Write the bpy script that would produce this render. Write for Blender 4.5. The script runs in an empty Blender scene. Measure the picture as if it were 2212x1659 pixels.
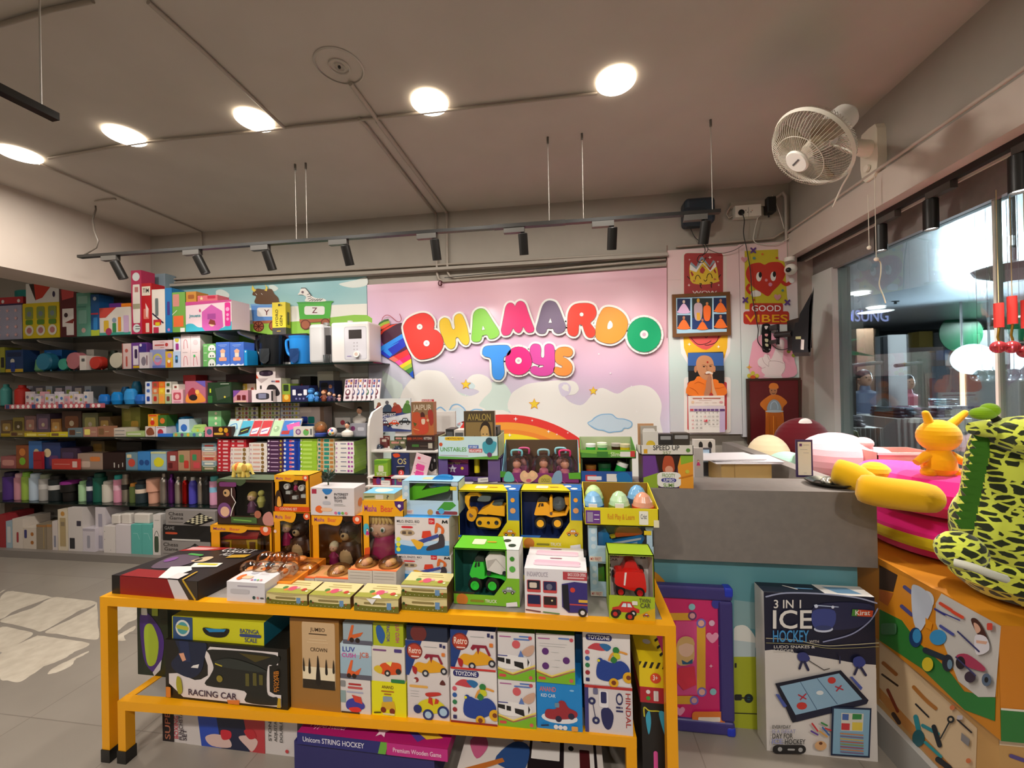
import bpy,math,random
from mathutils import Vector,Matrix
PI=math.pi
SC=bpy.context.scene
COL=SC.collection
# ------------------------------------------------------------------ camera
FPX,YAW,PIT,ROL,EYE=853.,.14142,-.0027822,-.018990,1.5
_a,_b,_c=[(math.cos(t),math.sin(t))for t in(YAW,PIT,ROL)]
RM=(Matrix(((_c[0],-_c[1],0),(_c[1],_c[0],0),(0,0,1)))@Matrix(((1,0,0),(0,_b[0],-_b[1]),(0,_b[1],_b[0])))
@Matrix(((_a[0],0,_a[1]),(0,1,0),(-_a[1],0,_a[0]))))
W3=lambda r:Vector((r[0],r[2],-r[1]))
cam_d=bpy.data.cameras.new('camera')
cam=bpy.data.objects.new('camera',cam_d);COL.objects.link(cam)
cam_d.sensor_width=36;cam_d.lens=FPX/2212*36;cam_d.clip_start=.02;cam_d.clip_end=100
_r,_u,_f=W3(RM[0]),-W3(RM[1]),W3(RM[2])
cam.matrix_world=Matrix(((_r.x,_u.x,-_f.x,0),(_r.y,_u.y,-_f.y,0),(_r.z,_u.z,-_f.z,EYE),(0,0,0,1)))
SC.camera=cam
# ------------------------------------------------------------------ view, world
SC.view_settings.view_transform='Standard';SC.view_settings.look='None'
SC.view_settings.gamma=1;SC.view_settings.exposure=0.15
SC.view_settings.use_curve_mapping=False
wd=bpy.data.worlds.new('world');SC.world=wd;wd.use_nodes=True
wd.node_tree.nodes['Background'].inputs[0].default_value=(.9,.95,1,1)
wd.node_tree.nodes['Background'].inputs[1].default_value=.05
def lamp(kind,loc,power,color,size=.3,target=None,spot=None,blend=.5):
 l=bpy.data.lights.new('lamp',kind);l.energy=power;l.color=color
 if kind=='AREA':l.shape='DISK';l.size=size
 else:l.shadow_soft_size=size
 if spot:l.spot_size=spot;l.spot_blend=blend
 o=bpy.data.objects.new('lamp',l);COL.objects.link(o);o.location=loc
 d=(Vector(target)-Vector(loc))if target else Vector((0,0,-1))
 o.rotation_euler=d.to_track_quat('-Z','Y').to_euler()
 return o
CZ=3.03 # ceiling height
PANEL_POWER,SPOT_POWER=15,17
# ------------------------------------------------------------------ pixel rays (2212 x 1659 frame) onto real planes
ORG=Vector((0,0,EYE))
def ray(px,py):
 v=RM.transposed()@Vector(((px-1106)/FPX,(py-829.5)/FPX,1))
 return Vector((v[0],v[2],-v[1]))
def aY(px,py,Y):r=ray(px,py);return ORG+r*(Y/r.y)
def aZ(px,py,Z):r=ray(px,py);return ORG+r*((Z-EYE)/r.z)
def aX(px,py,X):r=ray(px,py);return ORG+r*(X/r.x)
# ------------------------------------------------------------------ materials
MATS={}
def lin(c):return c/12.92 if c<=.04045 else((c+.055)/1.055)**2.4
def rgb(h):
 h=h.lstrip('#')
 if len(h)==3:h=h[0]*2+h[1]*2+h[2]*2
 return tuple(lin(int(h[i:i+2],16)/255)for i in(0,2,4))+(1,)
def mat(k):
 """'rrggbb' plain card; suffix: g gloss, m metal, f fabric, t clear plastic, v glass, e emits, w matt"""
 if not isinstance(k,str):return k
 if k in MATS:return MATS[k]
 h,_,suf=k.partition('_')
 m=bpy.data.materials.new('m_'+k);m.use_nodes=True
 nt=m.node_tree;b=nt.nodes['Principled BSDF']
 c=rgb(h);b.inputs['Base Color'].default_value=c
 b.inputs['Roughness'].default_value=.42
 if suf=='g':b.inputs['Roughness'].default_value=.15
 elif suf=='w':b.inputs['Roughness'].default_value=.85;b.inputs['Specular IOR Level'].default_value=.2
 elif suf=='m':b.inputs['Metallic'].default_value=.9;b.inputs['Roughness'].default_value=.28
 elif suf=='f':
  b.inputs['Roughness'].default_value=.95;b.inputs['Specular IOR Level'].default_value=.1
  b.inputs['Sheen Weight'].default_value=.35;b.inputs['Sheen Roughness'].default_value=.5
  n=nt.nodes.new('ShaderNodeTexNoise');n.inputs['Scale'].default_value=160;n.inputs['Detail'].default_value=3
  bu=nt.nodes.new('ShaderNodeBump');bu.inputs['Strength'].default_value=.25;bu.inputs['Distance'].default_value=.004
  nt.links.new(n.outputs[0],bu.inputs['Height']);nt.links.new(bu.outputs[0],b.inputs['Normal'])
 elif suf=='e':
  b.inputs['Emission Color'].default_value=c;b.inputs['Emission Strength'].default_value=6
 elif suf=='s':
  b.inputs['Emission Color'].default_value=c;b.inputs['Emission Strength'].default_value=1.2
 elif suf=='j':
  b.inputs['Transmission Weight'].default_value=.75;b.inputs['Roughness'].default_value=.15
 elif suf in('t','v','x'):
  tr=nt.nodes.new('ShaderNodeBsdfTransparent');gl=nt.nodes.new('ShaderNodeBsdfGlossy')
  tr.inputs[0].default_value=c;gl.inputs['Roughness'].default_value={'t':.12,'v':.0,'x':.35}[suf]
  gl.inputs[0].default_value=(.9,.9,.9,1)
  fr=nt.nodes.new('ShaderNodeFresnel');fr.inputs[0].default_value=1.45
  mx=nt.nodes.new('ShaderNodeMixShader')
  ma=nt.nodes.new('ShaderNodeMath');ma.operation='MULTIPLY_ADD';ma.inputs[1].default_value=.9 if suf!='v' else .5;ma.inputs[2].default_value={'t':.02,'v':.0,'x':.08}[suf]
  nt.links.new(fr.outputs[0],ma.inputs[0]);nt.links.new(ma.outputs[0],mx.inputs[0])
  nt.links.new(tr.outputs[0],mx.inputs[1]);nt.links.new(gl.outputs[0],mx.inputs[2])
  nt.links.new(mx.outputs[0],nt.nodes['Material Output'].inputs[0])
 MATS[k]=m
 return m
 # ------------------------------------------------------------------ mesh collector
def crom(pts,closed=True,n=5):
 out=[];N=len(pts)
 rng=range(N)if closed else range(N-1)
 for i in rng:
  g=(lambda j:pts[j%N])if closed else(lambda j:pts[max(0,min(N-1,j))])
  p0,p1,p2,p3=g(i-1),g(i),g(i+1),g(i+2)
  for k in range(n):
   t=k/n
   out.append(tuple(.5*(2*p1[a]+(p2[a]-p0[a])*t+(2*p0[a]-5*p1[a]+4*p2[a]-p3[a])*t*t+(3*p1[a]-p0[a]-3*p2[a]+p3[a])*t**3)for a in range(len(p1))))
 if not closed:out.append(tuple(pts[-1]))
 return out
TXT={}
def glyphs(s):
 if s in TXT:return TXT[s]
 cu=bpy.data.curves.new('txt','FONT');cu.body=s;cu.offset=.012;cu.resolution_u=3
 o=bpy.data.objects.new('txt',cu);me=o.to_mesh()
 vs=[(v.co.x,v.co.y)for v in me.vertices];fs=[tuple(p.vertices)for p in me.polygons]
 o.to_mesh_clear();bpy.data.objects.remove(o);bpy.data.curves.remove(cu)
 x0=min([v[0]for v in vs]or[0]);x1=max([v[0]for v in vs]or[1])
 h=.69
 vs=[((x-x0)/h,y/h)for x,y in vs]
 TXT[s]=(vs,fs,(x1-x0)/h)
 return TXT[s]
class MB:
 def __init__(s):s.v=[];s.f=[];s.m=[];s.mats=[];s.sm=[]
 def mi(s,k):
  if k not in s.mats:s.mats.append(k)
  return s.mats.index(k)
 def poly(s,pts,k,smooth=False):
  b=len(s.v);s.v+=[tuple(p)for p in pts];s.f.append(tuple(range(b,b+len(pts))));s.m.append(s.mi(k));s.sm.append(smooth)
 def add(s,vs,fs,k,smooth=False):
  b=len(s.v);s.v+=[tuple(p)for p in vs];q=s.mi(k)
  for f in fs:s.f.append(tuple(b+i for i in f));s.m.append(q);s.sm.append(smooth)
 def box(s,x0,x1,y0,y1,z0,z1,k,M=None,kt=None,ks=None):
  vs=[Vector((x,y,z))for x in(x0,x1)for y in(y0,y1)for z in(z0,z1)]
  if M is not None:vs=[M@v for v in vs]
  ff=[(0,1,3,2),(4,6,7,5),(0,4,5,1),(2,3,7,6),(0,2,6,4),(1,5,7,3)]
  kk=[ks or k,ks or k,k,k,k,kt or k]
  for f,q in zip(ff,kk):s.add([vs[i]for i in f],[(0,1,2,3)],q)
 def rbox(s,x0,x1,y0,y1,z0,z1,k,r=.01,M=None):
  """box with rounded edges"""
  n=3;vs=[];fs=[]
  cx,cy,cz=(x0+x1)/2,(y0+y1)/2,(z0+z1)/2
  hx,hy,hz=(x1-x0)/2,(y1-y0)/2,(z1-z0)/2
  r=min(r,hx*.99,hy*.99,hz*.99)
  prof=[(math.cos(t)*r,math.sin(t)*r)for t in[PI/2*i/n for i in range(n+1)]]
  rings=[(-hz,-hx+0,r)]
  def ring(z,ins):
   pts=[]
   ax,ay=hx-r,hy-r
   for q,(sx,sy)in enumerate(((1,1),(-1,1),(-1,-1),(1,-1))):
    for i in range(n+1):
     t=PI/2*(q+i/n)
     pts.append(Vector((cx+sx*ax+math.cos(t)*(r-ins),cy+sy*ay+math.sin(t)*(r-ins),cz+z)))
   return pts
  R=[ring(-hz+r-math.cos(PI/2*(1-i/n)-0)*0-r*math.cos(PI/2*i/n),r-r*math.sin(PI/2*i/n))for i in range(n+1)]
  R+=[ring(hz-r+r*math.sin(PI/2*i/n),r-r*math.cos(PI/2*i/n))for i in range(n+1)]
  m=len(R[0])
  for q in R:vs+=q
  for a in range(len(R)-1):
   for i in range(m):j=(i+1)%m;fs.append((a*m+i,a*m+j,(a+1)*m+j,(a+1)*m+i))
  fs.append(tuple(reversed(range(m))));fs.append(tuple(range((len(R)-1)*m,len(R)*m)))
  if M is not None:vs=[M@v for v in vs]
  s.add(vs,fs,k)
 def lathe(s,prof,k,c=(0,0,0),n=20,M=None,sx=1,sy=1,smooth=True,cap=True):
  """prof list of (r, z) or (r, z, key)"""
  vs=[];c=Vector(c)
  for p in prof:
   for i in range(n):
    t=2*PI*i/n;v=Vector((p[0]*math.cos(t)*sx,p[0]*math.sin(t)*sy,p[1]))
    vs.append((M@v if M is not None else v)+c)
  for a in range(len(prof)-1):
   kk=prof[a+1][2]if len(prof[a+1])>2 else k
   s.add(vs[a*n:(a+2)*n],[(i,(i+1)%n,n+(i+1)%n,n+i)for i in range(n)],kk,smooth)
  if cap and prof[0][0]>1e-4:s.add(vs[:n],[tuple(reversed(range(n)))],prof[1][2]if len(prof[1])>2 else k)
  if cap and prof[-1][0]>1e-4:s.add(vs[-n:],[tuple(range(n))],prof[-1][2]if len(prof[-1])>2 else k)
 def cyl(s,p,q,r,k,r2=None,n=14,smooth=True):
  p=Vector(p);q=Vector(q);d=q-p
  if d.length<1e-6:return
  M=d.to_track_quat('Z','Y').to_matrix().to_4x4()
  s.lathe([(r,0),(r if r2 is None else r2,d.length)],k,p,n,M,smooth=smooth)
 def ball(s,c,r,k,n=14,M=None):
  if not hasattr(r,'__len__'):r=(r,r,r)
  pr=[(max(1e-5,math.sin(PI*i/(n//2+2))),-math.cos(PI*i/(n//2+2)))for i in range(n//2+3)]
  S=Matrix.Diagonal((r[0],r[1],r[2],1));S=(M@S)if M is not None else S
  s.lathe(pr,k,c,n,S)
 def tube(s,pts,r,k,n=8):
  pts=[Vector(p)for p in pts];vs=[];up=None
  for i,p in enumerate(pts):
   d=(pts[min(i+1,len(pts)-1)]-pts[max(i-1,0)]).normalized()
   if up is None:up=Vector((0,0,1))if abs(d.z)<.9 else Vector((1,0,0))
   a=d.cross(up).normalized();up=a.cross(d).normalized()
   rr=r[i]if hasattr(r,'__len__')else r
   vs+=[p+(a*math.cos(2*PI*j/n)+up*math.sin(2*PI*j/n))*rr for j in range(n)]
  m=len(pts)
  s.add(vs,[(a*n+i,a*n+(i+1)%n,(a+1)*n+(i+1)%n,(a+1)*n+i)for a in range(m-1)for i in range(n)],k,True)
  s.add(vs[:n],[tuple(reversed(range(n)))],k);s.add(vs[-n:],[tuple(range(n))],k)
 def prism(s,pts,d,k,ks=None):
  """pts outline (3D, planar), extruded by vector d"""
  pts=[Vector(p)for p in pts];d=Vector(d);n=len(pts)
  s.poly(pts,k);s.poly([p+d for p in pts],k)
  for i in range(n):j=(i+1)%n;s.poly([pts[i],pts[j],pts[j]+d,pts[i]+d],ks or k)
 def build(s,name,parent=None,origin=None,bevel=0):
  me=bpy.data.meshes.new(name)
  if origin is None:
   if parent is not None:
    origin=ROOT[parent.name]
   else:
    xs,ys,zs=zip(*s.v);origin=Vector(((min(xs)+max(xs))/2,(min(ys)+max(ys))/2,min(zs)))
  origin=Vector(origin)
  me.from_pydata([tuple(Vector(v)-origin)for v in s.v],[],s.f);me.update()
  for k in s.mats:me.materials.append(mat(k))
  me.polygons.foreach_set('material_index',s.m);me.polygons.foreach_set('use_smooth',s.sm)
  o=bpy.data.objects.new(name,me);COL.objects.link(o)
  if parent is None:o.location=origin
  else:o.parent=parent
  ROOT[o.name]=origin
  if bevel:
   b=o.modifiers.new('bevel','BEVEL');b.width=bevel;b.segments=2;b.limit_method='ANGLE'
  return o
ROOT={}
def tag(o,label,cat,group=None):
 o['label']=label;o['category']=cat
 if group:o['group']=group
 return o
def struct(o):o['kind']='structure';return o
def thing(name,label,cat,loc,group=None):
 o=bpy.data.objects.new(name,None);COL.objects.link(o);o.location=loc;o.empty_display_size=.05
 ROOT[o.name]=Vector(loc)
 return tag(o,label,cat,group)
def kids(o):return[c for c in bpy.data.objects if c.parent==o]
def dup(o,d,label,group=None):
 r=o.copy();COL.objects.link(r);r.location=o.location+Vector(d);r['label']=label
 if group:r['group']=group
 for c in kids(o):
  q=c.copy();COL.objects.link(q);q.parent=r
  for e in kids(c):w=e.copy();COL.objects.link(w);w.parent=q
 return r
 # ------------------------------------------------------------------ printed faces
class Face:
 """draws prints on a plane. pt(u,v)->point, n = outward normal"""
 def __init__(s,mb,pt,n,off=.0006,step=.00025):s.mb=mb;s.pt=pt;s.n=Vector(n);s.o=off;s.st=step
 def _z(s):s.o+=s.st;return s.n*s.o
 def poly(s,k,pts):z=s._z();s.mb.poly([s.pt(*p)+z for p in pts],k)
 def ell(s,k,u,v,ru,rv,n=18):s.poly(k,[(u+ru*math.cos(2*PI*i/n),v+rv*math.sin(2*PI*i/n))for i in range(n)])
 def rr(s,k,u0,v0,u1,v1,q=.22):
  r=q*min(abs(u1-u0),abs(v1-v0))if not s.asp else 0
  ru=r;rv=r
  if s.asp:rv=q*min(abs(v1-v0),abs(u1-u0)*s.asp);ru=rv/s.asp
  P=[]
  for(cu,cv,t0)in((u1-ru,v1-rv,0),(u0+ru,v1-rv,1),(u0+ru,v0+rv,2),(u1-ru,v0+rv,3)):
   P+=[(cu+ru*math.cos(PI/2*(t0+i/3)),cv+rv*math.sin(PI/2*(t0+i/3)))for i in range(4)]
  s.poly(k,P)
 asp=0
 def stroke(s,k,pts,w):
  z=s._z();a=s.asp or 1;N=len(pts)
  ws=list(w)if hasattr(w,'__len__')else[w]*N
  P=[(p[0],p[1]*a)for p in pts];Lf=[];Rt=[]
  closed=N>3 and math.hypot(P[0][0]-P[-1][0],P[0][1]-P[-1][1])<1e-6
  for i in range(N):
   q0=P[i-1]if i else(P[-2]if closed else P[0]);q1=P[i+1]if i+1<N else(P[1]if closed else P[-1])
   dx,dy=q1[0]-q0[0],q1[1]-q0[1];L=math.hypot(dx,dy)or 1;r=ws[i]/2
   Lf.append((P[i][0]-dy/L*r,P[i][1]+dx/L*r));Rt.append((P[i][0]+dy/L*r,P[i][1]-dx/L*r))
  for i in range(N-1):s.mb.poly([s.pt(x,y/a)+z for x,y in(Lf[i],Lf[i+1],Rt[i+1],Rt[i])],k)
  if not closed:
   for e,o in((0,1),(N-1,N-2)):
    t0=math.atan2(P[e][1]-P[o][1],P[e][0]-P[o][0]);r=ws[e]/2
    s.mb.poly([s.pt(P[e][0]+r*math.cos(t0+PI*j/5),(P[e][1]+r*math.sin(t0+PI*j/5))/a)+z for j in(-2.5,-1.5,-.5,.5,1.5,2.5)],k)
 def text(s,k,t,u,v,h,w=None,rot=0,skew=0):
  vs,fs,tw=glyphs(t);z=s._z();a=s.asp or 1
  hh=h;sx=(w/tw)if w else h/1.0*(a if s.asp else 1)
  if rot:
   sx=(w/tw)if w else h/(a if s.asp else 1)
   P=[s.pt(u-rot*-y*hh*1,v-rot*x*sx)+z for x,y in vs]if rot==1 else[s.pt(u+y*hh,v+x*sx)+z for x,y in vs]
   if rot==1:P=[s.pt(u-y*hh,v-x*sx)+z for x,y in vs]
  else:P=[s.pt(u+x*sx+y*skew*hh,v-y*hh)+z for x,y in vs]
  s.mb.add(P,fs,k)
 def draw(s,spec):
  for ln in spec.replace('\n',';').split(';'):
   t=ln.split()
   if not t:continue
   o,k=t[0],t[1];a=t[2:]
   if o in 'pcsS':pass
   if o=='p':s.poly(k,[tuple(map(float,q.split(',')))for q in a])
   elif o=='c':s.poly(k,crom([tuple(map(float,q.split(',')))for q in a],True,4))
   elif o in 'sS':
    w=float(a[0]);P=[tuple(map(float,q.split(',')))for q in a[1:]]
    s.stroke(k,crom(P,False,5)if o=='S' else P,w)
   elif o in('t','T','V'):
    f=list(map(float,a[1:]));s.text(k,a[0].replace('~',' '),f[0],f[1],f[2],f[3]if len(f)>3 else None,{'t':0,'T':1,'V':-1}[o])
   else:
    f=[float(z)for q in a for z in q.split(',')]
    if o=='r':s.poly(k,[(f[0],f[1]),(f[2],f[1]),(f[2],f[3]),(f[0],f[3])])
    elif o=='R':s.rr(k,*f)
    elif o=='e':s.ell(k,f[0],f[1],f[2],f[3]if len(f)>3 else f[2]/(s.asp or 1))
    elif o=='*':
     A=s.asp or 1;s.poly(k,[(f[0]+f[2]*(1,.45)[i%2]*math.sin(PI*i/5),f[1]-f[2]*(1,.45)[i%2]*math.cos(PI*i/5)/A)for i in range(10)])
    elif o=='+':
     A=s.asp or 1;s.poly(k,[(f[0]+f[2]*(1,.28)[i%2]*math.sin(PI*i/4),f[1]-f[2]*(1,.28)[i%2]*math.cos(PI*i/4)/A)for i in range(8)])
    elif o=='h':
     A=s.asp or 1;s.poly(k,[(f[0]+f[2]*x,f[1]+f[2]*y/A)for x,y in crom([(0,.95),(-.95,0),(-.85,-.6),(-.4,-.75),(0,-.42),(.4,-.75),(.85,-.6),(.95,0)],True,3)])
    elif o=='K': # side view of a small car: colour, cx, cy, width
     A=s.asp or 1;x,y,w=f[:3];Q=lambda a_,b_:(x+a_*w,y+b_*w/A)
     s.poly(k,[Q(*q)for q in((-.5,.1),(-.48,-.06),(-.25,-.12),(-.12,-.3),(.2,-.3),(.32,-.1),(.5,-.04),(.5,.1))])
     s.poly('cfe0ea',[Q(*q)for q in((-.16,-.1),(-.08,-.24),(.03,-.24),(.03,-.1))]);s.poly('cfe0ea',[Q(*q)for q in((.07,-.1),(.07,-.24),(.17,-.24),(.24,-.1))])
     for c in(-.28,.28):s.ell('222',*Q(c,.12),.12*w,.12*w/A,12);s.ell('ddd',*Q(c,.12),.055*w,.055*w/A,8)
    elif o=='D': # little figure: clothes colour, cx, cy, height
     A=s.asp or 1;x,y,w=f[:3];Q=lambda a_,b_:(x+a_*w,y+b_*w/A)
     s.poly(k,[Q(*q)for q in((-.1,-.22),(.1,-.22),(.24,.22),(-.24,.22))])
     for c in(-.09,.09):s.poly('e8b898',[Q(*q)for q in((c-.04,.22),(c+.04,.22),(c+.04,.46),(c-.04,.46))])
     s.ell('7a4a2a',*Q(0,-.36),.15*w,.16*w/A,12);s.ell('f0c4a4',*Q(0,-.33),.115*w,.12*w/A,12)
def PX(mb,ox,oy,sc,Y,off=.0006,step=.00025):
 """prints measured in a zoomed crop (origin ox,oy, scale sc) lying on the frontal plane y=Y"""
 return Face(mb,lambda u,v:aY(ox+u/sc,oy+v/sc,Y),(0,-1,0),off,step)
def PZ(mb,ox,oy,sc,Z,off=.0006):return Face(mb,lambda u,v:aZ(ox+u/sc,oy+v/sc,Z),(0,0,1),off)
def PXX(mb,ox,oy,sc,X,off=.0006):return Face(mb,lambda u,v:aX(ox+u/sc,oy+v/sc,X),(-1,0,0),off)
cl=lambda a:max(0.,min(1.,a))
def LF(mb,x0,x1,y,z0,z1):
 """front face of a box, u,v in 0..1 from its top left corner"""
 f=Face(mb,lambda u,v:Vector((x0+(x1-x0)*cl(u),y,z1+(z0-z1)*cl(v))),(0,-1,0));f.asp=(z1-z0)/(x1-x0);return f
def LT(mb,x0,x1,y0,y1,z):
 f=Face(mb,lambda u,v:Vector((x0+(x1-x0)*cl(u),y1+(y0-y1)*cl(v),z)),(0,0,1));f.asp=(y1-y0)/(x1-x0);return f
def LR(mb,x,y0,y1,z0,z1):
 """right side face (facing +x)"""
 f=Face(mb,lambda u,v:Vector((x,y0+(y1-y0)*cl(u),z1+(z0-z1)*cl(v))),(1,0,0));f.asp=(z1-z0)/(y1-y0);return f
def LL(mb,x,y0,y1,z0,z1):
 f=Face(mb,lambda u,v:Vector((x,y1+(y0-y1)*cl(u),z1+(z0-z1)*cl(v))),(-1,0,0));f.asp=(z1-z0)/(y1-y0);return f
def span(pl,pr,pt,Y,z0):
 """world x0,x1,z1 of a box whose front lies at y=Y on surface z0"""
 a=aY(pl,pt,Y);b=aY(pr,pt,Y);m=aY((pl+pr)/2,pt,Y)
 return aY(pl,pt+20,Y).x,aY(pr,pt+20,Y).x,max(m.z,z0+.004)
def carton(name,label,cat,pl,pr,pt,Y,dep,z0,col,front='',top='',group=None,kt=None,ks=None,side=''):
 x0,x1,z1=span(pl,pr,pt,Y,z0)
 if Y>2.9:
  dep=min(dep,3.345-Y);z1=min([z1]+[s-.0115 for s in SZ if s>z0+.03])
 m=MB();m.box(x0,x1,Y,Y+dep,z0,z1,col,kt=kt,ks=ks)
 if front:LF(m,x0,x1,Y,z0,z1).draw(front)
 if top:LT(m,x0,x1,Y,Y+dep,z1).draw(top)
 if side:LR(m,x1,Y,Y+dep,z0,z1).draw(side)
 o=tag(m.build(name),label,cat,group);o_dim[o.name]=(x0,x1,Y,Y+dep,z0,z1)
 return o
o_dim={}
# ================================================================== the room
def noisy(name,c1,c2,scale,rough=.6,bump=.0,spec=.3,detail=4):
 m=bpy.data.materials.new(name);m.use_nodes=True;nt=m.node_tree;b=nt.nodes['Principled BSDF']
 tc=nt.nodes.new('ShaderNodeTexCoord');n=nt.nodes.new('ShaderNodeTexNoise');n.inputs['Scale'].default_value=scale;n.inputs['Detail'].default_value=detail
 nt.links.new(tc.outputs['Object'],n.inputs['Vector'])
 r=nt.nodes.new('ShaderNodeValToRGB');r.color_ramp.elements[0].color=rgb(c1);r.color_ramp.elements[1].color=rgb(c2)
 r.color_ramp.elements[0].position=.35;r.color_ramp.elements[1].position=.65
 nt.links.new(n.outputs[0],r.inputs[0]);nt.links.new(r.outputs[0],b.inputs['Base Color'])
 b.inputs['Roughness'].default_value=rough;b.inputs['Specular IOR Level'].default_value=spec
 if bump:
  bu=nt.nodes.new('ShaderNodeBump');bu.inputs['Strength'].default_value=bump;bu.inputs['Distance'].default_value=.002
  nt.links.new(n.outputs[0],bu.inputs['Height']);nt.links.new(bu.outputs[0],b.inputs['Normal'])
 return m
M_CEIL=noisy('m_ceiling','bbb3a9','c0b8ae',3,.9,.05,.1)
M_WALL=noisy('m_wall','a59e94','aaa399',4,.8,.05,.2)
M_BEAM=noisy('m_beam','c6b9ae','cabeb3',4,.7,.05,.2)
M_GREY=noisy('m_grey','7f7874','847d78',30,.5,.02,.3)
# floor tiles: grey, with the worn pale patch of an old mat
m=bpy.data.materials.new('m_floor');m.use_nodes=True;nt=m.node_tree;b=nt.nodes['Principled BSDF']
tc=nt.nodes.new('ShaderNodeTexCoord');mp=nt.nodes.new('ShaderNodeMapping');mp.inputs['Rotation'].default_value[2]=0
nt.links.new(tc.outputs['Object'],mp.inputs[0])
br=nt.nodes.new('ShaderNodeTexBrick');br.offset=0;br.inputs['Scale'].default_value=1;br.inputs['Brick Width'].default_value=.6;br.inputs['Row Height'].default_value=.6
br.inputs['Mortar Size'].default_value=.0025;br.inputs['Color1'].default_value=rgb('a39a8f');br.inputs['Color2'].default_value=rgb('9e958a');br.inputs['Mortar'].default_value=rgb('8a8177')
nt.links.new(mp.outputs[0],br.inputs[0])
no=nt.nodes.new('ShaderNodeTexNoise');no.inputs['Scale'].default_value=2.2;no.inputs['Detail'].default_value=6
nt.links.new(mp.outputs[0],no.inputs[0])
mx=nt.nodes.new('ShaderNodeMix');mx.data_type='RGBA';mx.blend_type='MULTIPLY';mx.inputs[0].default_value=.35
nt.links.new(br.outputs[0],mx.inputs[6]);nt.links.new(no.outputs[0],mx.inputs[7])
nt.links.new(mx.outputs[2],b.inputs['Base Color']);b.inputs['Roughness'].default_value=.35
M_FLOOR=m
def sbox(name,x0,x1,y0,y1,z0,z1,k):
 m=MB();m.box(x0,x1,y0,y1,z0,z1,k);return struct(m.build(name))
WX,GX=1.78,1.9
sbox('floor',-7,GX+.1,-4,3.4,-.1,0,M_FLOOR)
sbox('ceiling',-7,GX+.1,-4,3.4,CZ,CZ+.1,M_CEIL)
sbox('wall_back',-7,1.73,3.35,3.5,0,CZ,M_WALL)
sbox('wall_left',-7.1,-7,-4,3.4,0,CZ,M_WALL)
sbox('wall_rear',-7,GX+.1,-4.1,-4,0,CZ,M_WALL)
sbox('wall_right',1.73,GX+.3,-4,3.5,2.62,CZ,M_WALL)
sbox('trim_1',1.70,GX+.06,-4,3.35,2.44,2.62,M_BEAM) # beam over the shop window
sbox('trim_2',-4.45,-4.05,-4,3.35,2.43,CZ,M_BEAM) # dropped beam on the left
sbox('trim_3',GX-.01,GX+.06,-4,3.42,2.29,2.44,M_GREY) # lintel over the glass
sbox('trim_4',1.73,GX+.06,3.35,3.5,0,2.62,M_WALL)
sbox('wall_pillar',GX-.02,GX+.1,3.12,3.42,0,2.3,'cfd2ce')
# glass of the shop front, one pane per stretch
for i,(y0,y1)in enumerate(((2.075,3.12),(.3,2.065),(-2,.29))):
 m=MB();m.box(GX+.02,GX+.03,y0,y1,.42,2.29,'dfe8e8_v');struct(m.build('window_%d'%(i+1)))
m=MB();m.box(GX+.012,GX+.04,2.064,2.076,.42,2.29,'c9d2c8_g');struct(m.build('trim_5'))
sbox('wall_sill',1.225,GX+.06,-.2,3.1,0,.14,'a8a6a2')
sbox('wall_kerb',GX,GX+.06,-4,3.12,0,.42,'a8a6a2')
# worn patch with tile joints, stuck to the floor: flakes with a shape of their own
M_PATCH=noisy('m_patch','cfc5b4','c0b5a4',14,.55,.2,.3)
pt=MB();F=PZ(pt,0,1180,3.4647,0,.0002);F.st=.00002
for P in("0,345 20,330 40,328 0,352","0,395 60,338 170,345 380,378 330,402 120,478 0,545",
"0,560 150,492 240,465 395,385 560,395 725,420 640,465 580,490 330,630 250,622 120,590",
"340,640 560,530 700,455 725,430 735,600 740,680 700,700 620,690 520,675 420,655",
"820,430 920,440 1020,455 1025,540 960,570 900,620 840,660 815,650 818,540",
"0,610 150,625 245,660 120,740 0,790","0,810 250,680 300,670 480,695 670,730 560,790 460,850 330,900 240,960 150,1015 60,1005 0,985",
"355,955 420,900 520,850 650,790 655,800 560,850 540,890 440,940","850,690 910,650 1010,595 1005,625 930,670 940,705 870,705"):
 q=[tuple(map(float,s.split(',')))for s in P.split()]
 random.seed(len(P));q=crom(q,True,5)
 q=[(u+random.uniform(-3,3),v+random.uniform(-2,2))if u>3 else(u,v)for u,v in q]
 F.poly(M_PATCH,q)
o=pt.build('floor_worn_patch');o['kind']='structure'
# ------------------------------------------------------------------ ceiling lamps
def ceil(px,py):return aZ(px,py,CZ)
def panel(px,py,label,P=None,own=True):
 p=P or ceil(px,py)
 t=thing('ceiling_light',label,'ceiling light',(p.x,p.y,CZ-.014),'round ceiling lights')
 m=MB();m.lathe([(.093,0),(.098,.002),(.098,.014),(.0,.014)],'ffedd2_e',(p.x,p.y,CZ-.014),32);m.build('rim',t)
 m=MB();m.lathe([(.001,-.001),(.092,-.001),(.092,.004),(.001,.004)],'fff6ea_e',(p.x,p.y,CZ-.016),32);m.build('diffuser',t)
 lamp('AREA',(p.x,p.y,CZ-.025),PANEL_POWER,(1,.93,.84),.2)
for px,py,lb in((1330,172,'round ceiling light nearest the wall fan, at the end of the conduit'),(928,219,'round ceiling light just right of the junction of two conduits'),
(550,257,'round ceiling light beside the long slanting conduit'),(270,291,'second round ceiling light from the left edge'),(43,331,'leftmost round ceiling light above the dropped beam')):
 panel(px,py,lb)
for q,(x,y)in enumerate(((1.1,-.8),(-1.,-.8),(-3.,-.7),(1.1,-2.6),(-1.5,-2.6),(-5.4,.6),(-5.4,-1.8))):
 panel(0,0,'round ceiling light behind the camera, %s'%('near right','near middle','near left','far right','far middle','in the left aisle','at the rear of the left aisle')[q],Vector((x,y,0)))  # extra ceiling lights out of view, added to light the room
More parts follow.
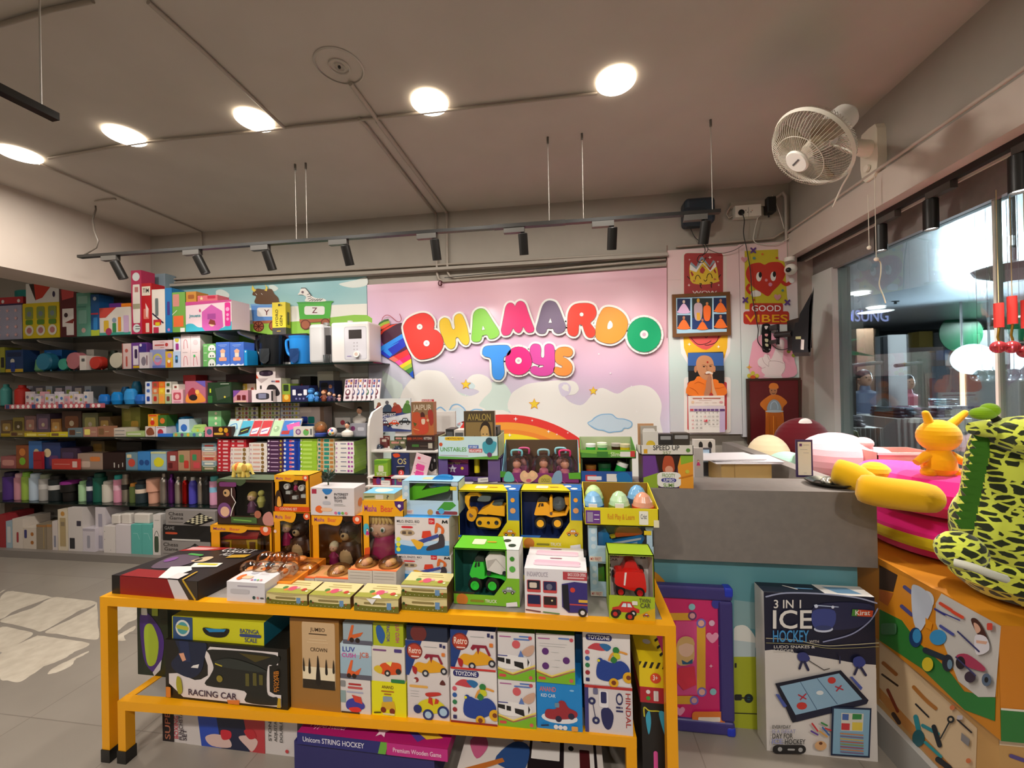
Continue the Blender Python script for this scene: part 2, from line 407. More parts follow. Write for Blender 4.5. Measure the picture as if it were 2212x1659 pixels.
def pipe(label,pts,r=.009,k='a79c90',name='conduit',cat='conduit',clips=0):
 m=MB();m.tube(pts,r,k,8)
 return tag(m.build(name),label,cat)
cz=CZ-.012
def cp(px,py):p=ceil(px,py);return(p.x,p.y,cz)
pipe('long thin conduit running from the leftmost ceiling lamp to the one by the fan',[cp(105,338),cp(240,314),cp(325,301),cp(530,282),cp(620,271),cp(790,253),cp(980,232),cp(1290,197)],.008)
pipe('conduit slanting across the ceiling from the top edge to the junction',[cp(320,-2),cp(430,97),cp(615,272)])
pipe('wide conduit from the round ceiling plate to the wall',[cp(757,175),cp(815,255),cp(965,457)],.012)
def cw(px,py,Y=3.33):p=aY(px,py,Y);return p
pipe('left conduit of the pair crossing to the wall and dropping down it',[cp(775,252),cp(791,267),cp(939,457),cw(941,462),cw(944,590),cw(948,603),cw(958,608),cw(1440,573)],.011)
pipe('right conduit of the pair bending along the wall top',[cp(815,258),cp(962,455),cw(965,462),cw(967,588),cw(972,597),cw(985,601),cw(1438,560)],.011)
pipe('thin conduit from the leftmost ceiling lamp to the back wall',[cp(85,350),cp(432,497),cw(435,500),cw(436,532)],.007)
pipe('short conduit stub feeding the spotlight rail',[cp(250,427),cp(205,432)],.007)
pipe('dark cable hanging from the ceiling stub to the rail end',[aY(205,432,2.75),aY(207,452,2.7),aY(200,475,2.65),aY(204,500,2.6),aY(212,520,2.6),aY(208,535,2.6),aY(178,553,2.6)],.006,'6a6158','cable','cable')
pipe('thin conduit crossing the top left corner of the ceiling',[cp(-60,55),cp(0,47),cp(110,15),cp(200,-5)],.009,'8f8578')
for k,(a,b)in enumerate((((360,604),(1440,545)),((360,611),(1440,553)))):
 pipe('horizontal conduit along the wall above the murals, %s one'%('upper','lower')[k],[cw(*a),cw(*b)],.010)
m=MB();m.box(cw(358,600).x,cw(1440,545).x,3.28,3.35,aY(900,584,3.3).z-.012,aY(900,584,3.3).z+.012,M_WALL);tag(m.build('cable_trunking'),'grey ledge trunking running along the wall above both murals','trunking')
pipe('thin black cable sagging over the wall conduits above the mural',[cw(960,600,3.3),cw(1150,582,3.3),cw(1260,566,3.3),cw(1440,548,3.3)],.003,'333','cable','cable')
m=MB();c=cw(951,612,3.32)
for q in range(3):m.tube([c+Vector((math.cos(t*.5)*(.018-q*.003),-.004*q,math.sin(t*.5)*.022))for t in range(13)],.004,'5a2028')
tag(m.build('cable_coil'),'small dark red coil of cable at the mural top edge','cable')
# round cover plate on the ceiling
p=ceil(733,143);m=MB()
m.lathe([(.104,-.0045),(.106,-.007),(.112,-.003)],'bbb3a9',(p.x,p.y,CZ),48,cap=False)
m.lathe([(.020,-.0045),(.022,-.008),(.024,-.0045)],'c0b8ae',(p.x,p.y,CZ),24,cap=False);m.lathe([(.042,-.0045),(.045,-.008),(.048,-.0045)],'c0b8ae',(p.x,p.y,CZ),24,cap=False);m.ball((p.x,p.y,CZ-.005),.007,'222')
tag(m.build('ceiling_plate'),'round plaster plate with rings and a dark centre on the ceiling','ceiling plate')
# ------------------------------------------------------------------ spotlight rails
def spotlight(c,aim,label,grp,on=0,aim_p=None,L=.13,k='151311'):
 """c: rail underside point; aim: direction of the barrel"""
 t=thing('track_spotlight',label,'spotlight',c,grp)
 ax=Vector(grp_ax[grp]);m=MB();c=Vector(c)
 M=ax.to_track_quat('X','Z').to_matrix().to_4x4();M.translation=c
 m.box(-.075,.055,-.016,.016,-.034,.0,'4a4743',M=M);m.build('adapter',t)
 m=MB();st=c+ax*.045+Vector((0,0,-.034));m.cyl(st,st+Vector((0,0,-.028)),.008,'555');m.build('stem',t)
 d=Vector(aim).normalized();b=st+Vector((0,0,-.045));p0=b-d*L*.3;p1=b+d*L*.7
 m=MB();Q=d.to_track_quat('Z','Y').to_matrix().to_4x4()
 m.lathe([(.024,0),(.029,.004),(.029,L),(.025,L),(.024,L-.012),(.001,L-.012)],k,p0,20,Q);m.build('barrel',t)
 m=MB();m.lathe([(.001,L-.010),(.023,L-.010)],'fff8f0_e' if on else 'fff8f0_s',p0,16,Q);m.build('lens',t)
 if aim_p is not None:lamp('SPOT',p0+d*(L+.01),SPOT_POWER*(on or 1),(1,.93,.85),.02,aim_p,1.25,.9)
RY=2.45
ORDW='first second third fourth fifth'.split();SPT=(1.6,2.8,2.8,2.8,2)
rz=aY(800,506,RY).z
a,b=aY(172,555,RY),aY(1555,457,RY)
grp_ax={'spotlights on the long rail':(b-a).normalized()}
t=thing('light_rail','long black spotlight rail hung on wires before the back wall','light rail',a)
M=(b-a).to_track_quat('X','Z').to_matrix().to_4x4();M.translation=a;Lr=(b-a).length
m=MB();m.box(0,Lr,-.017,.017,-.010,.010,'100e0c',M=M);m.build('rail',t,bevel=.002)
m=MB();m.box(Lr*.70,Lr*.80,-.019,.019,-.012,.012,'1c1916',M=M);m.build('joint_cover',t)
for px,py in((640,388),(663,386),(1187,342),(1261,333),(1540,309)):
 q=a+(b-a)*((aY(px,500,RY).x-a.x)/(b.x-a.x))
 m=MB();m.cyl(q,(q.x,q.y,CZ),.0022,'9a948c',n=6);m.cyl((q.x,q.y,CZ-.04),(q.x,q.y,CZ),.007,'6a655e',n=8);m.build('wire',t)
AIM=((252,(.25,.3,-1),(-3.2,3.2,1.4)),(430,(.3,.3,-1),(-2.6,3.1,1.8)),(578,(.15,.3,-1),(-1.9,3.1,1.4)),(748,(.08,.35,-1),(-1.3,3.3,1.4)),
(940,(.03,.3,-1),(-.5,3.35,1.5)),(1130,(.02,.35,-1),(.2,3.35,1.6)),(1323,(-.02,.4,-1),(.7,3.35,1.6)),(1524,(-.05,.35,-1),(1.2,3.3,1.5)))
for i,(px,d,tp)in enumerate(AIM):
 x=aY(px,520,RY).x-.045;q=a+(b-a)*((x-a.x)/(b.x-a.x))+Vector((0,0,-.010))
 spotlight(q,d,'%s black spotlight from the left on the long rail'%('first','second','third','fourth','fifth','sixth','seventh','eighth')[i],'spotlights on the long rail',0,tp)
 # left hanging rail end
a2,b2=aZ(-60,163,2.55),aZ(121,254,2.55)
t=thing('light_rail','black rail end hanging from a rod at the upper left','light rail',b2)
M2=(b2-a2).to_track_quat('X','Z').to_matrix().to_4x4();M2.translation=a2
m=MB();m.box(-1.2,(b2-a2).length,-.018,.018,-.014,.014,'1c1a18_g',M=M2);m.build('rail',t)
q=a2+(b2-a2)*.8;m=MB();m.cyl(q,(q.x,q.y,CZ),.003,'a9a298',n=6);m.build('rod',t)
# window rail on the right under the beam
grp_ax['spotlights over the shop window']=Vector((0,1,0))
t=thing('light_rail','black spotlight rail under the beam over the shop window','light rail',(1.79,1.5,2.41))
m=MB();m.box(1.77,1.80,-3,3.33,2.41,2.44,'171513');m.build('rail',t)
m=MB();m.box(1.805,1.815,-3,3.3,2.40,2.41,'c9bfb2');m.build('edge_strip',t)
for px,py,lb in((1902,480,'small lit black spotlight under the beam, beside the fan cord'),(2010,430,'middle lit black spotlight under the beam over the window'),(2200,340,'nearest black spotlight under the beam at the right edge')):
 c=aX(px,py,1.785)
 spotlight((1.785,c.y-.045,2.41),(-.02,-.02,-1),lb,'spotlights over the shop window',4,(1.5,c.y-.1,.6),.15)
for y in(-.3,-1.8):spotlight((1.785,y,2.41),(0,0,-1),'black spotlight over the window behind the camera, %s'%('nearer' if y>-1 else 'farther'),'spotlights over the shop window',3,(.9,y,.5),.15)
# conduits on the right
pipe('conduit running along the beam above the shop window',[(1.69,-3,2.635),(1.69,3.3,2.635)],.009,'b8aca0')
pipe('vertical conduit in the corner beside the shop window',[aY(1690,415,3.32),aY(1697,425,3.32),aY(1700,563,3.32)],.012,'b0a69a')
pipe('short conduit elbow at the ceiling corner',[aY(1688,418,3.33),aY(1672,430,3.33)],.01,'b0a69a')
pipe('horizontal conduit above the poster panels',[cw(1460,533),cw(1670,515),cw(1692,500)],.010)
# unseen rail of spotlights added behind the camera to brighten the table
grp_ax['spotlights behind the camera']=Vector((1,0,0))
t=thing('light_rail','black spotlight rail hung behind the camera, facing the table','light rail',(-.8,-.35,2.6))
m=MB();m.box(-3.2,1.4,-.367,-.333,2.6,2.62,'2b2825');m.build('rail',t)
for x in(-3,1.2):m=MB();m.cyl((x,-.35,2.62),(x,-.35,CZ),.003,'9a948c',n=6);m.build('wire',t)
for i,(x,tx)in enumerate(((-2.7,-2.6),(-1.7,-1.5),(-.8,-.8),(.1,-.1),(1.0,.7))):
 spotlight((x-.045,-.35,2.6),(tx-x,1.9,-2),'%s spotlight behind the camera'%ORDW[i],'spotlights behind the camera',SPT[i],(tx,1.6,.7),.15)
 # ================================================================== murals and sign on the back wall
WY=3.34
def gradmat(name,stops,axis=0,scale=1,noise=.25,rough=.25,base=(0,0)):
 m=bpy.data.materials.new(name);m.use_nodes=True;nt=m.node_tree;b=nt.nodes['Principled BSDF'];b.inputs['Roughness'].default_value=rough
 tc=nt.nodes.new('ShaderNodeTexCoord');sp=nt.nodes.new('ShaderNodeSeparateXYZ');nt.links.new(tc.outputs['Object'],sp.inputs[0])
 n=nt.nodes.new('ShaderNodeTexNoise');n.inputs['Scale'].default_value=1.6;n.inputs['Detail'].default_value=1;nt.links.new(tc.outputs['Object'],n.inputs[0])
 a=nt.nodes.new('ShaderNodeMath');a.operation='MULTIPLY_ADD';a.inputs[1].default_value=scale;a.inputs[2].default_value=base[0];nt.links.new(sp.outputs[axis],a.inputs[0])
 c=nt.nodes.new('ShaderNodeMath');c.operation='MULTIPLY_ADD';c.inputs[1].default_value=noise;nt.links.new(n.outputs[0],c.inputs[0]);nt.links.new(a.outputs[0],c.inputs[2])
 r=nt.nodes.new('ShaderNodeValToRGB');e=r.color_ramp.elements
 for i,(p,h)in enumerate(stops):
  q=e[i]if i<2 else e.new(p);q.position=p;q.color=rgb(h)
 nt.links.new(c.outputs[0],r.inputs[0]);nt.links.new(r.outputs[0],b.inputs[0]);MATS[name]=m
 return m
gradmat('pinkmural',((0,'d6e6e2'),(.3,'d0dcea'),(.5,'dcd6ea'),(.72,'e4c4e0'),(1,'e6b8c6')),2,.62,.25,.22,(-.32,0))
nt=MATS['pinkmural'].node_tree;nt.nodes['Separate XYZ'];a_=[n for n in nt.nodes if n.type=='MATH'][0];ad=nt.nodes.new('ShaderNodeMath');ad.operation='MULTIPLY_ADD';ad.inputs[1].default_value=.18
nt.links.new(nt.nodes['Separate XYZ'].outputs[0],ad.inputs[0]);nt.links.new(nt.nodes['Separate XYZ'].outputs[2],a_.inputs[0])
ad2=nt.nodes.new('ShaderNodeMath');nt.links.new(a_.outputs[0],ad.inputs[2]);c_=[n for n in nt.nodes if n.type=='MATH'][1];nt.links.new(ad.outputs[0],c_.inputs[2]);nt.nodes.remove(ad2)
gradmat('skymural',((0,'d2d6cf'),(.35,'bfd6d2'),(1,'8fc0c6')),2,1.5,.3,.3,(-.35,0))
p0,p1=aY(793,615,WY),aY(1441,578,WY)
m=MB();m.box(p0.x,p1.x,WY,3.349,.3,(p0.z+p1.z)/2,'pinkmural')
F=PX(m,780,560,3.253,WY,.0006,.0002)
F.draw('''p dcebe6 150,780 290,880 300,960 230,990 150,860
c d8ebe4 560,860 700,940 820,960 900,870 1000,870 1060,960 1050,1060 960,1090 760,1090 600,1000
c f4f2ee 280,960 330,870 420,790 500,780 580,800 640,880 700,950 770,960 830,930 770,900 740,860 780,815 850,810 910,850 915,920 860,980 830,1030 870,1060 700,1100 560,1100 300,1200 250,1130
c d4e9ee 720,880 760,860 800,885 790,910 750,905
c f4f2ee 1060,1090 1050,960 1120,900 1200,870 1380,850 1420,850 1500,860 1530,910 1500,950 1430,960 1480,1010 1560,1020 1640,930 1700,905 1800,945 1880,900 1980,885 2060,920 2110,1010 2100,1120 2070,1300 1500,1330 1400,1300
c dcd4ea 1390,880 1440,865 1475,900 1460,950 1420,965 1395,930
p f4f2ee 1420,880 1450,880 1460,930 1430,920
c f4f2ee 1410,900 1440,880 1460,900 1440,925
p f6f4ef 250,1100 560,1100 700,1060 1000,1060 1100,1100 1600,1300 2080,1300 2080,1700 250,1700
S 8fc4ee 9 525,1060 560,1040 610,1075 640,1030 680,1020 720,1045 745,1075 800,1055 850,1060
c dcecf6 540,1090 600,1070 690,1040 740,1090 700,1180 640,1230 540,1220''')
# rainbow as rings
def ringpoly(c,r0,r1,a0,a1,k,n=26):
 for i in range(n):
  t0,t1=a0+(a1-a0)*i/n,a0+(a1-a0)*(i+1)/n
  F.o-=F.st
  F.poly(k,[(c[0]+r0*math.cos(t0),c[1]-r0*math.sin(t0)),(c[0]+r1*math.cos(t0),c[1]-r1*math.sin(t0)),(c[0]+r1*math.cos(t1),c[1]-r1*math.sin(t1)),(c[0]+r0*math.cos(t1),c[1]-r0*math.sin(t1))])
 F.o+=F.st
for r0,r1,k in((850,905,'e93a34'),(800,850,'f5a13a'),(770,800,'ef8a34'),(700,770,'f6e02a'),(640,700,'5cc23a'),(590,640,'3a8ae0'),(540,590,'7a4ac0')):
 ringpoly((1010,1995),r0,r1,.75,2.35,k)
F.draw('''c 8cbfe6 1590,1150 1620,1130 1640,1110 1680,1090 1720,1085 1765,1088 1800,1115 1850,1120 1900,1140 1905,1170 1880,1190 1850,1190 1830,1210 1780,1215 1740,1220 1700,1205 1660,1200 1620,1180
c cfe3f3 1596,1152 1624,1136 1645,1117 1682,1097 1720,1092 1762,1095 1796,1121 1848,1127 1893,1145 1897,1168 1876,1183 1846,1183 1826,1203 1778,1208 1740,1212 1704,1198 1664,1193 1626,1174
* e8963a 737,880 38;* f8d83a 737,880 31;* e8963a 1217,1018 42;* f8d83a 1217,1018 35;* e8963a 1631,925 32;* f8d83a 1631,925 26
+ ffffff 1087,1122 16;+ ffffff 1203,1133 9;+ ffffff 1045,1235 15;+ ffffff 1318,1210 14;+ ffffff 1376,1230 8;+ ffffff 1453,1219 8
+ ffffff 1670,667 9;+ ffffff 1752,801 9;+ ffffff 1898,893 8;+ ffffff 643,832 8;+ ffffff 735,955 8;+ ffffff 1935,1070 7;+ ffffff 700,730 6;+ ffffff 865,700 6''')
tag(m.build('wall_mural'),'pastel pink and white cloud mural with rainbow behind the shop sign','mural')
p0,p1=aY(356,620,WY),aY(792,597,WY)
m=MB();m.box(p0.x,p1.x-.002,WY,3.349,1.6,(p0.z+p1.z)/2,'skymural')
F=PX(m,400,580,5.267,WY)
F.draw('''c dfe6e0 1750,180 1850,150 1950,130 2060,100 2065,190 1900,220;c d8e4e0 350,260 420,240 500,290 480,340 380,340;c d5e2de 950,200 1010,190 1060,230 1000,260
p e6e4dc -100,480 700,450 2070,400 2070,640 -100,640;p a8aeb0 620,600 1000,570 1000,640 620,650
c 8dc24a -100,760 100,650 600,640 1300,600 2070,530 2090,760 2090,900 -100,950
p 5f93d6 750,405 1085,395 1070,590 770,610;p 7cacd8 745,405 1090,390 1090,415 748,425;R e8e4e0 820,445 1060,548
t 6a2430 Y 900,530,0 0 0'''.replace('t 6a2430 Y 900,530,0 0 0','t 6a2430 Y 900 530 62 60')+'''
p a8613e 770,600 1080,585 1080,620 772,630;e 6a2c22 840 660 62;e a05a3e 840 660 50;s 4a1c16 8 790,660 890,660;s 4a1c16 8 840,610 840,710;s 4a1c16 8 805,625 875,695;s 4a1c16 8 875,625 805,695;e 6a2c22 1015 655 60;e a05a3e 1015 655 48
c 5a3a1c 808,400 812,320 770,300 790,250 830,230 900,240 985,235 1020,290 1060,330 1070,370 1065,400
p e0c84a 790,270 760,240 770,190 795,235 815,245;p e0c84a 905,250 925,225 912,180 945,220 935,260;s fff 4 808,285 820,300;s fff 4 872,285 884,298
p 4fae3e 1290,400 1670,390 1650,575 1310,590;p 3f9c38 1270,385 1290,405 1680,390 1695,372 1660,370;R e6e4de 1362,430 1592,528;t 6a2430 Z 1448 508 62 62
p a8613e 1305,580 1650,570 1650,600 1310,625;e 6a2c22 1375 640 58;e a05a3e 1375 640 46;e 6a2c22 1600 620 52;e a05a3e 1600 620 40
c e8e4de 1320,240 1370,225 1410,270 1440,310 1500,340 1580,345 1600,375 1380,378 1385,330 1340,300 1290,300 1310,270
s 2c2a2c 9 1330,225 1375,225 1410,265 1440,310;s 2c2a2c 6 1395,300 1425,290;s 2c2a2c 6 1400,325 1440,315;s 2c2a2c 6 1405,350 1445,335;s 2c2a2c 6 1420,372 1465,345;s 2c2a2c 6 1450,372 1485,350;s 2c2a2c 6 1480,372 1515,350;s 2c2a2c 6 1510,370 1545,348;s 2c2a2c 6 1540,370 1570,348;e 6a5560 1345 272 14''')
tag(m.build('wall_mural'),'blue sky mural with alphabet train wagons above the glass shelves','mural')
# ------------------------------------------------------------------ the cut-out sign
SY=3.315
L1,L2,L3=(800,660,10.05),(1000,640,9.217),(1220,640,10.05)
def pl(s):return[tuple(map(float,q.split(',')))for q in s.split()]
def circ(x,y,a,b,n=24):return[(x+a*math.cos(2*PI*i/n),y+b*math.sin(2*PI*i/n))for i in range(n)]
LET={
'B':(L1,'f0372c',"735,400 800,300 930,215 1080,165 1200,165 1300,215 1370,310 1392,400 1376,500 1390,522 1460,550 1550,650 1590,780 1560,930 1470,1050 1330,1130 1180,1165 1080,1170 980,1120 900,1020 830,880 770,720 725,560 715,460",((1072,462,62,20),(1222,820,66,20))),
'H':(L1,'f5cb30',"1500,400 1520,320 1600,265 1690,290 1740,380 1770,480 1805,520 1835,480 1820,360 1830,240 1900,180 1980,190 2040,290 2090,430 2130,600 2150,760 2110,850 2040,850 1970,790 1920,710 1880,690 1850,730 1855,830 1820,910 1750,945 1680,910 1620,830 1560,690 1510,520",()),
'A':(L2,'8bd34c',"190,560 200,400 230,310 300,255 380,245 450,275 520,370 600,500 680,620 720,700 715,770 650,830 570,850 520,840 485,775 430,775 385,790 370,850 330,900 250,910 190,890 168,830 180,700",('T',(400,585,378,672,437,662))),
'M':(L2,'ee2f78',"760,680 780,560 820,350 850,210 900,140 970,130 1015,160 1038,195 1070,130 1130,93 1200,110 1250,170 1290,290 1350,460 1405,600 1418,660 1390,710 1310,725 1250,690 1200,610 1180,660 1140,720 1090,725 1040,695 1000,635 970,690 930,755 850,780 790,760",()),
'A2':(L2,'74617f',"1457,640 1500,480 1560,260 1610,150 1680,95 1760,90 1840,120 1890,190 1940,300 2000,460 2045,590 2030,670 1970,725 1880,740 1820,710 1790,645 1740,645 1680,645 1660,700 1620,740 1540,745 1480,710",('T',(1740,438,1770,526,1705,528))),
'R':(L3,'f4402f',"55,600 60,450 80,340 140,230 240,165 400,145 540,155 640,210 685,320 680,410 630,500 557,575 600,640 655,720 665,810 620,880 550,900 480,870 430,780 400,680 370,630 330,610 305,640 300,740 280,820 220,865 150,860 80,810 55,720",((365,395,42,0),)),
'D':(L3,'fb9a34',"760,380 820,280 900,235 1030,238 1170,290 1290,390 1360,520 1365,650 1320,800 1230,920 1110,1000 1000,1030 850,1010 720,950 665,860 665,720 700,520",('P',"985,530 1035,590 1030,670 960,715 925,690 940,590")),
'O':(L3,'00a86e',None,((1722,830,90,42),)),
'T':(L2,'3f9cfa',"385,1120 400,1040 460,990 600,975 800,968 900,980 950,1050 950,1120 900,1180 830,1200 810,1260 815,1380 828,1520 800,1610 750,1660 700,1665 640,1650 590,1580 575,1450 570,1330 555,1250 520,1220 440,1200 395,1160",()),
'O2':(L2,'fb2186',None,((1107,1282,66,27),)),
'Y':(L2,'d848a4',"1330,1110 1340,1020 1390,955 1460,945 1530,970 1555,1050 1550,1150 1555,1205 1587,1225 1618,1200 1622,1100 1625,1000 1670,950 1740,945 1800,980 1825,1060 1830,1200 1828,1400 1800,1500 1720,1570 1600,1590 1480,1580 1390,1545 1340,1490 1345,1430 1390,1395 1450,1390 1530,1420 1600,1400 1600,1375 1500,1365 1420,1335 1375,1290 1350,1200",()),
'S':(L2,'fb9743',"1840,1100 1900,1030 2000,1005 2100,1015 2170,1060 2185,1130 2150,1190 2080,1205 2010,1190 2000,1210 2060,1240 2140,1310 2180,1400 2160,1510 2080,1575 1970,1585 1870,1560 1805,1490 1815,1420 1870,1405 1950,1425 1980,1405 1960,1380 1890,1345 1840,1290 1830,1200",())}
def signword(keys,label,py):
 t=thing('sign_word',label,'shop sign',aY(1130,py,SY),'shop name sign')
 bk=MB();made=[]
 for q in keys:
  cr,col,pts,holes=LET[q]
  if pts is None:P=circ(1722,833,370,380)if q=='O' else circ(1110,1285,267,283)
  else:P=crom(pl(pts),True,4)
  W=lambda u,v,y=SY:aY(cr[0]+u/cr[2],cr[1]+v/cr[2],y)
  w3=[W(*p)for p in P];r=.0185
  for i,p in enumerate(w3):
   z=w3[(i+1)%len(w3)];d=(z-p);d.y=0
   e=Vector((0,(i%6)*.0004,0))
   if i%2==0:bk.prism([p+e+Vector((r*math.cos(2*PI*j/10),.0002,r*math.sin(2*PI*j/10)))for j in range(10)],(0,.012,0),'f4f2ee')
   if d.length>1e-6:
    nn=Vector((-d.z,0,d.x)).normalized()*r
    bk.prism([v+e for v in(p+nn,z+nn,z-nn,p-nn)],(0,.012,0),'f4f2ee')
  lm=MB();lm.prism([v+Vector((0,-.004,0))for v in w3],(0,.004,0),col)
  G=Face(lm,lambda u,v,W=W:W(u,v,SY-.004),(0,-1,0))
  G.stroke('4a3a40',P+[P[0]],5)
  G2=Face(lm,lambda u,v,W=W:W(u,v,SY-.004),(0,-1,0),.0012)
  if holes and holes[0]=='T':
   h=holes[1];G2.poly('4a3a40',[(h[0],h[1]-6),(h[4]+6,h[5]+4),(h[2]-6,h[3]+4)]);G2.poly('f4f2ee',[(h[0],h[1]),(h[4],h[5]),(h[2],h[3])])
  elif holes and holes[0]=='P':G2.poly('f4f2ee',crom(pl(holes[1]),True,4))
  else:
   for(x,y,a,b)in holes:
    G2.ell('4a3a40',x,y,a+4,a+4);G2.ell('f4f2ee',x,y,a,a)
    if b:G2.ell('d9b8cc',x,y,b,b)
  made.append(lm)
 bk.build('backing',t)
 for lm,q in zip(made,keys):
  o=lm.build('letter',t);o['label']={'B':'red letter B','H':'yellow letter H','A':'green letter A','M':'pink letter M','A2':'dark purple letter A','R':'red letter R','D':'orange letter D','O':'green letter O','T':'blue letter T','O2':'pink letter O','Y':'purple letter Y','S':'orange letter S'}[q]
signword(['O','D','R','A2','M','A','H','B'],'big bubble letters with white outlines spelling BHAMARDO on the mural',760)
signword(['S','Y','O2','T'],'smaller bubble letters with white outlines spelling TOYS, under the long word',820)
m=MB();W=lambda u,v:aY(800+u/10.05,660+v/10.05,3.325)
body=pl("110,740 160,600 260,500 430,415 600,392 690,400 760,700 830,950 885,1150 915,1350 945,1575 880,1530 760,1420 640,1310 520,1220 350,1130 190,1020 130,900")
m.prism([W(*p)for p in crom(body,True,3)],(0,.012,0),'3a2030')
F=Face(m,W,(0,-1,0))
F.draw('''p e8402c 113,730 180,600 300,500 450,425 600,392 520,430 300,560 200,680;p 4a1f38 115,730 250,620 520,430 690,400 700,620 150,940 106,800;p 8a4a90 170,720 230,680 250,800 300,860 210,890
p 2f93f4 150,940 690,615 720,700 190,1020;p 2438c4 190,1020 720,700 770,880 410,1150 340,1120;p 2f93f4 280,990 320,930 630,780 600,810 380,950 480,1060 430,1110;p 5a1f3c 400,1150 770,880 800,950 430,1160
p f53a3a 405,1155 800,950 855,1060 530,1228;p ff7a6a 400,1155 500,1100 620,1180 530,1228;p f0286e 535,1225 855,1060 890,1150 630,1308;p f560b0 535,1225 640,1180 720,1260 630,1308;p f7d72f 630,1308 890,1155 897,1245 690,1362
p a8cc44 690,1362 897,1245 910,1330 760,1412;p 4a8a48 760,1412 910,1330 928,1410 850,1482;p 1f5ad0 850,1482 928,1410 945,1575 895,1545
p 3f6a30 165,430 200,370 300,310 400,288 430,420 260,520;p 9cb83c 180,430 300,360 415,330 430,400 300,440 240,510;p e8573a 210,480 300,420 425,380 430,425 260,525
S a02c3a 13 255,330 280,260 350,210 430,225 500,280 570,340 630,355 675,320 665,240 640,185''')
tag(m.build('spinning_top_sign'),'cut-out sign of a rainbow striped spinning top left of the big letters','sign')
